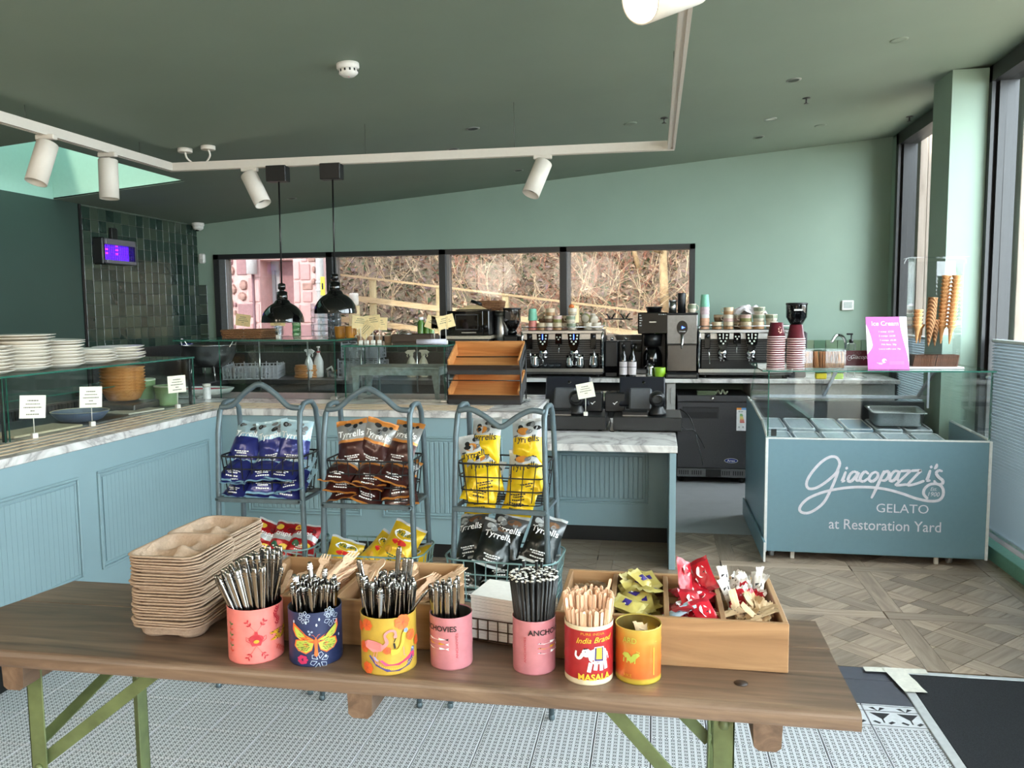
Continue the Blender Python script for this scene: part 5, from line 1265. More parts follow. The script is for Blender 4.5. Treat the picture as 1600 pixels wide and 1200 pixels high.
# 4, 5 dusty pink
def anchovy(px, py, lab, off, r, h):
 t, W, c = tin(px, py, r, h, lab, DPINK, INNER, (.39, .43, .47, .70, .74))
 b = M(); b.text('ANCHOVIES', .0165, None, 3, .0, lambda x, y, z: W(x + off, y + h * .755, .0006), bold=.02)
 for k, yy in enumerate((.60, .51, .42)):
  P = [(off - .026, h * yy), (off - .01, h * (yy + .028)), (off + .01, h * (yy + .022)), (off + .022, h * yy), (off + .01, h * (yy - .018)), (off - .012, h * (yy - .022))]
  b.blob(P[::-1], 9 if k != 1 else 2, wrap=W, z=.0006)
  b.stroke([(off - .026, h * yy), (off + .022, h * yy)], .001, 0 if k == 1 else 10, wrap=W, z=.0009)
  b.blob([(off + .021, h * yy), (off + .029, h * (yy + .025)), (off + .027, h * yy), (off + .029, h * (yy - .025))], 3 if k == 0 else 9, wrap=W, z=.0006)
  b.blob(ell(off - .02, h * yy + .001, .0012, .0012, 6), 3, wrap=W, z=.0011)
 X = Matrix(((0, -1, 0, 0), (1, 0, 0, 0), (0, 0, 1, 0), (0, 0, 0, 1)))
 b.text('ANCHOVIES', .0068, None, 0, 0, lambda x, y, z: W((off + .048 if off < 0 else off - .05) - y, h * .48 + x * 1.5, .0006))
 b.build('print', PR, t); return c
c4 = anchovy(706, 1048, 'dusty pink ribbed tin of teaspoons beside the napkins', -.034, .0465, .1145)
c5 = anchovy(835, 1056, 'dusty pink ribbed tin packed with black straws', .033, .0462, .116)
# 6 masala
t6, W, c6 = tin(920, 1072, .0508, .124, 'red and cream tin with a white elephant, packed with wooden stirrers', REDT, INNER, (.36, .40, .44), (.085, .93, CREAMT))
b = M(); o6 = .008
b.text('PURE INDIA', .0075, None, 2, 0, lambda x, y, z: W(x + o6, y + .1075, .0006), sx=1.25)
b.text('India Brand', .0165, None, 12, 0, lambda x, y, z: W(x + o6 + .003, y + .0915 + .06 * x, .0006), shear=.35, bold=.006)
b.text('MASALA', .0185, None, 12, 0, lambda x, y, z: W(x + o6 + .004, y + .0125, .0006), bold=.03)
def E_(pts, m, z): b.blob([(o6 + .006 + x, y) for x, y in pts], m, wrap=W, z=z)
E_([(-.016, .066), (-.012, .075), (-.002, .08), (.012, .081), (.022, .077), (.026, .066), (.024, .052), (.014, .046), (-.004, .047), (-.013, .055)], 9, .0006)
E_(ell(-.019, .071, .009, .0095), 9, .0008); E_(ell(-.012, .069, .0055, .008), 5, .0012)
b.stroke([(o6 + .006 + p.x, p.y) for p in curve_pts([(-.026, .068, 0), (-.031, .06, 0), (-.036, .058, 0), (-.041, .063, 0), (-.04, .073, 0)], 5)], [.0075 - .0002 * i for i in range(21)], 9, wrap=W, z=.0007)
for x0, x1, y1 in ((-.010, -.014, .030), (.001, -.001, .034), (.012, .012, .032), (.021, .023, .034)): b.stroke([(o6 + .006 + x0, .05), (o6 + .006 + x1, y1)], .0078, 9, wrap=W, z=.0007); b.stroke([(o6 + .006 + x1 - .0035, y1 + .002), (o6 + .006 + x1 + .0035, y1 + .002)], .003, 5, wrap=W, z=.0011)
b.stroke([(o6 + .032, .07), (o6 + .035, .055)], .0015, 9, wrap=W, z=.0007)
E_([(-.004, .052), (.017, .05), (.017, .083), (-.003, .083)], 9, .0013); E_([(-.0025, .054), (.0155, .052), (.0155, .0815), (-.0015, .0815)], 8, .0016); E_([(.0005, .058), (.0125, .0565), (.0125, .081), (.0015, .081)], 12, .0019)
E_(ell(-.021, .073, .0012, .0012, 8), 3, .0012); E_([(-.025, .077), (-.016, .079), (-.016, .081), (-.024, .080)], 3, .0013)
b.build('print', PR, t6)
# 7 orange and gold
gm = NT('orange_gold_lacquer'); sp = gm.n('SeparateXYZ'); gm.l(gm.coord(), sp.inputs[0])
gm.set(col=gm.ramp(gm.math('MULTIPLY', sp.outputs[2], 8.6), [(.0, (206, 180, 70)), (.08, (206, 176, 66)), (.12, (214, 110, 56)), (.55, (220, 130, 58)), (.85, (206, 160, 70)), (1, (204, 176, 84))]), rough=.25, metal=.35)
t7, W, c7 = tin(997, 1071, .0477, .1155, 'orange and gold ribbed tin holding brown sugar sachets', gm.m, GOLDIN, (.36, .40, .44, .72, .76))
b = M(); b.text('ARD', .0165, None, 4, 0, lambda x, y, z: W(x - .018, y + .088, .0006), sx=.9); b.text('NIKE'[:0] + 'RIKE', .009, None, 2, 0, lambda x, y, z: W(x - .022, y + .016, .0006))
b.stroke([(-.03 + .03 * t / 9, .058 + .006 * sin(t)) for t in range(10)], .010, 4, wrap=W, z=.0004); b.stroke([(-.002, .06), (.002, .07), (-.004, .072)], .0016, 4, wrap=W, z=.0006)
for k in range(4): b.stroke([(-.03 + .008 * k, .056), (-.031 + .008 * k, .046)], .0024, 4, wrap=W, z=.0006)
b.stroke([(.033, .02), (.033, .078)], .0016, 12, wrap=W, z=.0006); b.stroke([(.036, .09), (.041, .09)], .001, 2, wrap=W, z=.0006)
b.build('print', PR, t7)
# ---------------------------------------------------------------- cutlery in the tins
CUTL = mat('polished_cutlery', (150, 148, 146), .16, metal=1.0)
def handle_mesh(L, w0, w1, th, name, style=0):
 b = M(); prof = []
 n = 8; vs = []; seg = []
 zs = [0, L * .55, L * .8, L * .93, L * .975, L]; ws = [w0, w0 * .9, w1 * .92, w1, w1 * .9, w1 * .45]; ts = [th * .7, th * .8, th, th * 1.15, th * 1.0, th * .5]
 for z, w, t in zip(zs, ws, ts):
  for k in range(8):
   a = 2 * pi * (k + .5) / 8; vs.append((w / 2 * math.copysign(abs(cos(a)) ** .6, cos(a)), t / 2 * math.copysign(abs(sin(a)) ** .6, sin(a)), z))
 fs = [(i * 8 + k, i * 8 + (k + 1) % 8, i * 8 + 8 + (k + 1) % 8, i * 8 + 8 + k) for i in range(5) for k in range(8)]
 b.add(vs, fs + [tuple(range(8))[::-1], tuple(range(40, 48))], 0, True)
 if style == 1:
  for z in (L * .93, L * .90): b.box((-w1 / 2 * 1.03, -th * .62, z), (w1 / 2 * 1.03, th * .62, z + .002))
 return b.mesh(name, CUTL)
KN = handle_mesh(.205, .009, .0125, .0058, 'knife', 1); FK = handle_mesh(.165, .007, .0118, .0032, 'fork', 1); TS = handle_mesh(.17, .006, .0105, .0034, 'teaspoon', 1); SPN = handle_mesh(.18, .007, .0125, .0036, 'spoon', 1)
def stick_in(me, name, c, bx, by, tx, ty, tz, label, group, cat, base=.008, spin=None, L=None):
 """one long piece standing in a tin: foot at (bx,by), top leaning to (tx,ty)"""
 rm, hr = TRH[round(c.x, 4)]; k = min(1, .9 * rm / max(1e-6, sqrt(bx * bx + by * by))); bx *= k; by *= k
 d = Vector((tx - bx, ty - by, tz)); p = Vector((bx, by, 0)) + d * ((hr - base) / d.z); n = sqrt(p.x * p.x + p.y * p.y)
 if n > rm: p.x *= rm / n; p.y *= rm / n; d = Vector((p.x - bx, p.y - by, hr - base))   # the rim holds it in
 d.normalize()
 o = bpy.data.objects.new(name, me); COL.objects.link(o)
 F = frame_from(d, (cos(spin or 0), sin(spin or 0), 0)); o.matrix_world = Matrix.Translation((c.x + bx, c.y + by, ZT0 + base)) @ F.to_4x4()
 return tag(o, label, cat, group)
q = random.Random(17)
for k in range(44):
 u = (k % 11) / 10.0; row = k // 11
 rx = -.052 + .098 * u; bx = .014 + .026 * u; by = -.040 + .026 * row
 tx = bx + (rx - bx) * 1.62 + q.uniform(-.006, .006); ty = by * 1.1 + q.uniform(-.006, .006)
 stick_in(KN, 'knife', c1, bx, by, tx, ty, .19, 'steel table knife leaning in the coral pink tin', 'knives in the coral tin', 'knife', base=.008 + .006 * u - .004 * (1 - u) + .022 * sin(u * 1.8) * (row > 0), spin=q.uniform(-.5, .5))
stick_in(KN, 'knife', c1, .012, -.005, .066, .0, .19, 'steel table knife leaning apart towards the navy tin', None, 'knife')
for k in range(50):
 a = 2.39996 * k; rr = .052 * sqrt((k + .5) / 50); bx, by = rr * cos(a) * .92, rr * sin(a) * .92
 stick_in(FK, 'fork', c2, bx, by, bx * 1.12 + q.gauss(0, .016), by * 1.05 + q.gauss(0, .012), .16, 'steel fork standing handle up in the navy tin', 'forks in the navy tin', 'fork', base=.006 + q.uniform(-.0, .006) - .0, spin=q.uniform(0, 3.1))
for (tx, ty, b_) in ((-.05, .02, .03), (-.02, .03, .045), (.01, .03, .03), (.048, .005, .02), (.03, .02, .02)):
 stick_in(FK, 'fork', c2, tx * -.2, ty * .3, tx, ty, .13, 'steel fork standing proud of the others in the navy tin', 'taller forks in the navy tin', 'fork', base=b_, spin=.5)
for k in range(64):
 a = 2.39996 * k; rr = .053 * sqrt((k + .5) / 64); bx, by = rr * cos(a) * .92, rr * sin(a) * .92
 stick_in(SPN, 'spoon', c3, bx, by, bx * 1.25 + q.gauss(0, .012), by * 1.1 + q.gauss(0, .010), .17, 'steel spoon handle packed in the mustard tin', 'spoons in the mustard tin', 'spoon', base=.006 + q.uniform(0, .014), spin=q.uniform(0, 3.1))
for (bx, by, tx, ty, b_) in ((0, .02, .014, .035, .075), (.02, .02, .028, .035, .05), (.026, .018, .04, .035, .05), (-.03, .01, -.075, .03, .05), (-.03, .01, -.07, .01, .025)):
 stick_in(SPN, 'spoon', c3, bx, by, tx, ty, .15, 'steel spoon standing tall above the crowded mustard tin', 'taller spoons in the mustard tin', 'spoon', base=b_, spin=.1)
stick_in(SPN, 'spoon', c3, -.02, -.01, .14, -.005, .16, 'steel spoon sticking out sideways over the rim of the mustard tin', None, 'spoon', base=.03, spin=1.2)
for k in range(18):
 u = (k % 6) / 5.0; row = k // 6; bx = -.034 + .050 * u; by = -.032 + .024 * row
 stick_in(TS, 'teaspoon', c4, bx * .9, by, -.040 + .055 * u + q.uniform(-.008, .008), by + .004, .155, 'steel teaspoon handle in the dusty pink tin by the napkins', 'teaspoons in the dusty pink tin', 'teaspoon', base=.006 + .012 * u * (k % 2), spin=q.uniform(-.6, .6))
# straws
STR = M(); STR.lathe([(.0031, 0), (.0031, .193)], 8, 0); STR.lathe([(.0031, .193), (.0033, .1945)], 8, 1); STR.lathe([(.0030, .1946), (0, .1946)], 8, 1, None, False, (False, False)); STRM = STR.mesh('straw', [mat('black_straw', (20, 20, 22), .45), mat('straw_end', (226, 222, 216), .7)])
for k in range(160):
 rr = sqrt((k + .5) / 160); a = k * 2.39996; bx, by = .034 * rr * cos(a), .034 * rr * sin(a)
 stick_in(STRM, 'straw', c5, bx, by, bx * 1.85 + q.gauss(0, .003) - .002, by * 1.75 + q.gauss(0, .003) + .006, .19, 'black drinking straw with a pale end in the second dusty pink tin', 'black straws', 'straw', base=.006 + q.uniform(-.0, .010))
for tx in (-.03, .0, .012): stick_in(STRM, 'straw', c5, tx * .4, .012, tx, .045, .2, 'black drinking straw standing taller than the bunch', 'taller black straws', 'straw', base=.03)
# stirrers
BIRCH = wood('birch_stirrer', (206, 160, 126), (226, 186, 154), (238, 208, 180), 'z', .6, 3, .05, rnd=.25)
SM = M(); SM.prism([(.003 * cos(pi * i / 5 + 0), .003 * sin(pi * i / 5)) for i in range(6)] and [(-.003, 0), (.003, 0), (.003, .137), (.0018, .1395), (0, .14), (-.0018, .1395), (-.003, .137)], -.0008, .0008, 0, Matrix(((1, 0, 0, 0), (0, 0, -1, 0), (0, 1, 0, 0), (0, 0, 0, 1)))); SMM = SM.mesh('wooden_stirrer', BIRCH)
for k in range(150):
 rr = sqrt((k + .5) / 150); a = k * 2.39996; bx, by = .041 * rr * cos(a), .041 * rr * sin(a); front = by < -.012 and abs(bx) < .03
 stick_in(SMM, 'wooden_stirrer', c6, bx, by, bx * 1.65 + q.gauss(0, .004), by * 1.4 + q.gauss(0, .004) + .004, .14, 'pale wooden stirrer in the elephant tin', 'wooden stirrers in the elephant tin', 'stirrer', base=(.010 if front else .034) + q.uniform(0, .008) - .0, spin=q.uniform(-.6, .6))
stick_in(SMM, 'wooden_stirrer', c6, .012, .02, .045, .05, .14, 'pale wooden stirrer poking out above the bunch', None, 'stirrer', base=.062)
# sachet material and the ones in the gold tin
def sachet_mesh(w, h, t, cols, logo=None, seed=0, crimp=.1):
 f = bag_fn(w, h, t, seed); b = M()
 z = lambda u, v: 1 if (v < crimp or v > 1 - crimp) else 0
 b.grid(lambda u, v: f(u, v, -1), 6, 8, 0, True, None, z); b.grid(lambda u, v: f(1 - u, v, 1), 6, 8, 0, True, None, z)
 if logo:
  for poly, m in logo: b.blob(poly, m, wrap=lambda x, y, zz: f(x / w + .5, y / h + .5, -1) + Vector((0, -.0006, 0)))
 return b.mesh('sachet', cols)
KR = mat('kraft_paper', (196, 166, 130), .8); SUG = sachet_mesh(.034, .05, .006, [KR, KR, INKB], [([(-.01, .004), (.01, .004), (.01, .0055), (-.01, .0055)], 2), ([(-.007, -.001), (.007, -.001), (.007, 0), (-.007, 0)], 2)], 2)
def drop(me, name, x, y, z, rot, label, group, cat='sachet', s=1.0):
 o = bpy.data.objects.new(name, me); COL.objects.link(o); o.location = (x, y, z); o.rotation_euler = rot; o.scale = (s, s, s); return tag(o, label, cat, group)
for k in range(7):
 a = q.uniform(0, 6.283); rr = .02 * q.random(); drop(SUG, 'sugar_sachet', c7.x + rr * cos(a), c7.y + rr * sin(a), ZT0 + .045 + .007 * k, (-1.2 + q.gauss(0, .3), q.gauss(0, .4), q.uniform(0, 6.3)), 'brown sugar sachet inside the orange and gold tin', 'sugar sachets in the gold tin')
drop(SUG, 'sugar_sachet', c7.x + .008, c7.y - .002, ZT0 + .094, (-.9, .3, .5), 'kraft sugar sachet lying on top in the orange and gold tin', None)
# ================================================================ WOODEN BOXES
MANG = wood('mango_wood', (130, 94, 62), (166, 126, 88), (196, 158, 118), 'x', .5, .75, .12); MANGY = wood('mango_wood_end', (114, 82, 54), (150, 112, 78), (178, 140, 104), 'y', .5, .75, .12)
def boxwood(x0, x1, y0, y1, divs, label, h=.107):
 t = thing('wooden_box', label, 'box', (x0, y0, ZT0)); w, d = x1 - x0, y1 - y0; th = .012
 M().box((0, 0, 0), (w, th, h), 0, .0015).build('front_side', MANG, t); M().box((0, d - th, 0), (w, d, h), 0, .0015).build('back_side', MANG, t)
 M().box((0, th, 0), (th, d - th, h), 0, .0015).build('end_side', MANGY, t); M().box((w - th, th, 0), (w, d - th, h), 0, .0015).build('end_side', MANGY, t)
 for x in divs: M().box((x - x0 - .006, th, .004), (x - x0 + .006, d - th, h - .003), 0, .001).build('divider', MANGY, t)
 M().box((th, th, .002), (w - th, d - th, .05)).build('base', MANG, t)
BA = (-.982, -.490, 1.722, 2.022); BB = (-.212, .283, 1.722, 2.022)
DA = (-.858, -.736, -.613); DB = (-.092, .030, .150)
boxwood(*BA, DA, 'wooden compartment box holding wooden cutlery behind the three patterned tins')
boxwood(*BB, DB, 'wooden compartment box holding sauce sachets beside the gold tin')
# wooden cutlery
def outline_mesh(name, kind):
 L = .155; w = .0058
 if kind == 'knife': P = [(-w, 0), (w, 0), (w, L * .6), (w * 1.5, L * .7), (w * 1.4, L * .95), (0, L), (-w, L * .92), (-w, L * .6)]
 elif kind == 'spoon': P = [(-w, 0), (w, 0), (w * .8, L * .62)] + [(.0155 * sin(pi * (.08 + .92 * k / 10) * 1.0) if k < 10 else 0, L * .66 + L * .34 * (1 - cos(pi * k / 10)) / 2) for k in range(1, 11)]; P = P + [(-x, y) for x, y in P[3:-1]][::-1] + [(-w * .8, L * .62)]
 else:
  P = [(-w, 0), (w, 0), (w * .8, L * .6), (.013, L * .72), (.0125, L)]
  for k in range(3): x = .0125 - .0071 * k; P += [(x - .0036, L - .002), (x - .0044, L * .8), (x - .0062, L * .8), (x - .0071, L - .001)]
  P += [(-.013, L * .72), (-w * .8, L * .6)]
 b = M(); b.prism(P, -.0011, .0011, 0); return b.mesh(name, BIRCH)
WF, WS, WK = outline_mesh('wooden_fork', 'fork'), outline_mesh('wooden_spoon', 'spoon'), outline_mesh('wooden_knife', 'knife')
def heap(me, name, xc, w, yc, n, label, group, flip=False, z0=.058, dz=.0045, yaw=.28, cat=None):
 for k in range(n):
  o = bpy.data.objects.new(name, me); COL.objects.link(o)
  o.location = (xc + q.uniform(-w, w), yc - .075 + q.uniform(-.012, .012), ZT0 + z0 + dz * k); o.rotation_euler = (q.uniform(.0, .22), q.uniform(-.5, .5), q.gauss(-.12, yaw))
  tag(o, label, cat or name.split('_')[-1], group)
heap(WK, 'wooden_knife', -.917, .02, 1.87, 9, 'pale wooden knife in the end compartment behind the coral tin', 'wooden knives', dz=.003)
heap(WF, 'wooden_fork', -.795, .025, 1.87, 16, 'pale wooden fork heaped in the box behind the navy tin', 'wooden forks behind the navy tin')
heap(WS, 'wooden_spoon', -.674, .025, 1.87, 14, 'pale wooden spoon heaped in the box behind the mustard tin', 'wooden spoons')
heap(WF, 'wooden_fork', -.556, .022, 1.88, 9, 'pale wooden fork in the compartment behind the teaspoons', 'wooden forks behind the teaspoons')
# sachets
GOLDS = sachet_mesh(.055, .072, .010, [mat('pale_gold_foil', (196, 176, 96), .35, metal=.2), mat('pale_gold_crimp', (206, 190, 124), .4, metal=.2), mat('print_violet', (56, 40, 120), .4), WHITEI], [([(-.013, -.004), (.013, -.004), (.013, .014), (-.013, .014)], 2), ([(-.009, .004), (.009, .004), (.009, .007), (-.009, .007)], 3)], 3)
REDS = sachet_mesh(.05, .085, .010, [mat('ketchup_red', (186, 24, 42), .3), mat('ketchup_red_dark', (150, 18, 36), .3), WHITEI, INKB], [(ell(0, .008, .013, .015), 2), ([(-.008, .004), (.008, .004), (.008, .008), (-.008, .008)], 3)], 5)
BLUES = sachet_mesh(.032, .08, .008, [mat('pale_blue_sachet', (176, 206, 222), .35), mat('white_sachet', (226, 228, 230), .4), mat('print_blue', (70, 120, 180), .4)], [([(-.01, -.01), (.01, -.01), (.01, .016), (-.01, .016)], 2)], 6)
WHS = sachet_mesh(.026, .085, .006, [mat('white_paper_sachet', (228, 222, 218), .6), mat('white_paper_sachet', (228, 222, 218), .6), mat('ketchup_red', (186, 24, 42), .3), INKB], [([(-.011, .002), (.011, .002), (.011, .004), (-.011, .004)], 3), ([(-.009, -.026), (.009, -.026), (.009, -.012), (-.009, -.012)], 2), ([(-.008, .012), (.008, .012), (.008, .020), (-.008, .020)], 3)], 8)
RDS = sachet_mesh(.026, .075, .006, [mat('ketchup_red', (186, 24, 42), .3), mat('white_paper_sachet', (228, 222, 218), .6), WHITEI], [([(-.009, -.004), (.009, -.004), (.009, .002), (-.009, .002)], 2)], 9)
BRS = sachet_mesh(.036, .07, .007, [mat('brown_sauce', (120, 92, 66), .4), mat('brown_sauce_edge', (140, 112, 84), .4), INKB], [([(-.012, .0), (.012, .0), (.012, .010), (-.012, .010)], 2)], 10)
KRS = sachet_mesh(.024, .085, .006, [KR, KR, INKB], [([(-.008, .0), (.008, .0), (.008, .003), (-.008, .003)], 2)], 11)
def pile(me, name, x0, x1, y0, y1, n, z0, z1, label, group, tilt=.35, up=0):
 for k in range(n):
  drop(me, name, q.uniform(x0, x1), q.uniform(y0, y1), ZT0 + z0 + (z1 - z0) * k / max(1, n - 1), (-pi / 2 + q.gauss(.25 + up, tilt), q.gauss(0, .12), q.uniform(-1.3, 1.3)), label, group)
pile(BRS, 'sauce_sachet', -.17, -.12, 1.80, 1.97, 12, .062, .098, 'brown sauce sachet in the end compartment behind the stirrers', 'brown sauce sachets', .2)
pile(GOLDS, 'sauce_sachet', -.062, .0, 1.78, 1.98, 26, .062, .112, 'pale gold sachet with violet print in the sachet box', 'pale gold sachets', .3)
pile(REDS, 'ketchup_sachet', .060, .120, 1.77, 1.98, 26, .062, .108, 'glossy red sachet with white label in the sachet box', 'red sachets', .3)
drop(REDS, 'ketchup_sachet', .075, 1.93, ZT0 + .135, (-.7, .5, .6), 'red sachet standing on end above the other red sachets', 'red sachets on end'); drop(REDS, 'ketchup_sachet', .12, 1.95, ZT0 + .13, (-.5, -.6, -.3), 'red sachet leaning at the back of its compartment', 'red sachets on end')
drop(BLUES, 'sauce_sachet', .062, 1.775, ZT0 + .105, (-1.25, .15, -.95), 'pale blue and white sachet at the front of the red sachets', None)
pile(WHS, 'salt_sachet', .172, .255, 1.90, 1.98, 16, .085, .112, 'white and red paper sachet in the last compartment of the box', 'white paper sachets', .3, .7)
pile(RDS, 'sauce_sachet', .175, .25, 1.86, 1.92, 8, .085, .102, 'small red sachet among the white paper sachets', 'small red sachets', .3, .5)
pile(KRS, 'sugar_sachet', .175, .255, 1.76, 1.85, 24, .075, .102, 'kraft paper sugar stick at the front of the last compartment', 'kraft sugar sticks', .3, .3)
# ================================================================ NAPKINS
t_ = thing('napkin_holder', 'dark wire holder for the white napkins between the pink tins', 'holder', (-.352, 1.838, ZT0), -.20)
w = M(); hw = .062
for z in (.004, .03, .055): w.tube([(-hw, -hw, z), (hw, -hw, z), (hw, hw, z), (-hw, hw, z)], .0017, 5, 0, True)
for k in range(6):
 u = -hw + 2 * hw * k / 5
 for a, c in (((u, -hw), (u, -hw)), ((u, hw), (u, hw)), ((-hw, u), (-hw, u)), ((hw, u), (hw, u))): w.tube([(a[0], a[1], .004), (c[0], c[1], .055)], .0015, 4)
 w.tube([(u, -hw, .004), (u, hw, .004)], .0015, 4)
w.build('wire_frame', mat('bronze_wire', (74, 52, 40), .4, metal=.5), t_)
NAP = mat('white_napkin', (230, 224, 220), .9, grain=.02, gscale=90, bump=.3)
for k in range(14):
 zb = ZT0 + .006 + .0072 * k; b = M(); e = .0575
 b.grid(lambda u, v: ((u - .5) * 2 * e, (v - .5) * 2 * e, .0066 + .0012 * noise.noise(Vector((u * 3, v * 3, k))) * 1 + (.004 * (1 - u) * k / 14)), 6, 6)
 b.grid(lambda u, v: ((.5 - u) * 2 * e, (v - .5) * 2 * e, (.004 * u * k / 14)), 2, 2)
 P = [(0, 0)]
 for (x0, y0, x1, y1) in ((-e, -e, e, -e), (e, -e, e, e), (e, e, -e, e), (-e, e, -e, -e)): 
  za, zc_ = (.004 * (k / 14) * (x0 < 0)), (.004 * (k / 14) * (x1 < 0))
  b.add([(x0, y0, za), (x1, y1, zc_), (x1, y1, zc_ + .0066), (x0, y0, za + .0066)], [(0, 1, 2, 3)])
 tag(b.build('napkin', NAP, None, (-.352 + q.uniform(-.001, .001), 1.838 + q.uniform(-.001, .001), zb), (0, 0, -.20 + q.uniform(-.02, .02))), 'white paper napkin in the wire holder, ' + nth(14 - k), 'napkin', 'white napkins')
# ================================================================ ICE CREAM COUNTER
gc = thing('ice_cream_counter', 'grey blue ice cream display counter with white lettering and glass top by the side windows', 'counter', (0, 0, 0))
GX0, GX1, GY0, GY1 = .668, 1.925, 5.03, 6.1; GZ = 1.158
TRW = mat('white_edge_trim', (232, 232, 230), .4)
M().box((GX0 + .014, GY0, .05), (GX1 - .012, GY0 + .02, .742), 0, .001).build('front_panel', TEALD, gc)
M().box((GX0 - .002, GY0 - .004, .045), (GX0 + .014, GY0 + .022, .748), 0, .001).box((GX1 - .014, GY0 - .004, .045), (GX1 + .002, GY0 + .022, .748), 0, .001).box((GX0 + .014, GY0 - .002, .742), (GX1 - .014, GY0 + .022, .75)).build('edge_trim', TRW, gc)
PROF = [(GY0 + .022, .05), (GY1, .0), (GY1, .875), (5.86, .868), (5.30, .815), (GY0 + .022, .75)]
YZ = lambda x: Matrix(((0, 0, 1, x), (1, 0, 0, 0), (0, 1, 0, 0), (0, 0, 0, 1)))
for x in (GX0, GX1 - .02):
 if x > 1: PROF = [(GY0 + .022, .05), (GY1, .0), (GY1, .808), (5.68, .777), (5.30, .76), (GY0 + .022, .75)]
 M().prism(PROF, 0, .02, 0, YZ(x)).build('side_panel', TEALD, gc)
 e = M(); 
 for (a, c) in zip(PROF[2:-1], PROF[3:]): e.tube([(x + .01, a[0], a[1] + .003), (x + .01, c[0], c[1] + .003)], .009, 6)
 e.build('side_edging', TRW, gc)
M().box((GX0 + .03, GY0 - .03, .0), (GX0 + .045, GY0 + .05, .16), 0, .002).build('lower_flap', TEALD, gc) if False else None
M().box((GX0 - .016, GY0 - .1, .012), (GX0 - .004, GY1, .13), 0, .001).build('skirt', TEALD, gc)
M().box((GX0 - .016, GY0 - .104, .012), (GX0 - .004, GY0 - .1, .13)).build('skirt_edge', TRW, gc)
M().box((GX0 + .02, GY0 + .05, .13), (GX1 - .02, GY1 - .01, .2)).build('chassis', BLACKM, gc)
for x, y in ((.72, 5.10), (1.74, 5.10), (.75, 5.95), (1.8, 5.95)):
 c = M(); c.cyl((x - .012, y, .028), (x + .012, y, .028), .028, 16).box((x - .018, y - .02, .03), (x + .018, y + .02, .075), 0, .003).cyl((x, y, .07), (x, y, .14), .01, 8)
 c.build('caster', mat('grey_caster', (150, 150, 150), .4), gc)
for x in (.84, 1.66): M().box((x - .012, GY0 + .03, .0), (x + .012, GY0 + .05, .14), 0, .002).build('leg', WHITEL, gc)
w = M(); w.tube([(.80, GY0 + .06, .075), (.80, GY0 + .06, .055), (1.35, GY0 + .07, .05), (1.5, GY0 + .08, .06)], .004, 6); w.build('cable', WHITEL, gc)
# well with tubs
LINR = mat('well_liner', (176, 180, 182), .35, metal=.3)
def slope(y): return .615 + (y - 5.1) * .10
M().prism([(GY0 + .03, .2), (GY1 - .02, .2), (GY1 - .02, slope(6.1) - .05), (GY0 + .03, slope(5.06) - .05)], 0, GX1 - GX0 - .045, 0, YZ(GX0 + .022)).build('well', STEELD, gc)
M().box((GX0 + .02, 5.98, .70), (GX1 - .02, 6.05, .87), 0, .003).build('rear_ledge', mat('dark_ledge', (60, 64, 68), .35, metal=.4), gc)
M().box((GX0 + .02, GY0 + .022, .70), (GX1 - .02, GY0 + .05, .742)).build('front_ledge', LINR, gc)
pane((GX0 + .012, GY0 + .004, .752), (GX1 - .008, GY0 + .012, GZ - .008), gc); pane((GX0 - .03, GY0 - .02, GZ - .008), (GX1 - .0, 5.72, GZ), gc, 'glass_top')
for x in (GX0 + .008, GX1 - .016):
 b = M(); P = [(GY0 + .014, .755)] + ([(5.30, .82), (5.86, .873), (5.98, .88)] if x < 1 else [(5.68, .782), (5.98, .806)]) + [(5.7, GZ - .008), (GY0 + .014, GZ - .008)]; b.prism(P, 0, .007, 0, YZ(x), 1); b.build('glass_end', [SHEET, EDGE], gc)
ALU = mat('pale_aluminium', (190, 194, 204), .35, metal=.5)
b = M().box((GX0 + .02, 5.93, .895), (GX1 - .03, 5.955, .918), 0, .003); b.build('rear_rail', ALU, gc)
for x0, x1 in ((1.17, 1.22), (1.79, 1.84)):
 M().tube([(x0, 5.94, .91), (x1, 5.70, GZ - .012)], .013, 4).build('strut', ALU, gc)
M().box((GX1 - .15, 5.70, .86), (GX1 - .138, 5.712, GZ - .01)).build('post', ALU, gc); M().cyl((GX1 - .03, GY0 + .03, GZ - .04), (GX1 - .03, GY0 + .0, GZ - .04), .010, 10).build('bolt', CHROME, gc)
M().box((GX0 + .03, GY0 + .013, .757), (GX0 + .062, GY0 + .016, .80)).build('sticker', BLACKP, gc)
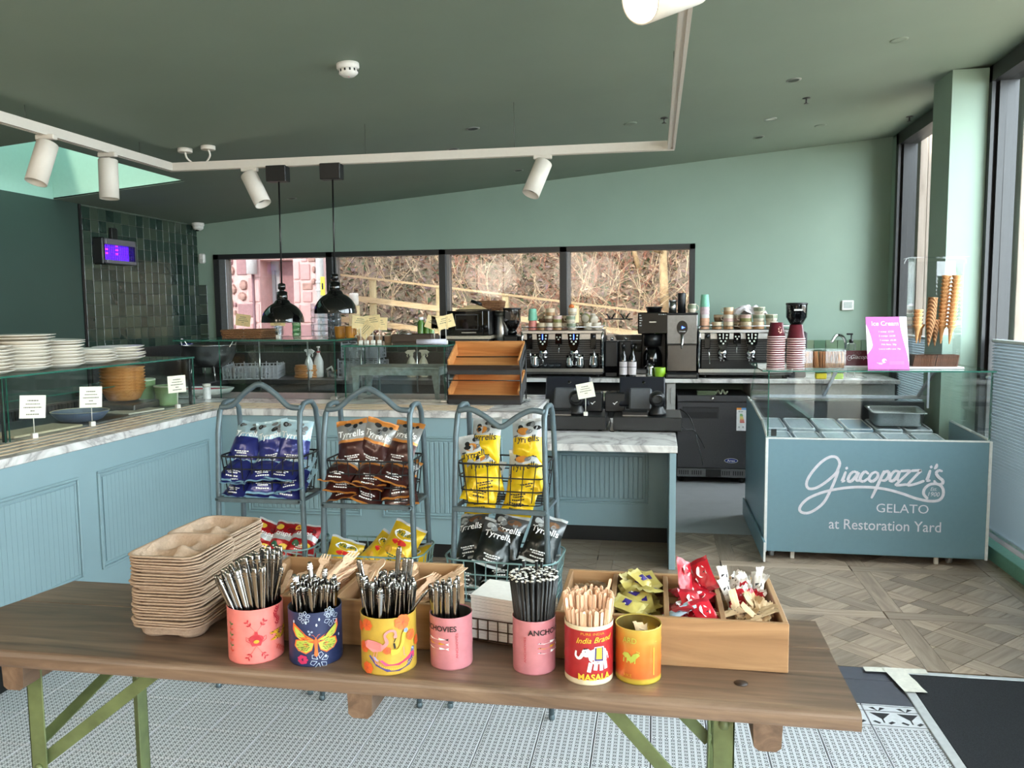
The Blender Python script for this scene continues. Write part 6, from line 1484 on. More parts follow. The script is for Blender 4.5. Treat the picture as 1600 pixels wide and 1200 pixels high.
# lettering
def GP(cx, cy): p = oy(1180 + cx / 4.2105, 640 + cy / 4.2105, GY0 - .001); return (p.x, p.z)
LT = M(); GW = lambda x, y, z: (x, GY0 - .0012 - z, y)
ZK = [0.0]
def pen(pts, w, closed=False, n=6, k=1):
 C_ = curve_pts([(GP(*p)[0], GP(*p)[1], 0) for p in pts], n); L = len(C_)
 ws = [w * .00096 * (1 if not k else (.72 + .28 * sin(pi * i / max(1, L - 1)))) for i in range(L)]
 for i in range(0, L - 1, 6): ZK[0] += 2e-5; LT.stroke([(c.x, c.y) for c in C_[i:i + 7]], ws[i:i + 7], 0, z=ZK[0], wrap=GW)
 for e in (C_[0], C_[-1]): ZK[0] += 2e-5; LT.blob(ell(e.x, e.y, ws[0] / 2, ws[0] / 2, 8), 0, z=ZK[0], wrap=GW)
pen([(540, 402), (556, 355), (535, 315), (490, 312), (430, 350), (368, 420), (338, 480), (350, 518), (400, 515), (460, 480), (520, 430), (545, 400), (530, 450), (500, 520), (455, 605), (400, 655), (345, 680), (300, 672), (295, 640), (340, 590), (420, 552), (510, 528), (620, 512), (740, 510), (850, 522), (960, 550), (1060, 585), (1150, 602), (1210, 595), (1236, 560), (1232, 515), (1200, 490), (1150, 492), (1115, 520), (1108, 555), (1130, 582)], 17, n=7, k=0)
for P in ([(594, 412), (580, 450), (572, 470), (586, 468)], [(603, 382), (600, 388)], [(676, 418), (648, 408), (622, 430), (610, 466), (632, 470), (660, 440), (680, 412), (664, 456), (676, 468), (692, 458)], [(742, 420), (722, 408), (698, 432), (690, 462), (712, 472), (742, 452)], [(790, 410), (764, 424), (748, 456), (768, 472), (798, 452), (808, 424), (792, 410)],
          [(846, 406), (822, 460), (795, 520), (766, 578)], [(828, 446), (852, 412), (876, 408), (878, 436), (856, 464), (834, 466)], [(946, 408), (918, 404), (894, 430), (884, 462), (906, 468), (932, 440), (950, 406), (936, 452), (940, 466)]): pen(P, 19)
for P in ([(962, 404), (1018, 402), (1000, 422), (940, 480), (926, 498), (990, 492)], [(1032, 402), (1090, 400), (1070, 420), (1014, 480), (1002, 498), (1050, 490), (1105, 470)]): pen(P, 16, n=3, k=0)
for P in ([(1150, 402), (1138, 440), (1130, 464), (1146, 466)], [(1158, 374), (1156, 380)], [(1194, 362), (1190, 376), (1182, 386)], [(1226, 404), (1206, 400), (1190, 418), (1206, 444), (1232, 466), (1228, 488), (1196, 490), (1178, 470)]): pen(P, 19)
def gtext(s, cx, cy, cx1, size_px, shear=0.0, bold=0.0, sx=None):
 a = GP(cx, cy); c = GP(cx1, cy); vs, _ = text_geo(s, 'LEFT', shear, bold); wd = max(v[0] for v in vs); size = size_px * .00097 / .72
 k = (c[0] - a[0]) / (wd * size); sl = (GP(cx1, cy + (cx1 - cx) * .0)[1] - a[1]) / (c[0] - a[0])
 LT.text(s, size, None, 0, 0, lambda x, y, z: GW(a[0] + x, a[1] + y, 0), align='LEFT', shear=shear, sx=k, bold=bold)
gtext('GELATO', 792, 674, 1140, 56); gtext('at Restoration Yard', 482, 782, 1222, 66, bold=.004); gtext('Est.', 1150, 533, 1194, 22, .35); gtext('1900', 1128, 570, 1214, 28, .25)
LT.build('lettering', mat('white_vinyl', (226, 222, 230), .5), gc)
# tubs
TUBL = glass('frosted_tub_lid', (.80, .86, .90), 2.0, .12); TUBB = mat('white_tub', (206, 210, 214), .35)
LIDM = mat('cloudy_lid', (172, 182, 188), .25, alpha=1.0)
def tub(x, y, w, d, label, col=None, tilt=0.08):
 t = thing('ice_cream_tub', label, 'tub', (x, y, slope(y) - .028), (tilt, 0, 0), 'ice cream tubs in the counter')
 b = M(); b.prism(rrect(w / 2 - .006, d / 2 - .006, .02, 4), 0, .062); b.build('body', TUBB, t)
 l = M(); l.prism(rrect(w / 2, d / 2, .022, 4), .062, .074); l.build('lid', col or LIDM, t)
 r = M(); r.tube([(p[0], p[1], .076) for p in rrect(w / 2 - .008, d / 2 - .008, .02, 4)], .005, 6, 0, True); r.build('lid_rim', TUBB, t)
BLL = mat('blue_lid', (140, 164, 180), .25)
rn = ['first', 'second', 'third', 'fourth', 'fifth', 'sixth']
for k in range(6):
 x = .80 + .183 * k + .0
 tub(x, 5.80, .170, .34, 'lidded ice cream tub, %s from the till side in the rear row' % rn[k], BLL if k == 3 else None)
 tub(x, 5.42, .170, .33, 'lidded ice cream tub, %s from the till side in the front row' % rn[k])
t_ = thing('steel_pan', 'deep stainless steel pan resting on the ice cream tub lids', 'pan', (1.60, 5.78, .742), (.06, 0, -.06))
b = M(); R4 = [[(p[0], p[1], z) for p in rrect(w, d, r, 5)] for w, d, r, z in ((.13, .10, .03, 0), (.145, .115, .035, .012), (.152, .122, .035, .095), (.172, .142, .03, .1), (.174, .144, .03, .096))]
R4 += [[(p[0], p[1], z) for p in rrect(w, d, r, 5)] for w, d, r, z in ((.150, .120, .034, .094), (.143, .113, .034, .014), (.128, .098, .03, .004))]
k = len(R4[0]); b.add([p for r in R4 for p in r], [(a * k + i, a * k + (i + 1) % k, (a + 1) * k + (i + 1) % k, (a + 1) * k + i) for a in (0, 1, 2, 3, 4) for i in range(k)] + [(3 * k + i, 3 * k + (i + 1) % k, 5 * k + (i + 1) % k, 5 * k + i) for i in range(k)] + [(a * k + i, a * k + (i + 1) % k, (a + 1) * k + (i + 1) % k, (a + 1) * k + i) for a in (5, 6) for i in range(k)] + [tuple(range(k))[::-1], tuple(range(7 * k, 8 * k))], 0, True); b.build('pan_body', STEEL, t_)
# ---------------------------------------------------------------- things on the ice cream counter
GT_ = GZ + .0008
MARO = mat('maroon_cup', (86, 24, 34), .35); ROSE = mat('rose_gold_print', (206, 150, 132), .4)
cb = M(); cb.lathe([(.036, 0), (.0375, .0), (.052, .082), (.0545, .083), (.055, .087), (.0535, .089), (.050, .086), (.035, .004), (0, .003)], 28, 0, None, True, (False, False))
for i in range(len(cb.f)):
 if sum(cb.v[j].z for j in cb.f[i]) / len(cb.f[i]) > .0815: cb.mi[i] = 1
CUPM = cb.mesh('paper_cup', [MARO, mat('cup_rim', (226, 196, 192), .5)])
def cups(x, y, n, lab):
 for k in range(n):
  o = bpy.data.objects.new('paper_cup', CUPM); COL.objects.link(o); o.location = (x + R.uniform(-.0012, .0012), y, GT_ + .0895 + .0137 * k); o.rotation_euler = (pi, 0, R.uniform(0, 6))
  tag(o, lab + ', ' + nth(n - k), 'paper cup', 'maroon paper cups')
cups(.735, 5.17, 15, 'maroon paper cup in the stack nearest the till'); cups(.852, 5.17, 14, 'maroon paper cup in the stack beside the clear wafer box')
for x in (.735, ):
 b = M(); wc = lambda a, z, r: (x + (r + .0012) * sin(a), 5.17 - (r + .0012) * cos(a), z); z0 = GT_ + .0895 + .0137 * 14
 for k in range(7): b.add([wc(.35 + .2 * cos(k * .9) + dx, z0 - .045 + .016 * sin(k * .9) + dz, .0462 + (0.005 * (.0 - sin(k * .9)))) for dx, dz in ((-.1, 0), (0, -.006), (.1, 0), (0, .006))], [(0, 1, 2, 3)])
 tag(b.build('cup_emblem', ROSE), 'rose gold flower emblem on the topmost paper cup nearest the till', 'emblem')
t_ = thing('wafer_box', 'clear box packed with upright brown wafer sticks', 'box', (1.01, 5.19, GT_))
for lo, hi in (((-.125, -.06, 0), (.125, .06, .004)), ((-.125, -.06, .004), (.125, -.056, .115)), ((-.125, .056, .004), (.125, .06, .115)), ((-.125, -.056, .004), (-.121, .056, .115)), ((.121, -.056, .004), (.125, .056, .115))): M().box(lo, hi).build('clear_side', ACRYL, t_)
M().box((-.127, -.062, .115), (.127, .062, .119), 0, .001).build('lid', ACRYL, t_)
WAF = wood('brown_wafer', (110, 66, 34), (160, 104, 60), (196, 142, 94), 'z', .8, 2, .3, rnd=.3)
wm_ = M().tube([(0, 0, 0), (.0015, 0, .05), (0, 0, .098)], .0042, 5).mesh('wafer_stick', WAF)
for k in range(84):
 o = bpy.data.objects.new('wafer_stick', wm_); COL.objects.link(o); i, j = k % 28, k // 28
 o.location = (1.01 - .115 + .0085 * i, 5.15 + .034 * j, GT_ + .005); o.rotation_euler = (R.uniform(-.08, .08), R.uniform(-.12, .12), 0); tag(o, 'brown wafer stick standing in the clear box', 'wafer', 'wafer sticks in the clear box')
t_ = thing('counter_sign', 'maroon box sign with white script standing behind the pink price sign', 'sign', (1.235, 5.26, GT_), .02)
M().box((-.09, -.02, 0), (.09, .02, .012), 0, .001).build('base', TRW, t_); M().box((-.085, -.012, .012), (.085, .012, .105), 0, .001).build('board', MARO, t_)
b = M(); b.text('Giacopazzi\'s', .034, TM((.03, -.0126, .055), (pi / 2, 0, 0)), 0, shear=.4); b.stroke([(.015 * cos(t) * .9 - .055, .06 + .015 * sin(t)) for t in [6.283 * k / 16 for k in range(17)]], .0012, 0, TM((0, -.0126, 0), (pi / 2, 0, 0))); b.text('G', .012, TM((-.055, -.0126, .056), (pi / 2, 0, 0)), 0)
for k in range(5): b.blob(ell(-.03 + .01 * k, .09 - .007 * (k % 2), .0012, .0012, 6), 0, TM((0, -.0126, 0), (pi / 2, 0, 0)))
b.build('printed_script', WHITEI, t_)
# pink sign leaning back
PINK = mat('orchid_pink', (196, 96, 172), .5)
t_ = thing('price_sign', 'pink ice cream price sign standing on the glass counter top', 'sign', (1.375, 5.12, GT_), (-.30, 0, .0))
SW, SH = .232, .325; XS_ = TM((0, 0, 0), (pi / 2, 0, 0))
M().box((-SW / 2, 0, 0), (SW / 2, .003, SH)).build('board', PINK, t_); M().box((-SW / 2 - .002, .003, 0), (SW / 2 + .002, .005, SH + .002)).build('acrylic_back', ACRYL, t_)
b = M(); XF = TM((0, -.0006, 0), (pi / 2, 0, 0))
rgt = curve_pts([(.075, SH, 0), (.078, SH * .8, 0), (.088, SH * .6, 0), (.104, SH * .35, 0), (.114, SH * .15, 0), (SW / 2, 0.002, 0)], 5)
b.blob([(p.x, p.y) for p in rgt] + [(SW / 2, SH)], 0, XF); lft = curve_pts([(-SW / 2, SH * .86, 0), (-.10, SH * .72, 0), (-.088, SH * .56, 0), (-.086, SH * .42, 0), (-SW / 2, SH * .28, 0)], 5)
b.blob([(p.x, p.y) for p in lft][::-1], 0, XF)
b.text('Ice Cream', .040, TM((-.008, -.0009, SH * .83), (pi / 2, 0, 0)), 0, sx=.92)
for k, s_ in enumerate(('1 scoop  £3.50', '2 scoops  £4.50', '3 scoops  £5.50', 'Milk flake  50p', 'Luxury waffle cone  75p')): b.text(s_, .0145 if k < 4 else .0125, TM((-.004 + .004 * k, -.0009, SH * (.70 - .082 * k)), (pi / 2, 0, 0)), 0)
b.blob(ell(-.022, .052, .013, .013, 16), 0, TM((0, -.0009, 0), (pi / 2, 0, 0))); b.blob([(-.022, .044), (-.008, .042), (-.012, .056), (-.02, .054)], 1, TM((0, -.0012, 0), (pi / 2, 0, 0)))
b.text('Restoration', .0085, TM((-.044, -.0009, .036), (pi / 2, 0, 0)), 0); b.text('YARD', .0085, TM((-.044, -.0009, .029), (pi / 2, 0, 0)), 0)
for z in (.045, .038, .031): b.blob([(.005, z), (.088, z), (.088, z + .0016), (.005, z + .0016)], 2, TM((0, -.0009, 0), (pi / 2, 0, 0)))
b.build('print', [WHITEI, PINK, mat('pale_pink', (226, 150, 208), .5)], t_)
# cone stand
t_ = thing('cone_stand', 'tall clear acrylic stand holding stacks of ice cream cones', 'stand', (1.645, 5.22, GT_))
M().box((-.165, -.075, 0), (.155, .075, .012), 0, .002).build('base', TRW, t_)
M().box((-.135, -.065, .012), (-.131, .065, .66)).build('clear_side', ACRYL, t_); M().box((.131, -.065, .012), (.135, .065, .62)).build('clear_side', ACRYL, t_); M().box((-.131, .06, .012), (.131, .064, .64)).build('clear_back', ACRYL, t_)
for z in (.205, .235): M().box((-.131, -.06, z), (.131, .06, z + .004)).build('cone_shelf', ACRYL, t_)
M().tube([(-.175, 0, .625), (-.165, 0, .655), (-.15, 0, .662), (.15, 0, .652), (.165, 0, .645), (.168, 0, .62)], .004, 4).box((-.16, -.075, .655), (.16, .075, .66)).build('roof', ACRYL, t_)
M().box((-.13, -.066, .012), (.13, -.062, .1)).build('clear_front', ACRYL, t_)
CONE = wood('wafer_cone', (176, 116, 64), (212, 154, 98), (232, 184, 130), 'z', .7, 3, .3); WAFF = NT('waffle_cone'); wv = WAFF.coord((1, 1, 1)); vx = WAFF.n('TexWave', wave_type='BANDS', bands_direction='DIAGONAL'); WAFF.l(wv, vx.inputs[0]); vx.inputs[1].default_value = 32
WAFF.set(col=WAFF.ramp(vx.outputs[1], [(.2, (120, 78, 46)), (.7, (172, 120, 78)), (1, (190, 140, 96))]), rough=.8); WAFF.bump(vx.outputs[1], .6, .004)
cn = M().lathe([(.003, 0), (.011, .065), (.0135, .075), (.0145, .086), (.026, .106), (.0268, .113), (.024, .113), (.014, .085), (.006, .02), (0, .01)], 18, 0, None, True, (False, False)).mesh('wafer_cone', CONE)
wc_ = M().lathe([(.002, 0), (.012, .05), (.027, .155), (.0285, .162), (.026, .162), (.02, .1), (0, .02)], 18, 0, None, True, (False, False)).mesh('waffle_cone', WAFF.m)
def cone_col(me, name, x, y, n, dz, z0, lean, lab):
 for k in range(n):
  o = bpy.data.objects.new(name, me); COL.objects.link(o); o.location = (1.645 + x + lean * k * dz, 5.22 + y, GT_ + z0 + dz * k); o.rotation_euler = (0, lean, 0); tag(o, lab + (', ' + nth(n - k) if n > 1 else ''), 'cone', 'cones in the acrylic stand')
cone_col(cn, 'wafer_cone', -.098, -.02, 5, .0225, .150, .03, 'wafer cone in the short column of the acrylic stand')
cone_col(wc_, 'waffle_cone', -.030, -.015, 7, .022, .130, .06, 'dark rolled waffle cone in the middle column of the stand')
cone_col(cn, 'wafer_cone', .050, .02, 14, .0225, .148, .05, 'wafer cone in the taller rear column of the stand')
cone_col(cn, 'wafer_cone', .085, -.02, 14, .0225, .146, .07, 'wafer cone in the tall front column of the stand')
cone_col(cn, 'wafer_cone', -.065, .03, 1, .02, .15, 0, 'single wafer cone in the back row of the stand'); cone_col(wc_, 'waffle_cone', .02, .03, 1, .02, .13, 0, 'single rolled waffle cone at the back of the stand')
FAN = mat('chocolate_wafer', (110, 70, 46), .8, grain=.12, gscale=40)
fm = M().prism([(-.004, 0), (.004, 0), (.004, .066), (.0, .07), (-.004, .066)], -.05, .05, 0, Matrix(((1, 0, 0, 0), (0, 0, 1, 0), (0, 1, 0, 0), (0, 0, 0, 1)))).mesh('fan_wafer', FAN)
for k in range(24):
 o = bpy.data.objects.new('fan_wafer', fm); COL.objects.link(o); o.location = (1.645 - .118 + .0102 * k + (.004 if k > 11 else 0), 5.22, GT_ + .013); o.rotation_euler = (0, .16, 0); tag(o, 'brown fan wafer stacked in the foot of the cone stand', 'wafer', 'fan wafers under the cones')
# ================================================================ BACK RUN: worktops, cabinets, fridge
YBF = 7.17; ZB = .92
tag(M().box((-1.52, YBF, .885), (2.02, 7.83, ZB), 0, .003).build('back_worktop', MARBLE), 'pale marble worktop along the back wall under the espresso machines', 'worktop')
CABG = mat('pale_grey_laminate', (182, 180, 176), .4)
def cabinet(x0, x1, label, doors=1, open_=False):
 t = thing('base_cabinet', label, 'cabinet', (x0, YBF + .03, 0)); w = x1 - x0
 if open_:
  for lo, hi in (((0, 0, .1), (.018, .6, .884)), ((w - .018, 0, .1), (w, .6, .884)), ((0, .58, .1), (w, .6, .884)), ((0, 0, .1), (w, .6, .12)), ((0, 0, .70), (w, .6, .715))): M().box(lo, hi).build('panel', mat('dark_laminate', (44, 44, 46), .5), t)
 else:
  M().box((0, .02, .1), (w, .6, .884)).build('body', CABG, t)
  for k in range(doors): M().box((k * w / doors + .002, 0, .12), ((k + 1) * w / doors - .002, .02, .875), 0, .002).build('door', CABG, t)
  M().box((w * .5 - .004, -.02, .70), (w * .5 + .004, -.012, .84), 0, .002).build('handle', STEEL, t)
 M().box((.01, .05, 0), (w - .01, .56, .1)).build('plinth', BLACKM, t)
cabinet(-1.5, .10, 'dark open shelving unit below the worktop behind the tills', 1, True); cabinet(.105, .185, 'narrow pale grey filler cabinet beside the fridge'); cabinet(.82, 1.99, 'pale grey cabinet below the worktop by the side window', 2)
fr = thing('under_counter_fridge', 'dark steel undercounter fridge with an energy label', 'fridge', (.50, YBF + .02, 0))
FRM = mat('graphite_steel', (84, 84, 88), .38, metal=.6, grain=.03, gscale=80)
M().box((-.30, .03, .05), (.30, .58, .775), 0, .004).build('body', FRM, fr); M().box((-.298, 0, .135), (.298, .03, .715), 0, .004).build('door', FRM, fr); M().box((-.30, .0, .72), (.30, .03, .775), 0, .004).build('top_panel', FRM, fr)
M().lathe([(.012, 0), (.012, .006), (.004, .008)], 14, 0, TM((-.09 + .09, -.001, .748), (pi / 2, 0, 0))).build('lock', CHROME, fr)
b = M().box((-.255, -.003, .575), (.055, .0, .675), 0, .002); b.box((-.24, -.0045, .58), (.04, -.003, .63), 1); b.box((-.255, -.006, .662), (.055, -.002, .675), 1, .002); b.build('recessed_handle', [mat('graphite_dark', (66, 66, 70), .35, metal=.5), mat('graphite_deep', (34, 34, 36), .5)], fr)
b = M().box((-.298, .0, .055), (.298, .03, .13), 0, .002)
b.build('vent_panel', mat('vent_grey', (112, 112, 114), .45, metal=.4), fr)
b = M()
for k in range(24):
 x = -.28 + .0185 * k + (.13 if k > 11 else 0)
 if x < .28 and k % 6 != 5: b.box((x, -.0015, .075), (x + .008, .001, .112))
b.box((-.05, -.003, .06), (.08, .001, .125)); tag(b.build('vent_slots', BLACKM, fr), kind='stuff')
for x in (-.26, .26): M().cyl((x, .08, 0), (x, .08, .055), .02, 10).build('foot', RUBBER, fr)
b = M(); XF = TM((.245, -.0015, .57), (pi / 2, 0, 0)); b.blob([(-.04, -.10), (.04, -.10), (.04, .10), (-.04, .10)], 0, XF); XF2 = TM((.245, -.0022, .57), (pi / 2, 0, 0))
b.blob([(-.04, .083), (.0, .083), (.0, .10), (-.04, .10)], 2, XF2); b.blob([(.0, .083), (.04, .083), (.04, .10), (.0, .10)], 5, XF2); b.text('Arex', .02, TM((-.005 + .245, -.0022, .57 + .062), (pi / 2, 0, 0)), 1)
for k in range(7): z = .048 - .0115 * k; b.blob([(-.012, z - .009), (.008 + .003 * k, z - .009), (.011 + .003 * k, z - .0045), (.008 + .003 * k, z), (-.012, z)], (3, 3, 6, 6, 2, 4, 4)[k], XF2)
b.text('A', .022, TM((.245 - .018, -.0022, .57 - .075), (pi / 2, 0, 0)), 1); b.text('B', .022, TM((.245 + .016, -.0022, .57 - .075), (pi / 2, 0, 0)), 1)
b.build('energy_label', [WHITEI, INKB, mat('label_orange', (232, 150, 70), .5), mat('label_green', (110, 170, 80), .5), mat('label_red', (214, 74, 64), .5), mat('label_blue', (110, 160, 214), .5), mat('label_yellow', (226, 206, 90), .5)], fr)
b = M(); b.blob(ell(.165, .205, .058, .021, 24), 1, TM((0, -.0012, 0), (pi / 2, 0, 0))); b.blob(ell(.165, .205, .054, .018, 24), 0, TM((0, -.0018, 0), (pi / 2, 0, 0))); b.text('Arex', .03, TM((.165, -.0026, .195), (pi / 2, 0, 0)), 1, sx=1.1, bold=.015)
b.build('badge', [mat('badge_blue', (36, 52, 136), .35), WHITEI], fr)
M().box((-.5, .0, 0), (.5, .0, 0)) if False else None
t_ = thing('folded_cloth', 'folded green cloth lying on top of the undercounter fridge', 'cloth', (.47, 7.25, .776)); b = M()
for k in range(3): b.box((-.10, -.05, .012 * k), (.06, .05, .012 * k + .010), 0, .004)
b.build('layers', mat('green_cloth', (108, 120, 92), .9, bump=.5), t_)
tag(M().tube(curve_pts([(.10, 0, .01), (.12, .02, .035), (.14, -.02, .012), (.16, .03, .04), (.18, 0, .01), (.2, .02, .03)], 6), .009, 6).build('crumpled_cloth', mat('sage_cloth', (150, 156, 132), .9), None, (.43, 7.24, .776)), 'crumpled sage cloth beside the folded cloth on the fridge', 'cloth')
# cups and mugs: shared look
STON = mat('stoneware', (206, 184, 152), .4, grain=.03); STONW = mat('pale_stoneware', (220, 208, 188), .4, grain=.03); OLV = mat('olive_glaze', (128, 124, 66), .4); TAN = mat('tan_glaze', (178, 134, 92), .4); PNK = mat('rose_glaze', (206, 168, 158), .4); BRN = mat('brown_glaze', (120, 92, 68), .4); SGE = mat('sage_glaze', (136, 146, 120), .4)
KINDS_ = [('tan banded', [STON, TAN], [(.02, .45, 1)]), ('rose banded', [STONW, PNK], [(.05, .5, 1)]), ('olive banded', [STONW, OLV, PNK], [(.05, .5, 1), (.55, .95, 2)]), ('brown', [BRN, STON], [(.6, .95, 1)]), ('sage banded', [STONW, SGE], [(.45, .9, 1)]), ('plain pale', [STONW, STON], [(.3, .5, 1)])]
MUGP = {}
def put_mug(kind, x, y, z, r, h, rot, label, tilt=(0, 0), group=None):
 key = (kind, round(r, 3), round(h, 3)); nm, ms, band = KINDS_[kind]
 if key not in MUGP:
  MUGP[key] = mug('coffee_mug', label, 'mug', (x, y, z), r, h, ms[0], rot, group, ms[1:], band, tilt)
 else: dup(MUGP[key], (x, y, z), (tilt[0], tilt[1], rot), label, group)
# ---------------------------------------------------------------- espresso machines
def espresso(x0, x1, y0, label, lit):
 w = x1 - x0; t = thing('espresso_machine', label, 'coffee machine', ((x0 + x1) / 2, y0, ZB)); a, c = -w / 2, w / 2
 M().box((a + .02, .06, .075), (c - .02, .50, .40), 0, .006).build('body', BLACKM, t)
 r = M()
 for k in range(9): r.box((a + .03, .052, .16 + .02 * k), (c - .03, .06, .168 + .02 * k))
 tag(r.build('ribbed_back', STEELD, t), kind='stuff')
 M().box((a, -.02, .03), (c, .50, .052), 0, .004).box((a, -.03, .03), (c, -.018, .085), 0, .003).build('tray_front', STEELD, t); M().box((a, -.018, .052), (c, .48, .075), 0, .003).build('drip_tray', BLACKM, t)
 M().box((a - .004, -.032, .052), (c + .004, -.028, .082)).build('tray_band', STEEL, t)
 M().box((a, -.03, .398), (c, .50, .425), 0, .006).build('top_tray', STEELD, t); M().box((a + .01, -.024, .34), (c - .01, .06, .398), 0, .005).build('fascia', STEEL, t); M().box((a - .003, -.033, .40), (c + .003, -.028, .422)).build('top_band', STEEL, t)
 for s, x in ((-1, a), (1, c)):
  M().tube([(x, -.02, .42), (x - s * .004, -.035, .36), (x - s * .002, -.01, .25), (x, .0, .16), (x, -.02, .05)], .012, 6).build('side_trim', CHROME, t); M().box((x - .006, 0, .05), (x + .006, .49, .41), 0, .003).build('side_panel', STEELD, t)
 for x, y in ((a + .05, .03), (c - .05, .03), (a + .05, .44), (c - .05, .44)): M().cyl((x, y, 0), (x, y, .03), .022, 12).build('foot', RUBBER, t)
 gs = (-.17, .11) if w < .76 else (-.19, .05)
 for gx in gs:
  h = M(); P = [(-.055, .40), (-.045, .30), (-.025, .245), (.025, .245), (.045, .30), (.055, .40)]
  h.prism(P, -.06, .05, 0, Matrix(((1, 0, 0, gx), (0, 0, 1, -.01), (0, 1, 0, 0), (0, 0, 0, 1)))); h.build('group_head', BLACKG, t)
  d = M()
  for bx, bz in ((-.03, .38), (.03, .38), (-.028, .352), (.028, .352), (-.018, .326), (.018, .326), (0, .305)): d.lathe([(.0085, 0), (.0085, .002), (0, .0025)], 10, 0, TM((gx + bx, -.071, bz), (pi / 2, 0, 0)))
  tag(d.build('buttons', mat('button_white', (226, 226, 214), .4), t), kind='stuff')
  M().box((gx - .004, -.073, .345), (gx + .004, -.07, .392)).build('display', LITB if lit else WHITEP, t)
  M().lathe([(.044, 0), (.046, .03), (.038, .045), (.038, .06)], 20, 0, TM((gx, .0, .20))).build('group_ring', CHROME, t)
  p = M().lathe([(.036, 0), (.04, .012), (.04, .03)], 18, 0, TM((gx, .0, .168))); p.tube([(gx, -.04, .182), (gx + .015, -.09, .178), (gx + .03, -.16, .165)], [.009, .013, .011], 8, 1).tube([(gx - .012, 0, .168), (gx - .014, 0, .148)], .006, 6).tube([(gx + .012, 0, .168), (gx + .014, 0, .148)], .006, 6)
  p.build('portafilter', [CHROME, BLACKP], t)
 gx = sum(gs) / 2; M().box((gx - .03, -.045, .30), (gx + .03, .05, .40), 0, .006).build('water_head', BLACKG, t)
 d = M()
 for bx, bz in ((-.014, .365), (.014, .365), (0, .345)): d.lathe([(.0075, 0), (.0075, .002), (0, .0025)], 10, 0, TM((gx + bx, -.0455, bz), (pi / 2, 0, 0)))
 tag(d.build('buttons', mat('button_white', (226, 226, 214), .4), t), kind='stuff'); M().tube([(gx, -.01, .30), (gx, -.02, .22)], .005, 6).build('spout', CHROME, t)
 for s, x in ((-1, a + .07), (1, c - .085)):
  M().box((x - .025, -.03, .26), (x + .025, .05, .40), 0, .004).build('steam_panel', BLACKG, t); M().tube(curve_pts([(x, -.02, .27), (x + .012, -.07, .22), (x + .02, -.06, .13)], 6), .005, 6).build('steam_wand', CHROME, t)
  M().lathe([(.018, 0), (.018, .02), (0, .022)], 12, 0, TM((x, -.03, .37), (pi / 2, 0, 0))).build('steam_knob', BLACKP, t)
 rl = M().tube([(a, -.02, .455), (c, -.02, .455), (c, .48, .455), (a, .48, .455)], .004, 6, 0, True)
 for x in (a, c):
  for y in (-.02, .48): rl.cyl((x, y, .425), (x, y, .455), .004, 6)
 rl.build('cup_rail', CHROME, t); return t
LITB = NT('blue_display'); LITB.set(col=lin((60, 80, 230)), ecol=lin((60, 90, 255)), estr=2.0); LITB = LITB.m
espresso(-1.185, -.455, 7.28, 'black and steel espresso machine with lit blue displays behind the tills', True)
espresso(.385, 1.165, 7.28, 'black and steel espresso machine behind the maroon paper cups', False)
ZC = ZB + .426
def jug(x, y, z, r, h, label, rot=0):
 t = thing('milk_jug', label, 'jug', (x, y, z), rot); M().lathe([(0, 0), (r, 0), (r * 1.02, h * .3), (r * .86, h * .75), (r * .92, h), (r * .88, h * .99), (r * .8, h * .7), (r * .9, h * .1), (0, h * .05)], 20, 0, None, True, (False, False)).build('body', CHROME, t)
 M().tube([(r * .88, 0, h * .9), (r * 1.6, 0, h * .8), (r * 1.6, 0, h * .3), (r, 0, h * .2)], .0045, 6).build('handle', CHROME, t)
for px, r, h, l in ((836, .045, .135, 'chrome milk jug at the bread stand end of the lit espresso machine'), (890, .036, .12, 'chrome milk jug in the middle of the drip tray'), (906, .042, .13, 'larger chrome milk jug beside the middle one'), (928, .045, .14, 'chrome milk jug at the window end of the drip tray')): jug(oy(px, 570, 7.30).x, 7.31, ZB + .076, r, h, l, pi if px == 906 else .2)
for k, px in enumerate((852, 862, 872)): M().lathe([(0, 0), (.03, 0), (.034, .05), (.031, .05), (.027, .005), (0, .004)], 14, 0, None, True, (False, False)) and tag(M().lathe([(0, 0), (.026, 0), (.03, .055), (.027, .055), (.023, .006), (0, .005)], 14, 0, None, True, (False, False)).build('shot_glass', TUMB, None, (oy(px, 580, 7.30).x, 7.31, ZB + .076)), 'small shot glass on the drip tray of the lit machine', 'glass', 'shot glasses on the drip tray')
# paper cup columns and mugs on machine 1
PCm = M().lathe([(.045, 0), (.044, .004), (.034, .108), (.033, .11), (0, .11)], 20, 0)
def paper_col(x, y, z, n, dz, cols, labels, r=1.0):
 for k in range(n):
  b = M().lathe([(.044, 0), (.0445, .004), (.0335, .106), (.033, .108), (0, .108)], 20, 0); o = b.build('paper_cup', cols[k], None, (x, y, z + dz * k)); o.scale = (r, r, 1); tag(o, labels[k], 'paper cup')
MINTC = mat('mint_paper', (136, 206, 176), .5); CORC = mat('coral_paper', (226, 138, 124), .5); LILC = mat('lilac_paper_cup', (214, 190, 194), .5); ORC = mat('peach_paper', (232, 178, 146), .5); WHC = mat('grey_paper', (216, 210, 206), .5)
paper_col(oy(832, 512, 7.36).x, 7.38, ZC, 2, .088, [CORC, MINTC], ['coral paper cup upturned on the lit espresso machine', 'mint paper cup on top of the coral one'])
paper_col(oy(1101, 512, 7.36).x, 7.38, ZC, 7, .033, [ORC, ORC, ORC, WHC, LILC, LILC, MINTC], ['peach paper cup at the bottom of the banded stack', 'peach paper cup second from the bottom of the banded stack', 'peach paper cup third from the bottom of the banded stack', 'grey paper cup in the middle of the banded stack', 'lilac paper cup below another near the top of the banded stack', 'lilac paper cup just under the mint cup', 'mint paper cup topping the banded stack'], .95)
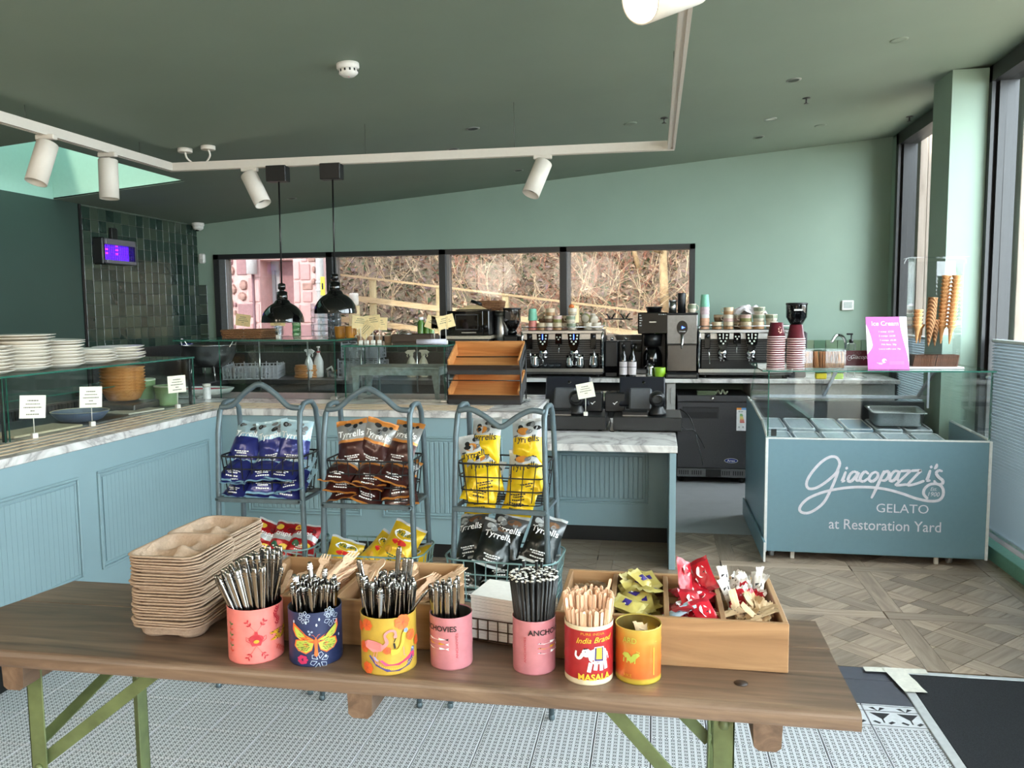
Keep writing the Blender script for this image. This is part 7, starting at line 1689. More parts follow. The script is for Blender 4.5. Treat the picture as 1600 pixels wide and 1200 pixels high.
MR = [(846, 0, 0, 0, 3.0), (846, 1, 1, 3, 2.6), (858, 0, 0, 1, -.4), (858, 1, 0, 3, 3), (860, 2, 0, 0, 1.2), (871, 0, 0, 0, -.3), (871, 1, 0, 2, 3.1), (881, 0, 1, 1, 0), (881, 1, 1, 3, 2), (893, 0, 0, 4, -.2), (892, 1, 0, 4, 3.0), (893, 2, 1, 5, 1), (906, 0, 1, 3, 1), (919, 0, 0, 5, .4), (932, 0, 0, 5, 0)]
pos_ = ['by the coral paper cup', 'third from the coral cup', 'in the middle', 'past the middle', 'next to the tipped mugs', 'at the window end']
for k, (px, lv, back, kd, rot) in enumerate(MR): put_mug(kd, oy(px, 512, 7.36).x, 7.36 + .1 * back, ZC + .066 * lv, .042, .066, rot, '%s mug on the lit espresso machine, %s level, place %s along' % (KINDS_[kd][0], ('bottom', 'second', 'top')[lv], ('first', 'first', 'second', 'second', 'second', 'third', 'third', 'fourth', 'fourth', 'fifth', 'fifth', 'fifth', 'sixth', 'seventh', 'eighth')[k]))
put_mug(2, oy(914, 490, 7.36).x, 7.37, ZC + .10, .042, .066, 2.6, 'olive banded mug tipped on its side above the others on the lit machine', (1.1, .5)); put_mug(5, oy(929, 493, 7.36).x, 7.37, ZC + .085, .042, .066, 1.0, 'pale mug tipped over at the window end of the lit machine', (-.9, .9))
tag(M().lathe([(.0, 0), (.022, .004), (.026, .02), (.012, .036), (0, .04)], 12).build('orange_cap', mat('orange_plastic', (224, 120, 60), .4), None, (oy(893, 480, 7.46).x, 7.46, ZC + .066 * 3)), 'small orange cap on the stacked mugs of the lit machine', 'cap')
MR2 = [(1138, 0, 0, 3.1), (1138, 1, 1, 3.1), (1138, 2, 0, 3.1), (1155, 0, 3, .2), (1155, 1, 1, .2), (1166, 0, 0, 3.1), (1165, 1, 2, 3.1), (1185, 0, 0, 1.6), (1185, 1, 4, 1.6), (1186, 2, 4, -1.2), (1206, 0, 5, -.1), (1205, 1, 4, -1.5), (1120, 0, 0, 3), (1124, 1, 3, 2.0)]
for k, (px, lv, kd, rot) in enumerate(MR2):
 r = .042 if px < 1160 else .05
 put_mug(kd, oy(px, 512, 7.36).x, 7.36 + (.1 if px in (1155, 1124) else 0), ZC + .064 * lv, r, .064, rot, '%s mug behind the maroon cups, %s level, %s' % (KINDS_[kd][0], ('bottom', 'second', 'top')[lv], {1138: 'column beside the banded paper cups', 1155: 'half hidden behind the first column', 1166: 'below the white cloth', 1165: 'just under the white cloth', 1185: 'column under the edge of the cloth', 1186: 'under the cloth edge', 1206: 'end column by the grinder', 1205: 'end column by the grinder', 1120: 'low behind the paper cups', 1124: 'behind the paper cups'}[px]))
# crumpled cloth
b = M(); cx_, cz_ = oy(1166, 485, 7.38).x, ZC + .15
def clo(u, v):
 a = 6.283 * u; r = .115 * v * (1 + .22 * sin(3 * a + 1) + .12 * sin(7 * a)); nz = noise.noise(Vector((r * 22 * cos(a), r * 22 * sin(a), 4)))
 return (cx_ + r * cos(a) * 1.25, 7.39 + r * sin(a) * .7, cz_ + .055 * (1 - v * v) + .03 * nz - .07 * max(0, v - .8) * (1 + sin(5 * a)))
b.grid(clo, 40, 10); tag(b.build('white_cloth', mat('white_cotton', (212, 204, 206), .9, bump=.4)), 'crumpled white cloth draped over the mugs', 'cloth')
# grinders
def grinder(px, pyt, pyb, y, label, solid, w):
 c = oy(px, pyt, y); zt = c.z; t = thing('coffee_grinder', label, 'grinder', (c.x, y, ZB)); H = zt - ZB; r = w / 2
 M().box((-r * .85, -.08, 0), (r * .85, .1, H - .25), 0, .012).build('body', BLACKM, t)
 M().lathe([(r * .5, H - .25), (r * .55, H - .22), (r * .45, H - .205)], 18).build('collar', BLACKG, t)
 M().lathe([(r * .42, H - .21), (r * .98, H - .125), (r * 1.0, H - .02)], 24, 0, None, True, (True, False)).build('hopper', BLACKG if solid else glass('smoked_plastic', (.32, .30, .30), 2), t)
 if not solid: M().lathe([(r * .40, H - .205), (r * .90, H - .128), (r * .6, H - .115), (0, H - .112)], 20).build('coffee_beans', mat('coffee_beans', (42, 26, 18), .6, grain=.3, gscale=160, bump=1), t)
 M().lathe([(r * 1.02, H - .02), (r * 1.03, H - .004), (r * .95, H), (0, H + .001)], 24).build('lid', BLACKP, t)
 M().box((-r * .4, -r * 1.02, H - .07), (r * .4, -r * 1.0, H - .055), 0).build('maker_plate', WHITEP, t) if solid else M().prism([(-r * .6, H - .095), (-r * .2, H - .115), (r * .0, H - .095), (r * .0, H - .035), (-r * .6, H - .035)], 0, .003, 0, Matrix(((1, 0, 0, 0), (0, 0, 1, -r * 1.02), (0, 1, 0, 0), (0, 0, 0, 1)))).build('hopper_badge', BLACKP, t)
 M().tube([(0, -.1, H * .42), (0, -.16, H * .40)], .02, 8).build('chute', BLACKP, t); M().box((r * .86, -.05, H - .42), (r * .95, .07, H - .26), 0, .004).build('side_plate', STEELD, t)
grinder(800, 481, 0, 7.40, 'coffee grinder with a clear bean hopper between microwave and espresso machine', False, .165); grinder(1245, 473, 0, 7.42, 'coffee grinder with a black hopper behind the paper cups', True, .18)
# microwave on a steel toaster oven
c0, c1_ = oy(698, 486, 7.28), oy(764, 524, 7.28); mx, mz0, mz1 = (c0.x + c1_.x) / 2, c1_.z, c0.z; mw = (c1_.x - c0.x)
t_ = thing('toaster_oven', 'steel oven with a pale top carrying the black microwave', 'oven', (mx + .02, 7.30, ZB)); M().box((-mw / 2 - .02, 0, .03), (mw / 2 - .03, .45, mz0 - ZB - .035), 0, .006).build('body', STEELD, t_); M().box((-mw / 2 - .03, -.03, mz0 - ZB - .034), (mw / 2 - .01, .47, mz0 - ZB - .004), 0, .004).build('pale_top', mat('pale_top', (206, 190, 166), .4), t_); M().box((-mw / 2 + .02, -.006, .08), (mw / 2 - .1, 0, .24), 0, .004).build('door', BLACKG, t_); M().tube([(-mw / 2 + .03, -.03, .26), (mw / 2 - .1, -.03, .26)], .008, 8).build('handle', CHROME, t_)
for x in (-.15, .15): M().cyl((x, .2, 0), (x, .2, .03), .02, 8).build('foot', RUBBER, t_)
t_ = thing('microwave', 'black microwave with a dark glass door', 'microwave', (mx, 7.28, mz0)); hh = mz1 - mz0
M().box((-mw / 2, .02, 0), (mw / 2, .4, hh), 0, .006).build('body', BLACKM, t_); M().box((-mw / 2, 0, .004), (mw * .36, .02, hh - .002), 0, .004).build('door', BLACKG, t_); M().box((mw * .37, 0, .004), (mw / 2, .02, hh - .002), 0, .004).build('control_panel', BLACKG, t_)
b = M(); 
for lo, hi in (((-mw * .30, 0, .05), (-mw * .285, 0, hh - .03)), ((mw * .235, 0, .05), (mw * .25, 0, hh - .03)), ((-mw * .30, 0, hh - .04), (mw * .25, 0, hh - .03)), ((-mw * .30, 0, .05), (mw * .25, 0, .06))): b.box((lo[0], -.002, lo[2]), (hi[0], .001, hi[2]))
b.build('door_frame', mat('charcoal', (58, 58, 60), .4), t_); M().box((-mw * .15, -.0015, .022), (mw * .2, .001, .03)).build('nameplate', STEEL, t_); M().lathe([(.014, 0), (.014, .012), (0, .013)], 14, 0, TM((mw * .43, 0, .08), (pi / 2, 0, 0))).build('dial', STEELD, t_)
tag(M().box((-.17, -.12, 0), (.15, .12, .012), 0, .004).build('tray', BLACKM, None, (mx + .04, 7.46, mz1 + .001)), 'thin black tray on top of the microwave', 'tray')
tag(M().add([(-.14, -.09, 0), (.13, -.09, 0), (.13, .09, 0), (-.14, .09, 0), (-.05, -.06, .035), (.05, -.06, .042), (.05, .06, .042), (-.05, .06, .035)], [(3, 2, 1, 0), (4, 5, 6, 7), (0, 1, 5, 4), (1, 2, 6, 5), (2, 3, 7, 6), (3, 0, 4, 7)]).build('cutting_board', mat('pale_maple', (222, 192, 144), .5), None, (mx + .02, 7.46, mz1 + .0135)), 'pale wooden wedge board on the microwave tray', 'board')
tag(M().tube([(-.05, 0, .05), (.05, -.02, .018)], .016, 8).build('kitchen_knife', BLACKP, None, (mx + .06, 7.40, mz1 + .04)), 'thick black handled knife lying over the wedge board', 'knife')
p = oy(765, 487, 7.55); t_ = woven_tray('wicker_basket', 'small brown wicker basket behind the microwave', 'basket', (p.x + .02, 7.55, mz1 + .001), .19, .16, .085, 0, .015)
p = oy(778, 486, 7.5); t_ = thing('steel_urn', 'tall steel urn standing between microwave and coffee grinder', 'urn', (p.x + .025, 7.56, ZB)); M().lathe([(.075, 0), (.075, p.z - ZB - .02), (.06, p.z - ZB)], 24).build('body', STEEL, t_); M().lathe([(.077, p.z - ZB - .05), (.077, p.z - ZB - .04)], 24).build('band', STEELD, t_)
# blenders and black box, syrup, brewer, grinder tower
for k, px in enumerate((956, 978)):
 c = oy(px, 532, 7.42); t_ = thing('blender', ('blender with clear jug next to the lit espresso machine', 'blender with clear jug beside the black coffee brewer')[k], 'blender', (c.x, 7.42, ZB)); h = c.z - ZB
 M().box((-.058, -.1, 0), (.058, .1, h), 0, .01).build('base', BLACKM, t_); M().box((-.055, -.104, .04), (.055, -.1, .1), 0, .002).build('control_panel', BLACKG, t_)
 b = M(); b.add([(-.045, -.045, h + .002), (.045, -.045, h + .002), (.045, .045, h + .002), (-.045, .045, h + .002), (-.06, -.06, h + .19), (.06, -.06, h + .19), (.06, .06, h + .19), (-.06, .06, h + .19)], [(0, 1, 2, 3), (0, 1, 5, 4), (1, 2, 6, 5), (2, 3, 7, 6), (3, 0, 4, 7)]); b.build('jug', ACRYL, t_)
 M().box((-.062, -.062, h + .19), (.062, .062, h + .2), 0, .004).build('lid', BLACKP, t_); M().tube([(-.02, 0, h + .2), (-.045, 0, h + .24), (-.055, 0, h + .235)], .008, 6).tube([(.0, 0, h + .2), (.02, 0, h + .235), (.035, 0, h + .245)], .008, 6).build('lid_tab', BLACKP, t_); M().cyl((0, 0, h + .003), (0, 0, h + .03), .012, 8).build('blade', CHROME, t_)
for k, px in enumerate((974, 988)):
 c = oy(px, 590, 7.26); t_ = thing('syrup_bottle', ('dark syrup bottle with white label, the one by the blenders', 'dark syrup bottle with white label, the one by the brewer')[k], 'bottle', (c.x, 7.25, ZB + .001))
 M().lathe([(.034, 0), (.036, .005), (.036, .15), (.03, .19), (.015, .225), (.0135, .27)], 18).build('body', glass('dark_bottle', (.10, .06, .05), 2), t_); b = M().lathe([(.0366, .03), (.0366, .145)], 18, 0, None, True, (False, False)).lathe([(.0369, .095), (.0369, .10)], 18, 1, None, True, (False, False)); b.build('label', [mat('label_paper', (214, 204, 204), .7), INKB], t_)
 M().lathe([(.016, .268), (.016, .295), (.005, .3), (.004, .33)], 12).build('pump', BLACKP, t_)
c = oy(1020, 500, 7.42); t_ = thing('filter_brewer', 'black filter coffee brewer with a broad top beside the steel machine', 'coffee machine', (c.x, 7.42, ZB)); H = oy(1020, 488, 7.42).z - ZB
M().box((-.12, -.14, 0), (.13, .2, .04), 0, .006).build('base', BLACKM, t_); M().box((-.10, .06, .04), (.12, .2, H - .12), 0, .008).build('column', BLACKM, t_); M().box((-.13, -.16, H - .19), (.13, .2, H), 0, .008).build('head', BLACKG, t_); M().lathe([(.075, H - .30), (.085, H - .2), (.05, H - .19)], 20, 0, TM((0, -.05, 0))).build('funnel', BLACKP, t_)
M().lathe([(.07, .042), (.085, .06), (.085, .20), (.06, .26), (.05, .27)], 22, 0, TM((0, -.04, 0))).build('jug', BLACKG, t_); M().box((-.03, -.1625, H - .09), (.03, -.16, H - .08)).build('nameplate', STEEL, t_); b = M()
for k in range(5): b.box((-.115, -.1625, H - .03 - .022 * k), (-.10 + .004 * (k % 3), -.16, H - .022 - .022 * k))
for k in range(4): b.box((.05 + .018 * k, -.1625, H - .022), (.062 + .018 * k, -.16, H - .016))
tag(b.build('printed_marks', mat('grey_print', (170, 170, 170), .5), t_), kind='stuff'); M().lathe([(.06, H), (.07, H + .035), (.075, H + .04), (.075, H + .05), (0, H + .052)], 20, 0, TM((.01, .02, 0))).build('filter_lid', BLACKP, t_)
c0, c1_ = oy(1042, 489, 7.27), oy(1089, 590, 7.27); t_ = thing('water_boiler', 'steel hot drinks machine with a round black dial', 'coffee machine', ((c0.x + c1_.x) / 2, 7.27, ZB)); w2 = (c1_.x - c0.x) / 2; H = c0.z - ZB
M().box((-w2, .02, .05), (w2, .45, H - .015), 0, .008).build('body', STEELD, t_); M().box((-w2, -.01, H * .52), (w2, .03, H - .015), 0, .006).build('upper_front', mat('mid_steel', (132, 132, 132), .3, metal=.9), t_); M().box((-w2 + .005, .0, .06), (w2 - .005, .02, H * .51), 0, .004).build('splash_panel', mat('polished_steel', (120, 120, 122), .14, metal=1), t_); M().box((-w2 - .003, -.012, H - .018), (w2 + .003, .45, H), 0, .006).build('top', BLACKM, t_)
M().prism(ell(0, H - .13, .047, .062, 24), 0, .012, 0, Matrix(((1, 0, 0, 0), (0, 0, -1, -.010), (0, 1, 0, 0), (0, 0, 0, 1)))).build('dial', BLACKG, t_); M().prism([(-.012, H - .14), (.018, H - .128), (-.012, H - .116)], 0, .002, 0, Matrix(((1, 0, 0, .008), (0, 0, -1, -.0225), (0, 1, 0, 0), (0, 0, 0, 1)))).build('lit_arrow', LITB, t_)
b = M(); b.text('Unicold', .018, TM((0, -.0228, H - .168), (pi / 2, 0, 0)), 0); b.build('dial_lettering', WHITEI, t_)
M().tube([(0, -.02, H - .19), (0, -.03, H - .27), (-.004, -.05, H - .31)], [.014, .012, .006], 8).build('tap', CHROME, t_); M().box((-w2 - .01, -.09, .0), (w2 + .01, .45, .05), 0, .01).build('base', BLACKM, t_); M().box((-w2 + .01, -.092, .014), (w2 - .01, -.089, .036), 0, .004).build('drip_grille', STEELD, t_)
ZS = ZB + H
c = oy(1051, 480, 7.4); t_ = thing('steel_canister', 'brushed steel canister on top of the steel machine', 'canister', (c.x, 7.38, ZS)); M().lathe([(.034, 0), (.034, .1)], 18).build('body', STEEL, t_); M().lathe([(.036, .1), (.036, .112), (0, .114)], 18).build('lid', STEEL, t_)
c = oy(1065, 480, 7.4); t_ = thing('hand_grinder', 'tall black hand grinder on top of the steel machine', 'grinder', (c.x, 7.38, ZS)); M().lathe([(.036, 0), (.036, .09), (.037, .1), (.036, .17), (.035, .175), (0, .176)], 18).build('body', BLACKM, t_); M().lathe([(.0375, .1), (.0375, .106)], 18).build('band', STEELD, t_)
put_mug(4, oy(1081, 480, 7.4).x, 7.36, ZS, .038, .078, .2, 'sage banded mug on top of the steel machine')
mug('green_mug', 'lime green mug on the back worktop in front of the brewer', 'mug', (oy(1031, 586, 7.24).x, 7.25, ZB), .050, .095, mat('lime_glaze', (150, 196, 44), .3), 1.8); jug(oy(1018, 586, 7.25).x - .01, 7.28, ZB, .038, .12, 'small chrome jug beside the lime green mug', 2.6)
t_ = thing('steel_caddy', 'low steel box between the syrup bottles and the lime mug', 'box', (oy(1001, 586, 7.27).x, 7.30, ZB)); M().box((-.05, -.06, 0), (.05, .06, .035), 0, .003).build('lower', STEEL, t_); M().box((-.05, -.06, .04), (.05, .06, .075), 0, .003).build('upper', STEELD, t_)
for k, (px, kd) in enumerate(((926, 0), (936, 5), (946, 4), (958, 0), (968, 2))): put_mug(kd, oy(px, 614, 7.26).x, 7.28, .7155, .042, .08, 3 if k % 2 else .4, '%s mug on the shelf under the back worktop, %s in view' % (KINDS_[kd][0], rn[k]))
# soap, sink, tap, sponge at the window end
c = oy(1331, 545, 7.42); t_ = thing('soap_dispenser', 'clear soap bottle with black pump behind the pink sign', 'bottle', (c.x, 7.45, ZB)); zt = oy(1331, 520, 7.42).z - ZB
M().box((-.035, -.035, 0), (.035, .035, zt - .09), 0, .01).build('body', FROST, t_); M().lathe([(.018, zt - .09), (.018, zt - .06), (.006, zt - .055), (.006, zt - .02)], 12).box((-.04, -.008, zt - .02), (.012, .008, zt - .004), 0, .003).build('pump', BLACKP, t_)
t_ = thing('sink', 'round steel sink let into the worktop at the window end', 'sink', (1.62, 7.46, ZB)); M().lathe([(.19, .003), (.2, .004), (.2, .001), (.17, -.002), (.16, -.03), (0, -.032)], 28, 0, None, True, (False, False)).build('bowl', STEEL, t_); M().lathe([(.018, -.03), (.018, -.027), (0, -.026)], 12).build('drain', STEELD, t_)
t_ = thing('mixer_tap', 'tall chrome tap rising behind the pink sign', 'tap', (1.70, 7.70, ZB)); M().tube(curve_pts([(0, 0, 0), (0, 0, .25), (-.03, -.02, .34), (-.1, -.08, .36), (-.15, -.12, .30)], 7), .014, 10).build('spout', CHROME, t_); M().lathe([(.03, 0), (.028, .03), (.02, .04)], 16).build('base', CHROME, t_); M().tube([(.02, 0, .08), (.08, -.02, .1)], .008, 8).build('lever', CHROME, t_)
for px, l, cc in ((1283, 'yellow scouring sponge on the back worktop', (226, 204, 60)), (1309, 'lime green scouring sponge on the back worktop', (160, 196, 60))):
 c = oy(px, 588, 7.24); t_ = thing('sponge', l, 'sponge', (c.x, 7.26, ZB)); M().box((-.045, -.03, 0), (.045, .03, .05), 0, .008).build('foam', mat('foam_%d' % px, cc, .95, bump=.8, gscale=120), t_); M().box((-.045, -.03, .051), (.045, .03, .06), 0, .002).build('scourer', mat('scourer_green', (60, 96, 60), .95), t_)
# tall steel beaker right of the pink sign
c = oy(1415, 572, 5.3); t_ = thing('steel_beaker', 'narrow dark steel beaker beside the foot of the cone stand', 'beaker', (1.455, 5.35, GT_)); M().lathe([(.018, 0), (.018, .1), (.022, .115), (.019, .114), (.015, .1), (.015, .004), (0, .004)], 14, 0, None, True, (False, False)).build('body', STEELD, t_)
# ================================================================ TILLS
for k, (x0, x1) in enumerate(((-.735, -.305), (-.26, .175))):
 nm = ('at the worktop step', 'at the open end')[k]; xc = (x0 + x1) / 2; zb = .7425
 t_ = thing('cash_drawer', 'black steel cash drawer under the till ' + nm, 'cash drawer', (xc, 5.2, zb)); M().box((x0 - xc, 0, .01), (x1 - xc, .42, .098), 0, .004).build('body', BLACKM, t_); M().box((x0 - xc + .01, .42, .015), (x1 - xc - .01, .43, .09), 0, .003).build('drawer_front', BLACKP, t_)
 for fx in (x0 - xc + .04, x1 - xc - .04):
  for fy in (.04, .38): M().cyl((fx, fy, 0), (fx, fy, .01), .012, 8).build('foot', RUBBER, t_)
 zd = zb + .0985
 c = oy((885, 1003)[k], 620, 5.4); t_ = thing('till_screen', 'black till screen seen from behind, ' + nm, 'screen', (c.x, 5.42, zd)); X = TM((0, .03, .06), (-.42, 0, 0))
 M().box((-.152, -.006, -.02), (.152, .016, .19), 0, .008, X).build('screen', mat('navy_black', (24, 26, 36), .35), t_); M().box((-.085, -.05, .0), (.065, -.025, .155), 0, .012, TM((0, .0, .006), (-.36, 0, 0))).build('stand', mat('stand_grey', (78, 80, 84), .45), t_); M().box((-.09, -.06, 0), (.08, .1, .012), 0, .004).build('foot', BLACKP, t_); M().lathe([(.012, 0), (.012, .002), (.008, .003)], 14, 0, X @ TM((.01, -.0062, .145), (pi / 2, 0, 0))).build('badge', BLACKG, t_)
 c = oy((873, 992)[k], 648, 5.25); t_ = thing('card_reader', 'flat black card reader on the cash drawer ' + nm, 'card reader', (c.x, 5.30, zd)); M().box((-.085, -.05, 0), (.085, .05, .03), 0, .006).build('body', BLACKP, t_); M().box((-.08, -.053, .001), (.08, -.05, .006)).build('edge', STEEL, t_)
 c = oy((900, 1027)[k], 648, 5.25); t_ = thing('barcode_scanner', 'black hands-free scanner on the cash drawer ' + nm, 'scanner', (c.x, 5.30, zd)); M().lathe([(.058, 0), (.056, .02), (.04, .05), (.032, .07)], 20).build('base', BLACKP, t_); b = M().lathe([(.03, -.045), (.05, -.03), (.054, .0), (.05, .03), (.028, .045)], 22, 0, TM((0, -.005, .105), (pi / 2 + .25, 0, .15))); b.build('head', BLACKP, t_); M().lathe([(.034, 0), (.034, .004), (.026, .005)], 20, 0, TM((-.0, -.05, .112), (pi / 2 + .25, 0, .15))).build('window', BLACKG, t_)
 c0, c1_ = oy((912, 945)[k], 615, 5.45), oy((941, 977)[k], 647, 5.45); t_ = thing('receipt_printer', 'small black receipt printer cube, the one %s' % ('beside the price card', 'between the card reader and its twin')[k], 'printer', ((c0.x + c1_.x) / 2, 5.45, zd if k == 0 else zb + .0985)); w2 = (c1_.x - c0.x) / 2
 M().box((-w2, 0, 0), (w2, .13, .128), 0, .006).build('body', BLACKM, t_); b = M(); b.stroke([(-.014, .062), (-.004, .05), (.006, .064), (.016, .07)], .005, 0, TM((0, -.0012, 0), (pi / 2, 0, 0))); b.stroke([(-.002, .05), (-.006, .06)], .004, 0, TM((0, -.0012, 0), (pi / 2, 0, 0))); b.build('emblem', WHITEI, t_); M().box((-w2 + .01, .02, .128), (w2 - .01, .1, .131), 0, .001).build('paper_slot', BLACKG, t_)
price_card((oy(915, 655, 5.22).x, 5.225, .842), .0, .112, .098, .165, -.2, 'ivory price card standing in front of the black tills', CARDW, 4)
for k, P in enumerate(([(.17, 5.5, .86), (.24, 5.45, .80), (.30, 5.4, .60), (.32, 5.4, .50)], [(.15, 5.3, .80), (.20, 5.28, .755), (.26, 5.3, .74), (.33, 5.35, .62)], [(-.29, 5.3, .83), (-.275, 5.2, .80), (-.28, 5.18, .755), (-.25, 5.17, .75)])):
 tag(M().tube(curve_pts(P, 8), .0035, 6).build('cable', BLACKP), ('black cable looping down past the end of the till counter', 'black cable trailing over the till worktop edge', 'black cable hanging between the two cash drawers')[k], 'cable')
# ================================================================ PREP SIDE: stainless run, rack, bottles
ST = thing('steel_prep_table', 'stainless prep worktop along the tiled wall and below the window', 'worktop', (0, 0, 0))
M().box((-4.695, 7.1, .86), (-1.53, 7.82, .90), 0, .004).build('top', STEELD, ST); M().box((-4.70, 5.9, .86), (-4.0, 7.1, .90), 0, .004).build('return_top', STEELD, ST); M().box((-4.68, 7.2, .1), (-1.55, 7.8, .86)).build('cupboard', mat('dark_cupboard', (52, 56, 58), .4, metal=.4), ST); M().box((-4.68, 5.95, .1), (-4.05, 7.2, .86)).build('cupboard', mat('dark_cupboard', (52, 56, 58), .4, metal=.4), ST)
for x, y in ((-4.6, 6.0), (-4.1, 6.0), (-1.6, 7.3), (-4.6, 7.7), (-1.6, 7.7)): M().cyl((x, y, 0), (x, y, .1), .02, 8).build('foot', STEEL, ST)
M().box((-4.707, 6.13, .9), (-4.695, 7.82, 1.22)).build('upstand', STEELD, ST)
GREYP = mat('grey_rack_plastic', (176, 178, 184), .45)
def crate(name, label, x, y, z, w, d, h, rot, cell=.035):
 t = thing(name, label, 'rack', (x, y, z), rot); M().box((-w / 2, -d / 2, 0), (w / 2, d / 2, .006)).build('base', GREYP, t); b = M()
 for (ax, s) in ((0, -1), (0, 1), (1, -1), (1, 1)):
  L = w if ax == 0 else d; o = (d if ax == 0 else w) / 2 * s
  def bx(a0, a1, z0, z1): b.box((a0, o - .003, z0), (a1, o + .003, z1)) if ax == 0 else b.box((o - .003, a0, z0), (o + .003, a1, z1))
  for zz in (.0, h * .25, h * .48, h * .94): bx(-L / 2, L / 2, zz, zz + h * .06)
  n = int(L / cell)
  for k in range(n + 1): a = -L / 2 + L * k / n; bx(a - cell * .14, a + cell * .14, 0, h * (1.0 if k % 3 else 1.12))
 tag(b.build('lattice_sides', GREYP, t), kind='stuff'); i = M()
 for k in range(1, 5): x_ = -w / 2 + w * k / 5; i.box((x_ - .002, -d / 2, .006), (x_ + .002, d / 2, h * .8)); 
 for k in range(1, 5): y_ = -d / 2 + d * k / 5; i.box((-w / 2, y_ - .002, .006), (w / 2, y_ + .002, h * .8))
 i.build('dividers', GREYP, t)
crate('glass_rack', 'pale grey lattice glass rack beside the big steel bowl', -3.83, 7.30, .901, .5, .42, .13, .28)
crate('cutlery_rack', 'grey slotted plastic rack below the window, seen through the taller case', -2.80, 7.52, .901, .40, .3, .16, 0, .05)
crate('cutlery_rack', 'second grey slotted rack standing on the first below the window', -2.80, 7.54, 1.082, .36, .24, .14, 0, .05)
t_ = thing('steel_colander', 'big steel bowl with loop handles on a stand above the glass rack', 'bowl', (-4.1, 6.95, .901)); M().lathe([(.13, .13), (.20, .18), (.235, .25), (.24, .33), (.25, .335), (.232, .335), (.226, .25), (.19, .185), (.12, .137), (0, .135)], 34, 0, None, True, (False, False)).build('bowl', STEEL, t_)
for s in (-1, 1): M().tube(curve_pts([(s * .235, -.05, .31), (s * .265, -.03, .37), (s * .275, 0, .39), (s * .265, .03, .37), (s * .235, .05, .31)], 5), .006, 6).build('handle', CHROME, t_)
for k in range(4): a = .78 + 1.57 * k; M().tube([(.15 * cos(a), .15 * sin(a), .15), (.19 * cos(a), .19 * sin(a), .0)], .006, 6).build('leg', STEEL, t_)
c = oy(320, 560, 7.0); t_ = thing('blue_cap_jar', 'steel jar with a dark blue cap behind the big steel bowl', 'jar', (-4.45, 7.15, .901)); M().lathe([(.055, 0), (.055, .30), (.045, .32)], 18).build('body', STEEL, t_); M().lathe([(.062, .32), (.062, .34), (0, .342)], 18).build('cap', mat('navy_cap', (36, 40, 110), .4), t_)
for k in range(6): tag(M().lathe([(0, 0), (.115 - .004 * (k % 3), 0), (.118 - .004 * (k % 3), .006), (.118 - .004 * (k % 3), .018), (0, .02)], 26).build('wooden_board', BAMB, None, (-3.33 + .004 * (k % 2), 7.38, .901 + .0205 * k)), 'round wooden board in the stack by the spray bottles, ' + nth(6 - k), 'board', 'round wooden boards')
def spray(x, y, z, h, label, m, cap=None, trig=True, flip=1, r=.04):
 t = thing('spray_bottle', label, 'bottle', (x, y, z), 0 if flip > 0 else pi); M().lathe([(r * .9, 0), (r, .006), (r, h * .5), (r * .75, h * .62), (r * .36, h * .74), (r * .34, h * .8)], 18).build('body', m, t)
 if trig:
  b = M(); b.prism([(-.06, h * .93), (-.045, h * .86), (-.018, h * .86), (-.016, h * .78), (.016, h * .78), (.018, h * .9), (.04, h * .95), (.034, h), (-.03, h * 1.0)], -.012, .012, 0, Matrix(((1, 0, 0, 0), (0, 0, -1, 0), (0, 1, 0, 0), (0, 0, 0, 1)))); b.tube([(-.03, 0, h * .88), (-.042, 0, h * .8), (-.036, 0, h * .74)], .006, 5); b.build('trigger', cap or m, t)
 else:
  M().lathe([(r * .4, h * .8), (r * .42, h * .84)], 14).build('collar', cap, t); M().lathe([(r * .2, h * .84), (r * .2, h * .95), (r * .36, h * .95), (r * .36, h), (0, h)], 12).build('pump', m, t)
REDC = mat('red_collar', (176, 44, 50), .4); CRM = mat('cream_plastic', (216, 206, 180), .45)
spray(oy(482, 590, 7.30).x, 7.32, .901, .275, 'white trigger spray bottle seen through the taller case', WHITEP, None, True, -1); spray(oy(496, 590, 7.36).x, 7.40, .901, .30, 'white pump bottle with a red collar beside the trigger spray', WHITEP, REDC, False, 1, .045)
spray(oy(643, 575, 7.45).x, 7.45, .901, .26, 'cream trigger spray bottle behind the metal table', CRM, None, True, 1, .045); spray(oy(656, 575, 7.45).x + .03, 7.47, .901, .26, 'second cream trigger spray bottle facing the other way', CRM, None, True, -1, .045)
t_ = thing('whisk_tub', 'small clear tub of odds and ends by the pump bottle', 'tub', (oy(520, 592, 7.4).x, 7.42, .901)); M().lathe([(.06, 0), (.07, .06), (.066, .06), (.056, .006), (0, .005)], 18, 0, None, True, (False, False)).build('tub', FROST, t_); M().tube([(-.06, -.02, .07), (-.02, 0, .1), (0, .0, .05)], .012, 8).build('white_nozzle', WHITEP, t_); M().lathe([(0, .01), (.035, .03), (0, .055)], 12, 0, TM((.03, 0, .02))).build('cork', BAMB, t_)
t_ = thing('red_tray', 'oval red tray with a white rim at the counter corner', 'tray', (-3.36, 5.62, ZW)); M().lathe([(0, .012), (.20, .012), (.23, .03), (.25, .04)], 30, 0, TM((0, 0, 0), (0, 0, 0), (.9, .55, 1)), True, (False, False)).build('inside', mat('cherry_red', (178, 28, 48), .35), t_); M().lathe([(0, 0), (.21, 0), (.255, .04), (.252, .043), (.228, .0295)], 30, 0, TM((0, 0, 0), (0, 0, 0), (.9, .55, 1)), True, (False, False)).build('rim', WHITEP, t_)
t_ = thing('white_canister', 'small white canister at the edge of the taller case', 'canister', (-3.12, 5.24, ZW)); M().lathe([(.026, 0), (.027, .004), (.027, .085)], 18).build('body', WHITEP, t_); M().lathe([(.028, .085), (.028, .108), (0, .11)], 18).build('lid', mat('ivory_lid', (214, 210, 196), .5), t_)
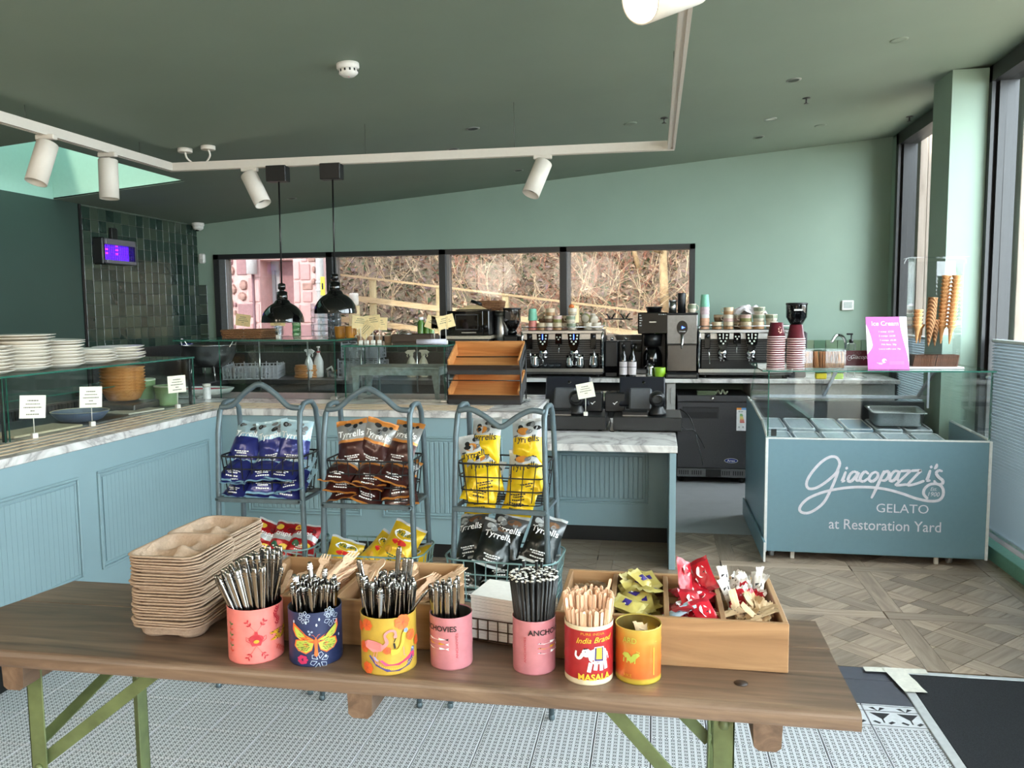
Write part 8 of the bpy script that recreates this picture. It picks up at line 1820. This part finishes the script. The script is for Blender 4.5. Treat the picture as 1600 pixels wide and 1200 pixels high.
t_ = thing('steel_trivet', 'low steel trivet on the worktop corner beside the red tray', 'trivet', (-3.30, 5.22, ZW)); M().box((-.1, -.05, .012), (.1, .05, .02), 0, .002).build('plate', STEEL, t_)
for x in (-.085, .085):
 for y in (-.04, .04): M().cyl((x, y, 0), (x, y, .012), .006, 6).build('foot', STEEL, t_)
# ================================================================ CEILING: track, spots, pendants, detectors
TY, TX0, TX1, TZ = 4.95, -3.13, .09, 2.485
tr = thing('lighting_track', 'white rectangular lighting track hung on thin wires below the green ceiling', 'light track', (0, 0, 0))
def rail(a, c, nm='rail'):
 a, c = Vector(a), Vector(c); d = (c - a).normalized(); n = Vector((-d.y, d.x, 0)); w, h = .021, .026; b = M()
 prof = [(-w, -h), (-.007, -h), (-.007, -h + .012), (.007, -h + .012), (.007, -h), (w, -h), (w, h), (-w, h)]
 vs = [p + n * u + Vector((0, 0, v)) for p in (a, c) for u, v in prof]; k = 8
 b.add(vs, [tuple(range(8))[::-1], tuple(range(8, 16))] + [(i, (i + 1) % 8, 8 + (i + 1) % 8, 8 + i) for i in range(8)]); return b.build(nm, WHITEL, tr)
rail((TX0 - .018, TY, TZ), (TX1 + .018, TY, TZ)); rail((TX0, TY - .018, TZ), (TX0, -.6, TZ)); rail((TX1, TY - .018, TZ), (TX1, -.6, TZ))
wires = [(oc(31, 165).y, TX0, 0), (oc(217, 222).y, TX0, 0), (TY, -1.793, 1), (TY, -.846, 1), (oc(1050, 98).y - .2, TX1, 0)]
for y, x, _ in wires: M().cyl((x, y, TZ + .02), (x, y, ceil_z(x)), .0016, 5).build('wire', mat('thin_wire', (96, 98, 92), .4, metal=.5), tr)
for px, py in ((289, 232), (325, 228)):
 c = oc(px, py); b = M().lathe([(.043, -.026), (.045, -.022), (.045, 0)], 22, 0, TM((c.x, c.y, ceil_z(c.x)))); b.build('ceiling_rose', WHITEL, tr)
 M().tube(curve_pts([(c.x, c.y, ceil_z(c.x) - .02), (c.x + .005, c.y + .01, ceil_z(c.x) - .06), (c.x + (.03 if px < 300 else -.03), TY, TZ + .02)], 6), .006, 6).build('feed_cable', WHITEL, tr)
def spot(x, y, d, label, L=.225, r=.053, lit=False):
 t = thing('track_spotlight', label, 'spotlight', (x, y, TZ - .02)); d = Vector(d).normalized()
 M().box((-.055, -.017, -.028), (.055, .017, 0), 0, .004).build('adapter', WHITEL, t); M().box((.0, -.006, -.06), (.014, .006, -.028), 0, .002).build('arm', WHITEL, t)
 top = Vector((.0, 0, -.062)) - d * .02; X = Matrix.Translation(top) @ frame_from(d).to_4x4()
 b = M().lathe([(r * .94, 0), (r, .004), (r, L), (r * .93, L), (r * .9, L - .03), (0, L - .032)], 28, 0, X, True, (True, False))
 o = b.build('body', WHITEL, t); M().lathe([(r * .9, 0), (r * .9, .0012)], 24, 0, X @ TM((0, 0, -.0014))).build('rear_cap', mat('grey_cap', (150, 146, 138), .5), t)
 if lit:
  e = NT('lit_lens'); e.set(col=(1, 1, 1, 1), ecol=lin((255, 226, 176)), estr=14.0); M().lathe([(r * .9, L - .028), (0, L - .027)], 24, 0, X, False, (False, False)).build('lens', e.m, t)
 else: M().lathe([(r * .88, L - .031), (0, L - .0305)], 20, 0, X, False, (False, False)).build('lens', mat('dark_lens', (60, 58, 54), .3), t)
def on_left(px, py): d = _ray(px, py); t = TX0 / d.x; return (CPOS + d * t).y
spot(TX0, on_left(72, 212), (-.10, -.36, -1), 'white track spotlight nearest the skylight corner of the frame, tilted')
spot(TX0, on_left(168, 240), (.02, -.05, -1), 'white track spotlight hanging straight down before the skylight')
spot(oy(390, 265, TY).x, TY, (.55, -.15, -1), 'white track spotlight tilted beside the first pendant lamp')
spot(oy(848, 248, TY).x, TY, (-.36, -.38, -1), 'white track spotlight tilted alone over the tills')
spot(TX1, 2.32, (-.50, -.62, -.36), 'lit white track spotlight glowing near the ceiling', .25, .058, True)
ld = bpy.data.lights.new('spot_beam', 'SPOT'); ld.energy = 26; ld.spot_size = radians(70); ld.spot_blend = .8; ld.color = (1, .85, .66); ld.shadow_soft_size = .05
lo = bpy.data.objects.new('spot_beam', ld); COL.objects.link(lo); dd = Vector((-.50, -.62, -.36)).normalized(); lo.location = Vector((TX1, 2.32, TZ - .08)) + dd * .26; lo.rotation_euler = dd.to_track_quat('-Z', 'Y').to_euler()
# heat-lamp pendants
def pendant(px, zrim, label):
 x = oy(px, 300, TY).x; t = thing('pendant_lamp', label, 'pendant lamp', (x, TY, TZ - .02)); H = TZ - .02 - zrim
 M().box((-.068, -.035, -.10), (.068, .035, 0), 0, .004).build('canopy_box', BLACKM, t); M().cyl((.005, 0, -.10), (.0, 0, -H + .25), .0055, 8).build('cable', BLACKP, t)
 M().lathe([(.012, -H + .25), (.024, -H + .245), (.024, -H + .21), (.016, -H + .208), (.016, -H + .2), (.034, -H + .195), (.036, -H + .15), (.03, -H + .14)], 18).build('lamp_holder', BLACKG, t)
 pr = [(.03, -H + .145), (.045, -H + .138)] + [(.136 * sin(a), -H + .135 * cos(a) * .98) for a in [.4 + (pi / 2 - .4) * k / 12 for k in range(13)]]
 M().lathe(pr + [(.137, -H - .004), (.132, -H - .002)] + [(.13 * sin(a), -H + .128 * cos(a)) for a in [pi / 2 - (pi / 2 - .3) * k / 8 for k in range(9)]], 36, 0, None, True, (False, False)).build('shade', BLACKG, t)
 M().lathe([(.0, -H + .02), (.03, -H + .025), (.035, -H + .05), (.02, -H + .1)], 16).build('bulb', mat('dim_bulb', (180, 150, 120), .2), t)
pendant(435, oy(438, 503, TY).z, 'glossy black dome pendant lamp hanging lower over the counter'); pendant(519, oy(522, 489, TY).z, 'glossy black dome pendant lamp hanging higher, next to the window post')
# detectors and ceiling fittings
c = oc(543, 100); t_ = thing('smoke_detector', 'white smoke detector on the green ceiling', 'detector', (c.x, c.y, ceil_z(c.x)), (0, -math.atan(CK), 0)); M().lathe([(.055, 0), (.055, -.018), (.05, -.022), (.05, -.026)], 26, 0, None, True, (True, True)).build('base', WHITEP, t_); M().lathe([(.046, -.026), (.046, -.045), (.03, -.058), (0, -.06)], 26).build('head', WHITEP, t_)
b = M()
for k in range(12): a = 6.283 * k / 12; b.box((-.004, -.047, -.042), (.004, -.045, -.030), 0, 0, TM((0, 0, 0), (0, 0, a)))
tag(b.build('vents', BLACKP, t_), kind='stuff'); M().lathe([(.004, -.0605), (0, -.063)], 8).build('indicator', mat('red_dot', (200, 40, 40), .4), t_)
DL = [((739, 201), 'recessed ceiling downlight over the counter, near the hanging wire'), ((1240, 125), 'recessed downlight nearest the window pier'), ((1204, 186), 'recessed pale ceiling disc between two downlights'), ((1186, 214), 'recessed downlight close to the back wall by the window pier'), ((1405, 62), 'flush ceiling plate high above the pier window'), ((810, 266), 'recessed downlight close to the back wall behind the lone spotlight'), ((456, 310), 'recessed downlight behind the pendant lamps'), ((1282, 196), 'faint flush ceiling plate near the back corner'), ((985, 193), 'flush ceiling plate inside the track rectangle'), ((708, 233), 'recessed downlight just behind the lighting track')]
for (px, py), lab in DL:
 c = oc(px, py); t_ = thing('ceiling_downlight', lab, 'ceiling light', (c.x, c.y, ceil_z(c.x)), (0, -math.atan(CK), 0)); flush = 'plate' in lab
 M().lathe([(.034, -.004), (.045, -.004), (.047, 0)], 22, 0, None, True, (False, False)).build('ring', CEILG if flush else mat('nickel', (150, 154, 148), .3, metal=.6), t_); M().lathe([(.035, -.003 if flush or 'disc' in lab else -.001), (0, -.003 if flush or 'disc' in lab else -.001)], 20, 0, None, False, (False, False)).build('lens', CEILG if flush else (mat('pale_disc', (206, 210, 200), .4) if 'disc' in lab else mat('dark_recess', (70, 76, 70), .5)), t_)
for (px, py), lab in (((1260, 153), 'small sprinkler head beside the window pier downlights'), ((1038, 184), 'small sprinkler head near the corner of the lighting track'), ((1421, 182), 'tiny hook in the ceiling above the narrow side window')):
 c = oc(px, py); t_ = thing('sprinkler_head', lab, 'sprinkler', (c.x, c.y, ceil_z(c.x))); M().lathe([(.028, 0), (.026, -.005), (.008, -.006)], 14).build('plate', STEELD, t_); M().tube([(0, 0, 0), (0, 0, -.035)], .006, 6).build('stem', STEELD, t_); M().lathe([(.016, -.036), (.016, -.039)], 10).build('deflector', STEELD, t_)
# corner camera, wall sensor, thermostat, insect lamp
c = ox(302, 352, XL + .08); t_ = thing('dome_camera', 'white dome camera at the top corner above the dark tiles', 'camera', (XL + .10, YB - .12, ceil_z(XL + .1))); M().lathe([(.06, 0), (.06, -.028), (.055, -.034)], 24).build('base', WHITEP, t_); M().lathe([(.055, -.034), (.05, -.06), (.03, -.075), (0, -.08)], 24).build('housing', WHITEP, t_); M().lathe([(.02, -.07), (.018, -.082), (0, -.088)], 14, 0, TM((0, -.015, 0))).build('lens', BLACKG, t_)
c = oy(317, 404, YB - .01); t_ = thing('motion_sensor', 'small white motion sensor beside the window frame', 'sensor', (c.x, YB, c.z)); M().box((-.032, -.045, -.05), (.032, 0, .05), 0, .012).build('body', WHITEP, t_); M().box((-.024, -.048, -.035), (.024, -.044, -.008), 0, .004).build('window', mat('milky', (206, 206, 200), .3), t_)
c = oy(1324, 477, YB); t_ = thing('thermostat', 'square white thermostat on the green back wall', 'thermostat', (c.x, YB, c.z)); M().box((-.052, -.02, -.045), (.052, 0, .045), 0, .005).build('case', WHITEP, t_); M().box((-.036, -.0215, -.026), (.036, -.019, .03), 0, .002).build('display', mat('lcd_grey', (186, 194, 190), .3), t_)
ca, cb_ = ox(160, 372, XL + .10), ox(210, 415, XL + .10); t_ = thing('insect_zapper', 'wall mounted insect killer glowing violet on the dark tiles', 'insect lamp', (XL + .012, (ca.y + cb_.y) / 2, (ca.z + cb_.z) / 2)); hy, hz_ = abs(cb_.y - ca.y) / 2, abs(ca.z - cb_.z) / 2
M().box((0, -hy - .02, -hz_ - .01), (.10, -hy + .02, hz_ + .01), 0, .01).build('end_cheek', BLACKM, t_); M().box((0, hy - .02, -hz_), (.12, hy, hz_), 0, .006).build('end_cheek', BLACKM, t_)
M().box((.0, -hy, hz_ - .05), (.12, hy - .02, hz_), 0, .004).build('top_hood', mat('grey_hood', (112, 108, 116), .4), t_); M().box((.0, -hy, -hz_), (.125, hy - .02, -hz_ + .03), 0, .004).build('bottom_tray', mat('grey_hood', (112, 108, 116), .4), t_)
VI = NT('violet_glow'); VI.set(col=lin((70, 20, 220)), ecol=lin((78, 24, 255)), estr=.8); M().box((0, -hy + .02, -hz_ + .03), (.05, hy - .02, hz_ - .05)).build('glow_panel', VI.m, t_)
PKG = NT('pink_tube_glow'); PKG.set(col=lin((255, 60, 220)), ecol=lin((255, 50, 220)), estr=.9)
b = M()
for y, n in ((-hy * .55, 2), (.02, 3)):
 for k in range(n): b.box((.052, y - .012, -.02 + .034 * k), (.056, y - .003, -.008 + .034 * k)); b.box((.052, y + .004, -.02 + .034 * k), (.056, y + .013, -.008 + .034 * k))
tag(b.build('indicator_lights', PKG.m, t_), kind='stuff'); g = M()
for k in range(15): y = -hy + .03 + (2 * hy - .06) * k / 14; g.tube([(.10, y, -hz_ + .03), (.10, y, hz_ - .05)], .0022, 4)
for k in range(6): z = -hz_ + .04 + (2 * hz_ - .1) * k / 5; g.tube([(.10, -hy + .02, z), (.10, hy - .02, z)], .0022, 4)
tag(g.build('guard_grid', STEELD, t_), kind='stuff'); M().box((.0, .0, hz_ + .005), (.03, .08, hz_ + .11), 0, .004).build('socket', BLACKM, t_); M().tube([(.02, .04, hz_ + .01), (.05, .03, hz_ - .01)], .006, 6).build('plug_lead', BLACKP, t_)
# ---------------------------------------------------------------- pieces that belong to a part go one level deeper
SUBS = {'print': ('body',), 'lens': ('body',), 'rear_cap': ('body',), 'bulb': ('shade',), 'recessed_handle': ('door',), 'badge': ('screen', 'door'), 'energy_label': ('door',), 'vent_slots': ('vent_panel', 'vent_grille'), 'beadboard': ('front_board',), 'panel_moulding': ('front_board',), 'handle': ('door',), 'door_frame': ('door',),
  'nameplate': ('door', 'head'), 'lid_rim': ('lid',), 'coffee_beans': ('hopper',), 'hopper_badge': ('hopper',), 'buttons': ('group_head', 'water_head'), 'display': ('group_head', 'case'), 'foot': ('side_frame',), 'printed_lines': ('card',), 'dial_lettering': ('dial',), 'lit_arrow': ('dial',), 'lettering': ('front_panel',), 'window': ('head', 'body'), 'emblem': ('body',),
  'label': ('body',), 'bolt': ('leg',), 'brace': (), 'printed_script': ('board',), 'feed_cable': ('ceiling_rose',), 'edge': ('body',), 'drip_grille': ('base',), 'printed_marks': ('head',), 'indicator': ('head',), 'scourer': ()}
stem_ = lambda o: o.name.rsplit('.', 1)[0] if o.name[-4:-3] == '.' else o.name
byp = {}
for o in bpy.data.objects:
 if o.parent: byp.setdefault(o.parent, []).append(o)
def mid(o): return sum((Vector(c) for c in o.bound_box), Vector()) / 8
for root, kids in byp.items():
 if root.parent or root.get('kind') == 'structure' or not root.get('category'): continue
 for c in kids:
  want = SUBS.get(stem_(c)); cand = [p for w_ in (want or ()) for p in kids if stem_(p) == w_ and p.type == 'MESH' and p.matrix_basis == Matrix.Identity(4)]
  if cand: c.parent = min(cand, key=lambda p: (mid(p) - mid(c)).length)
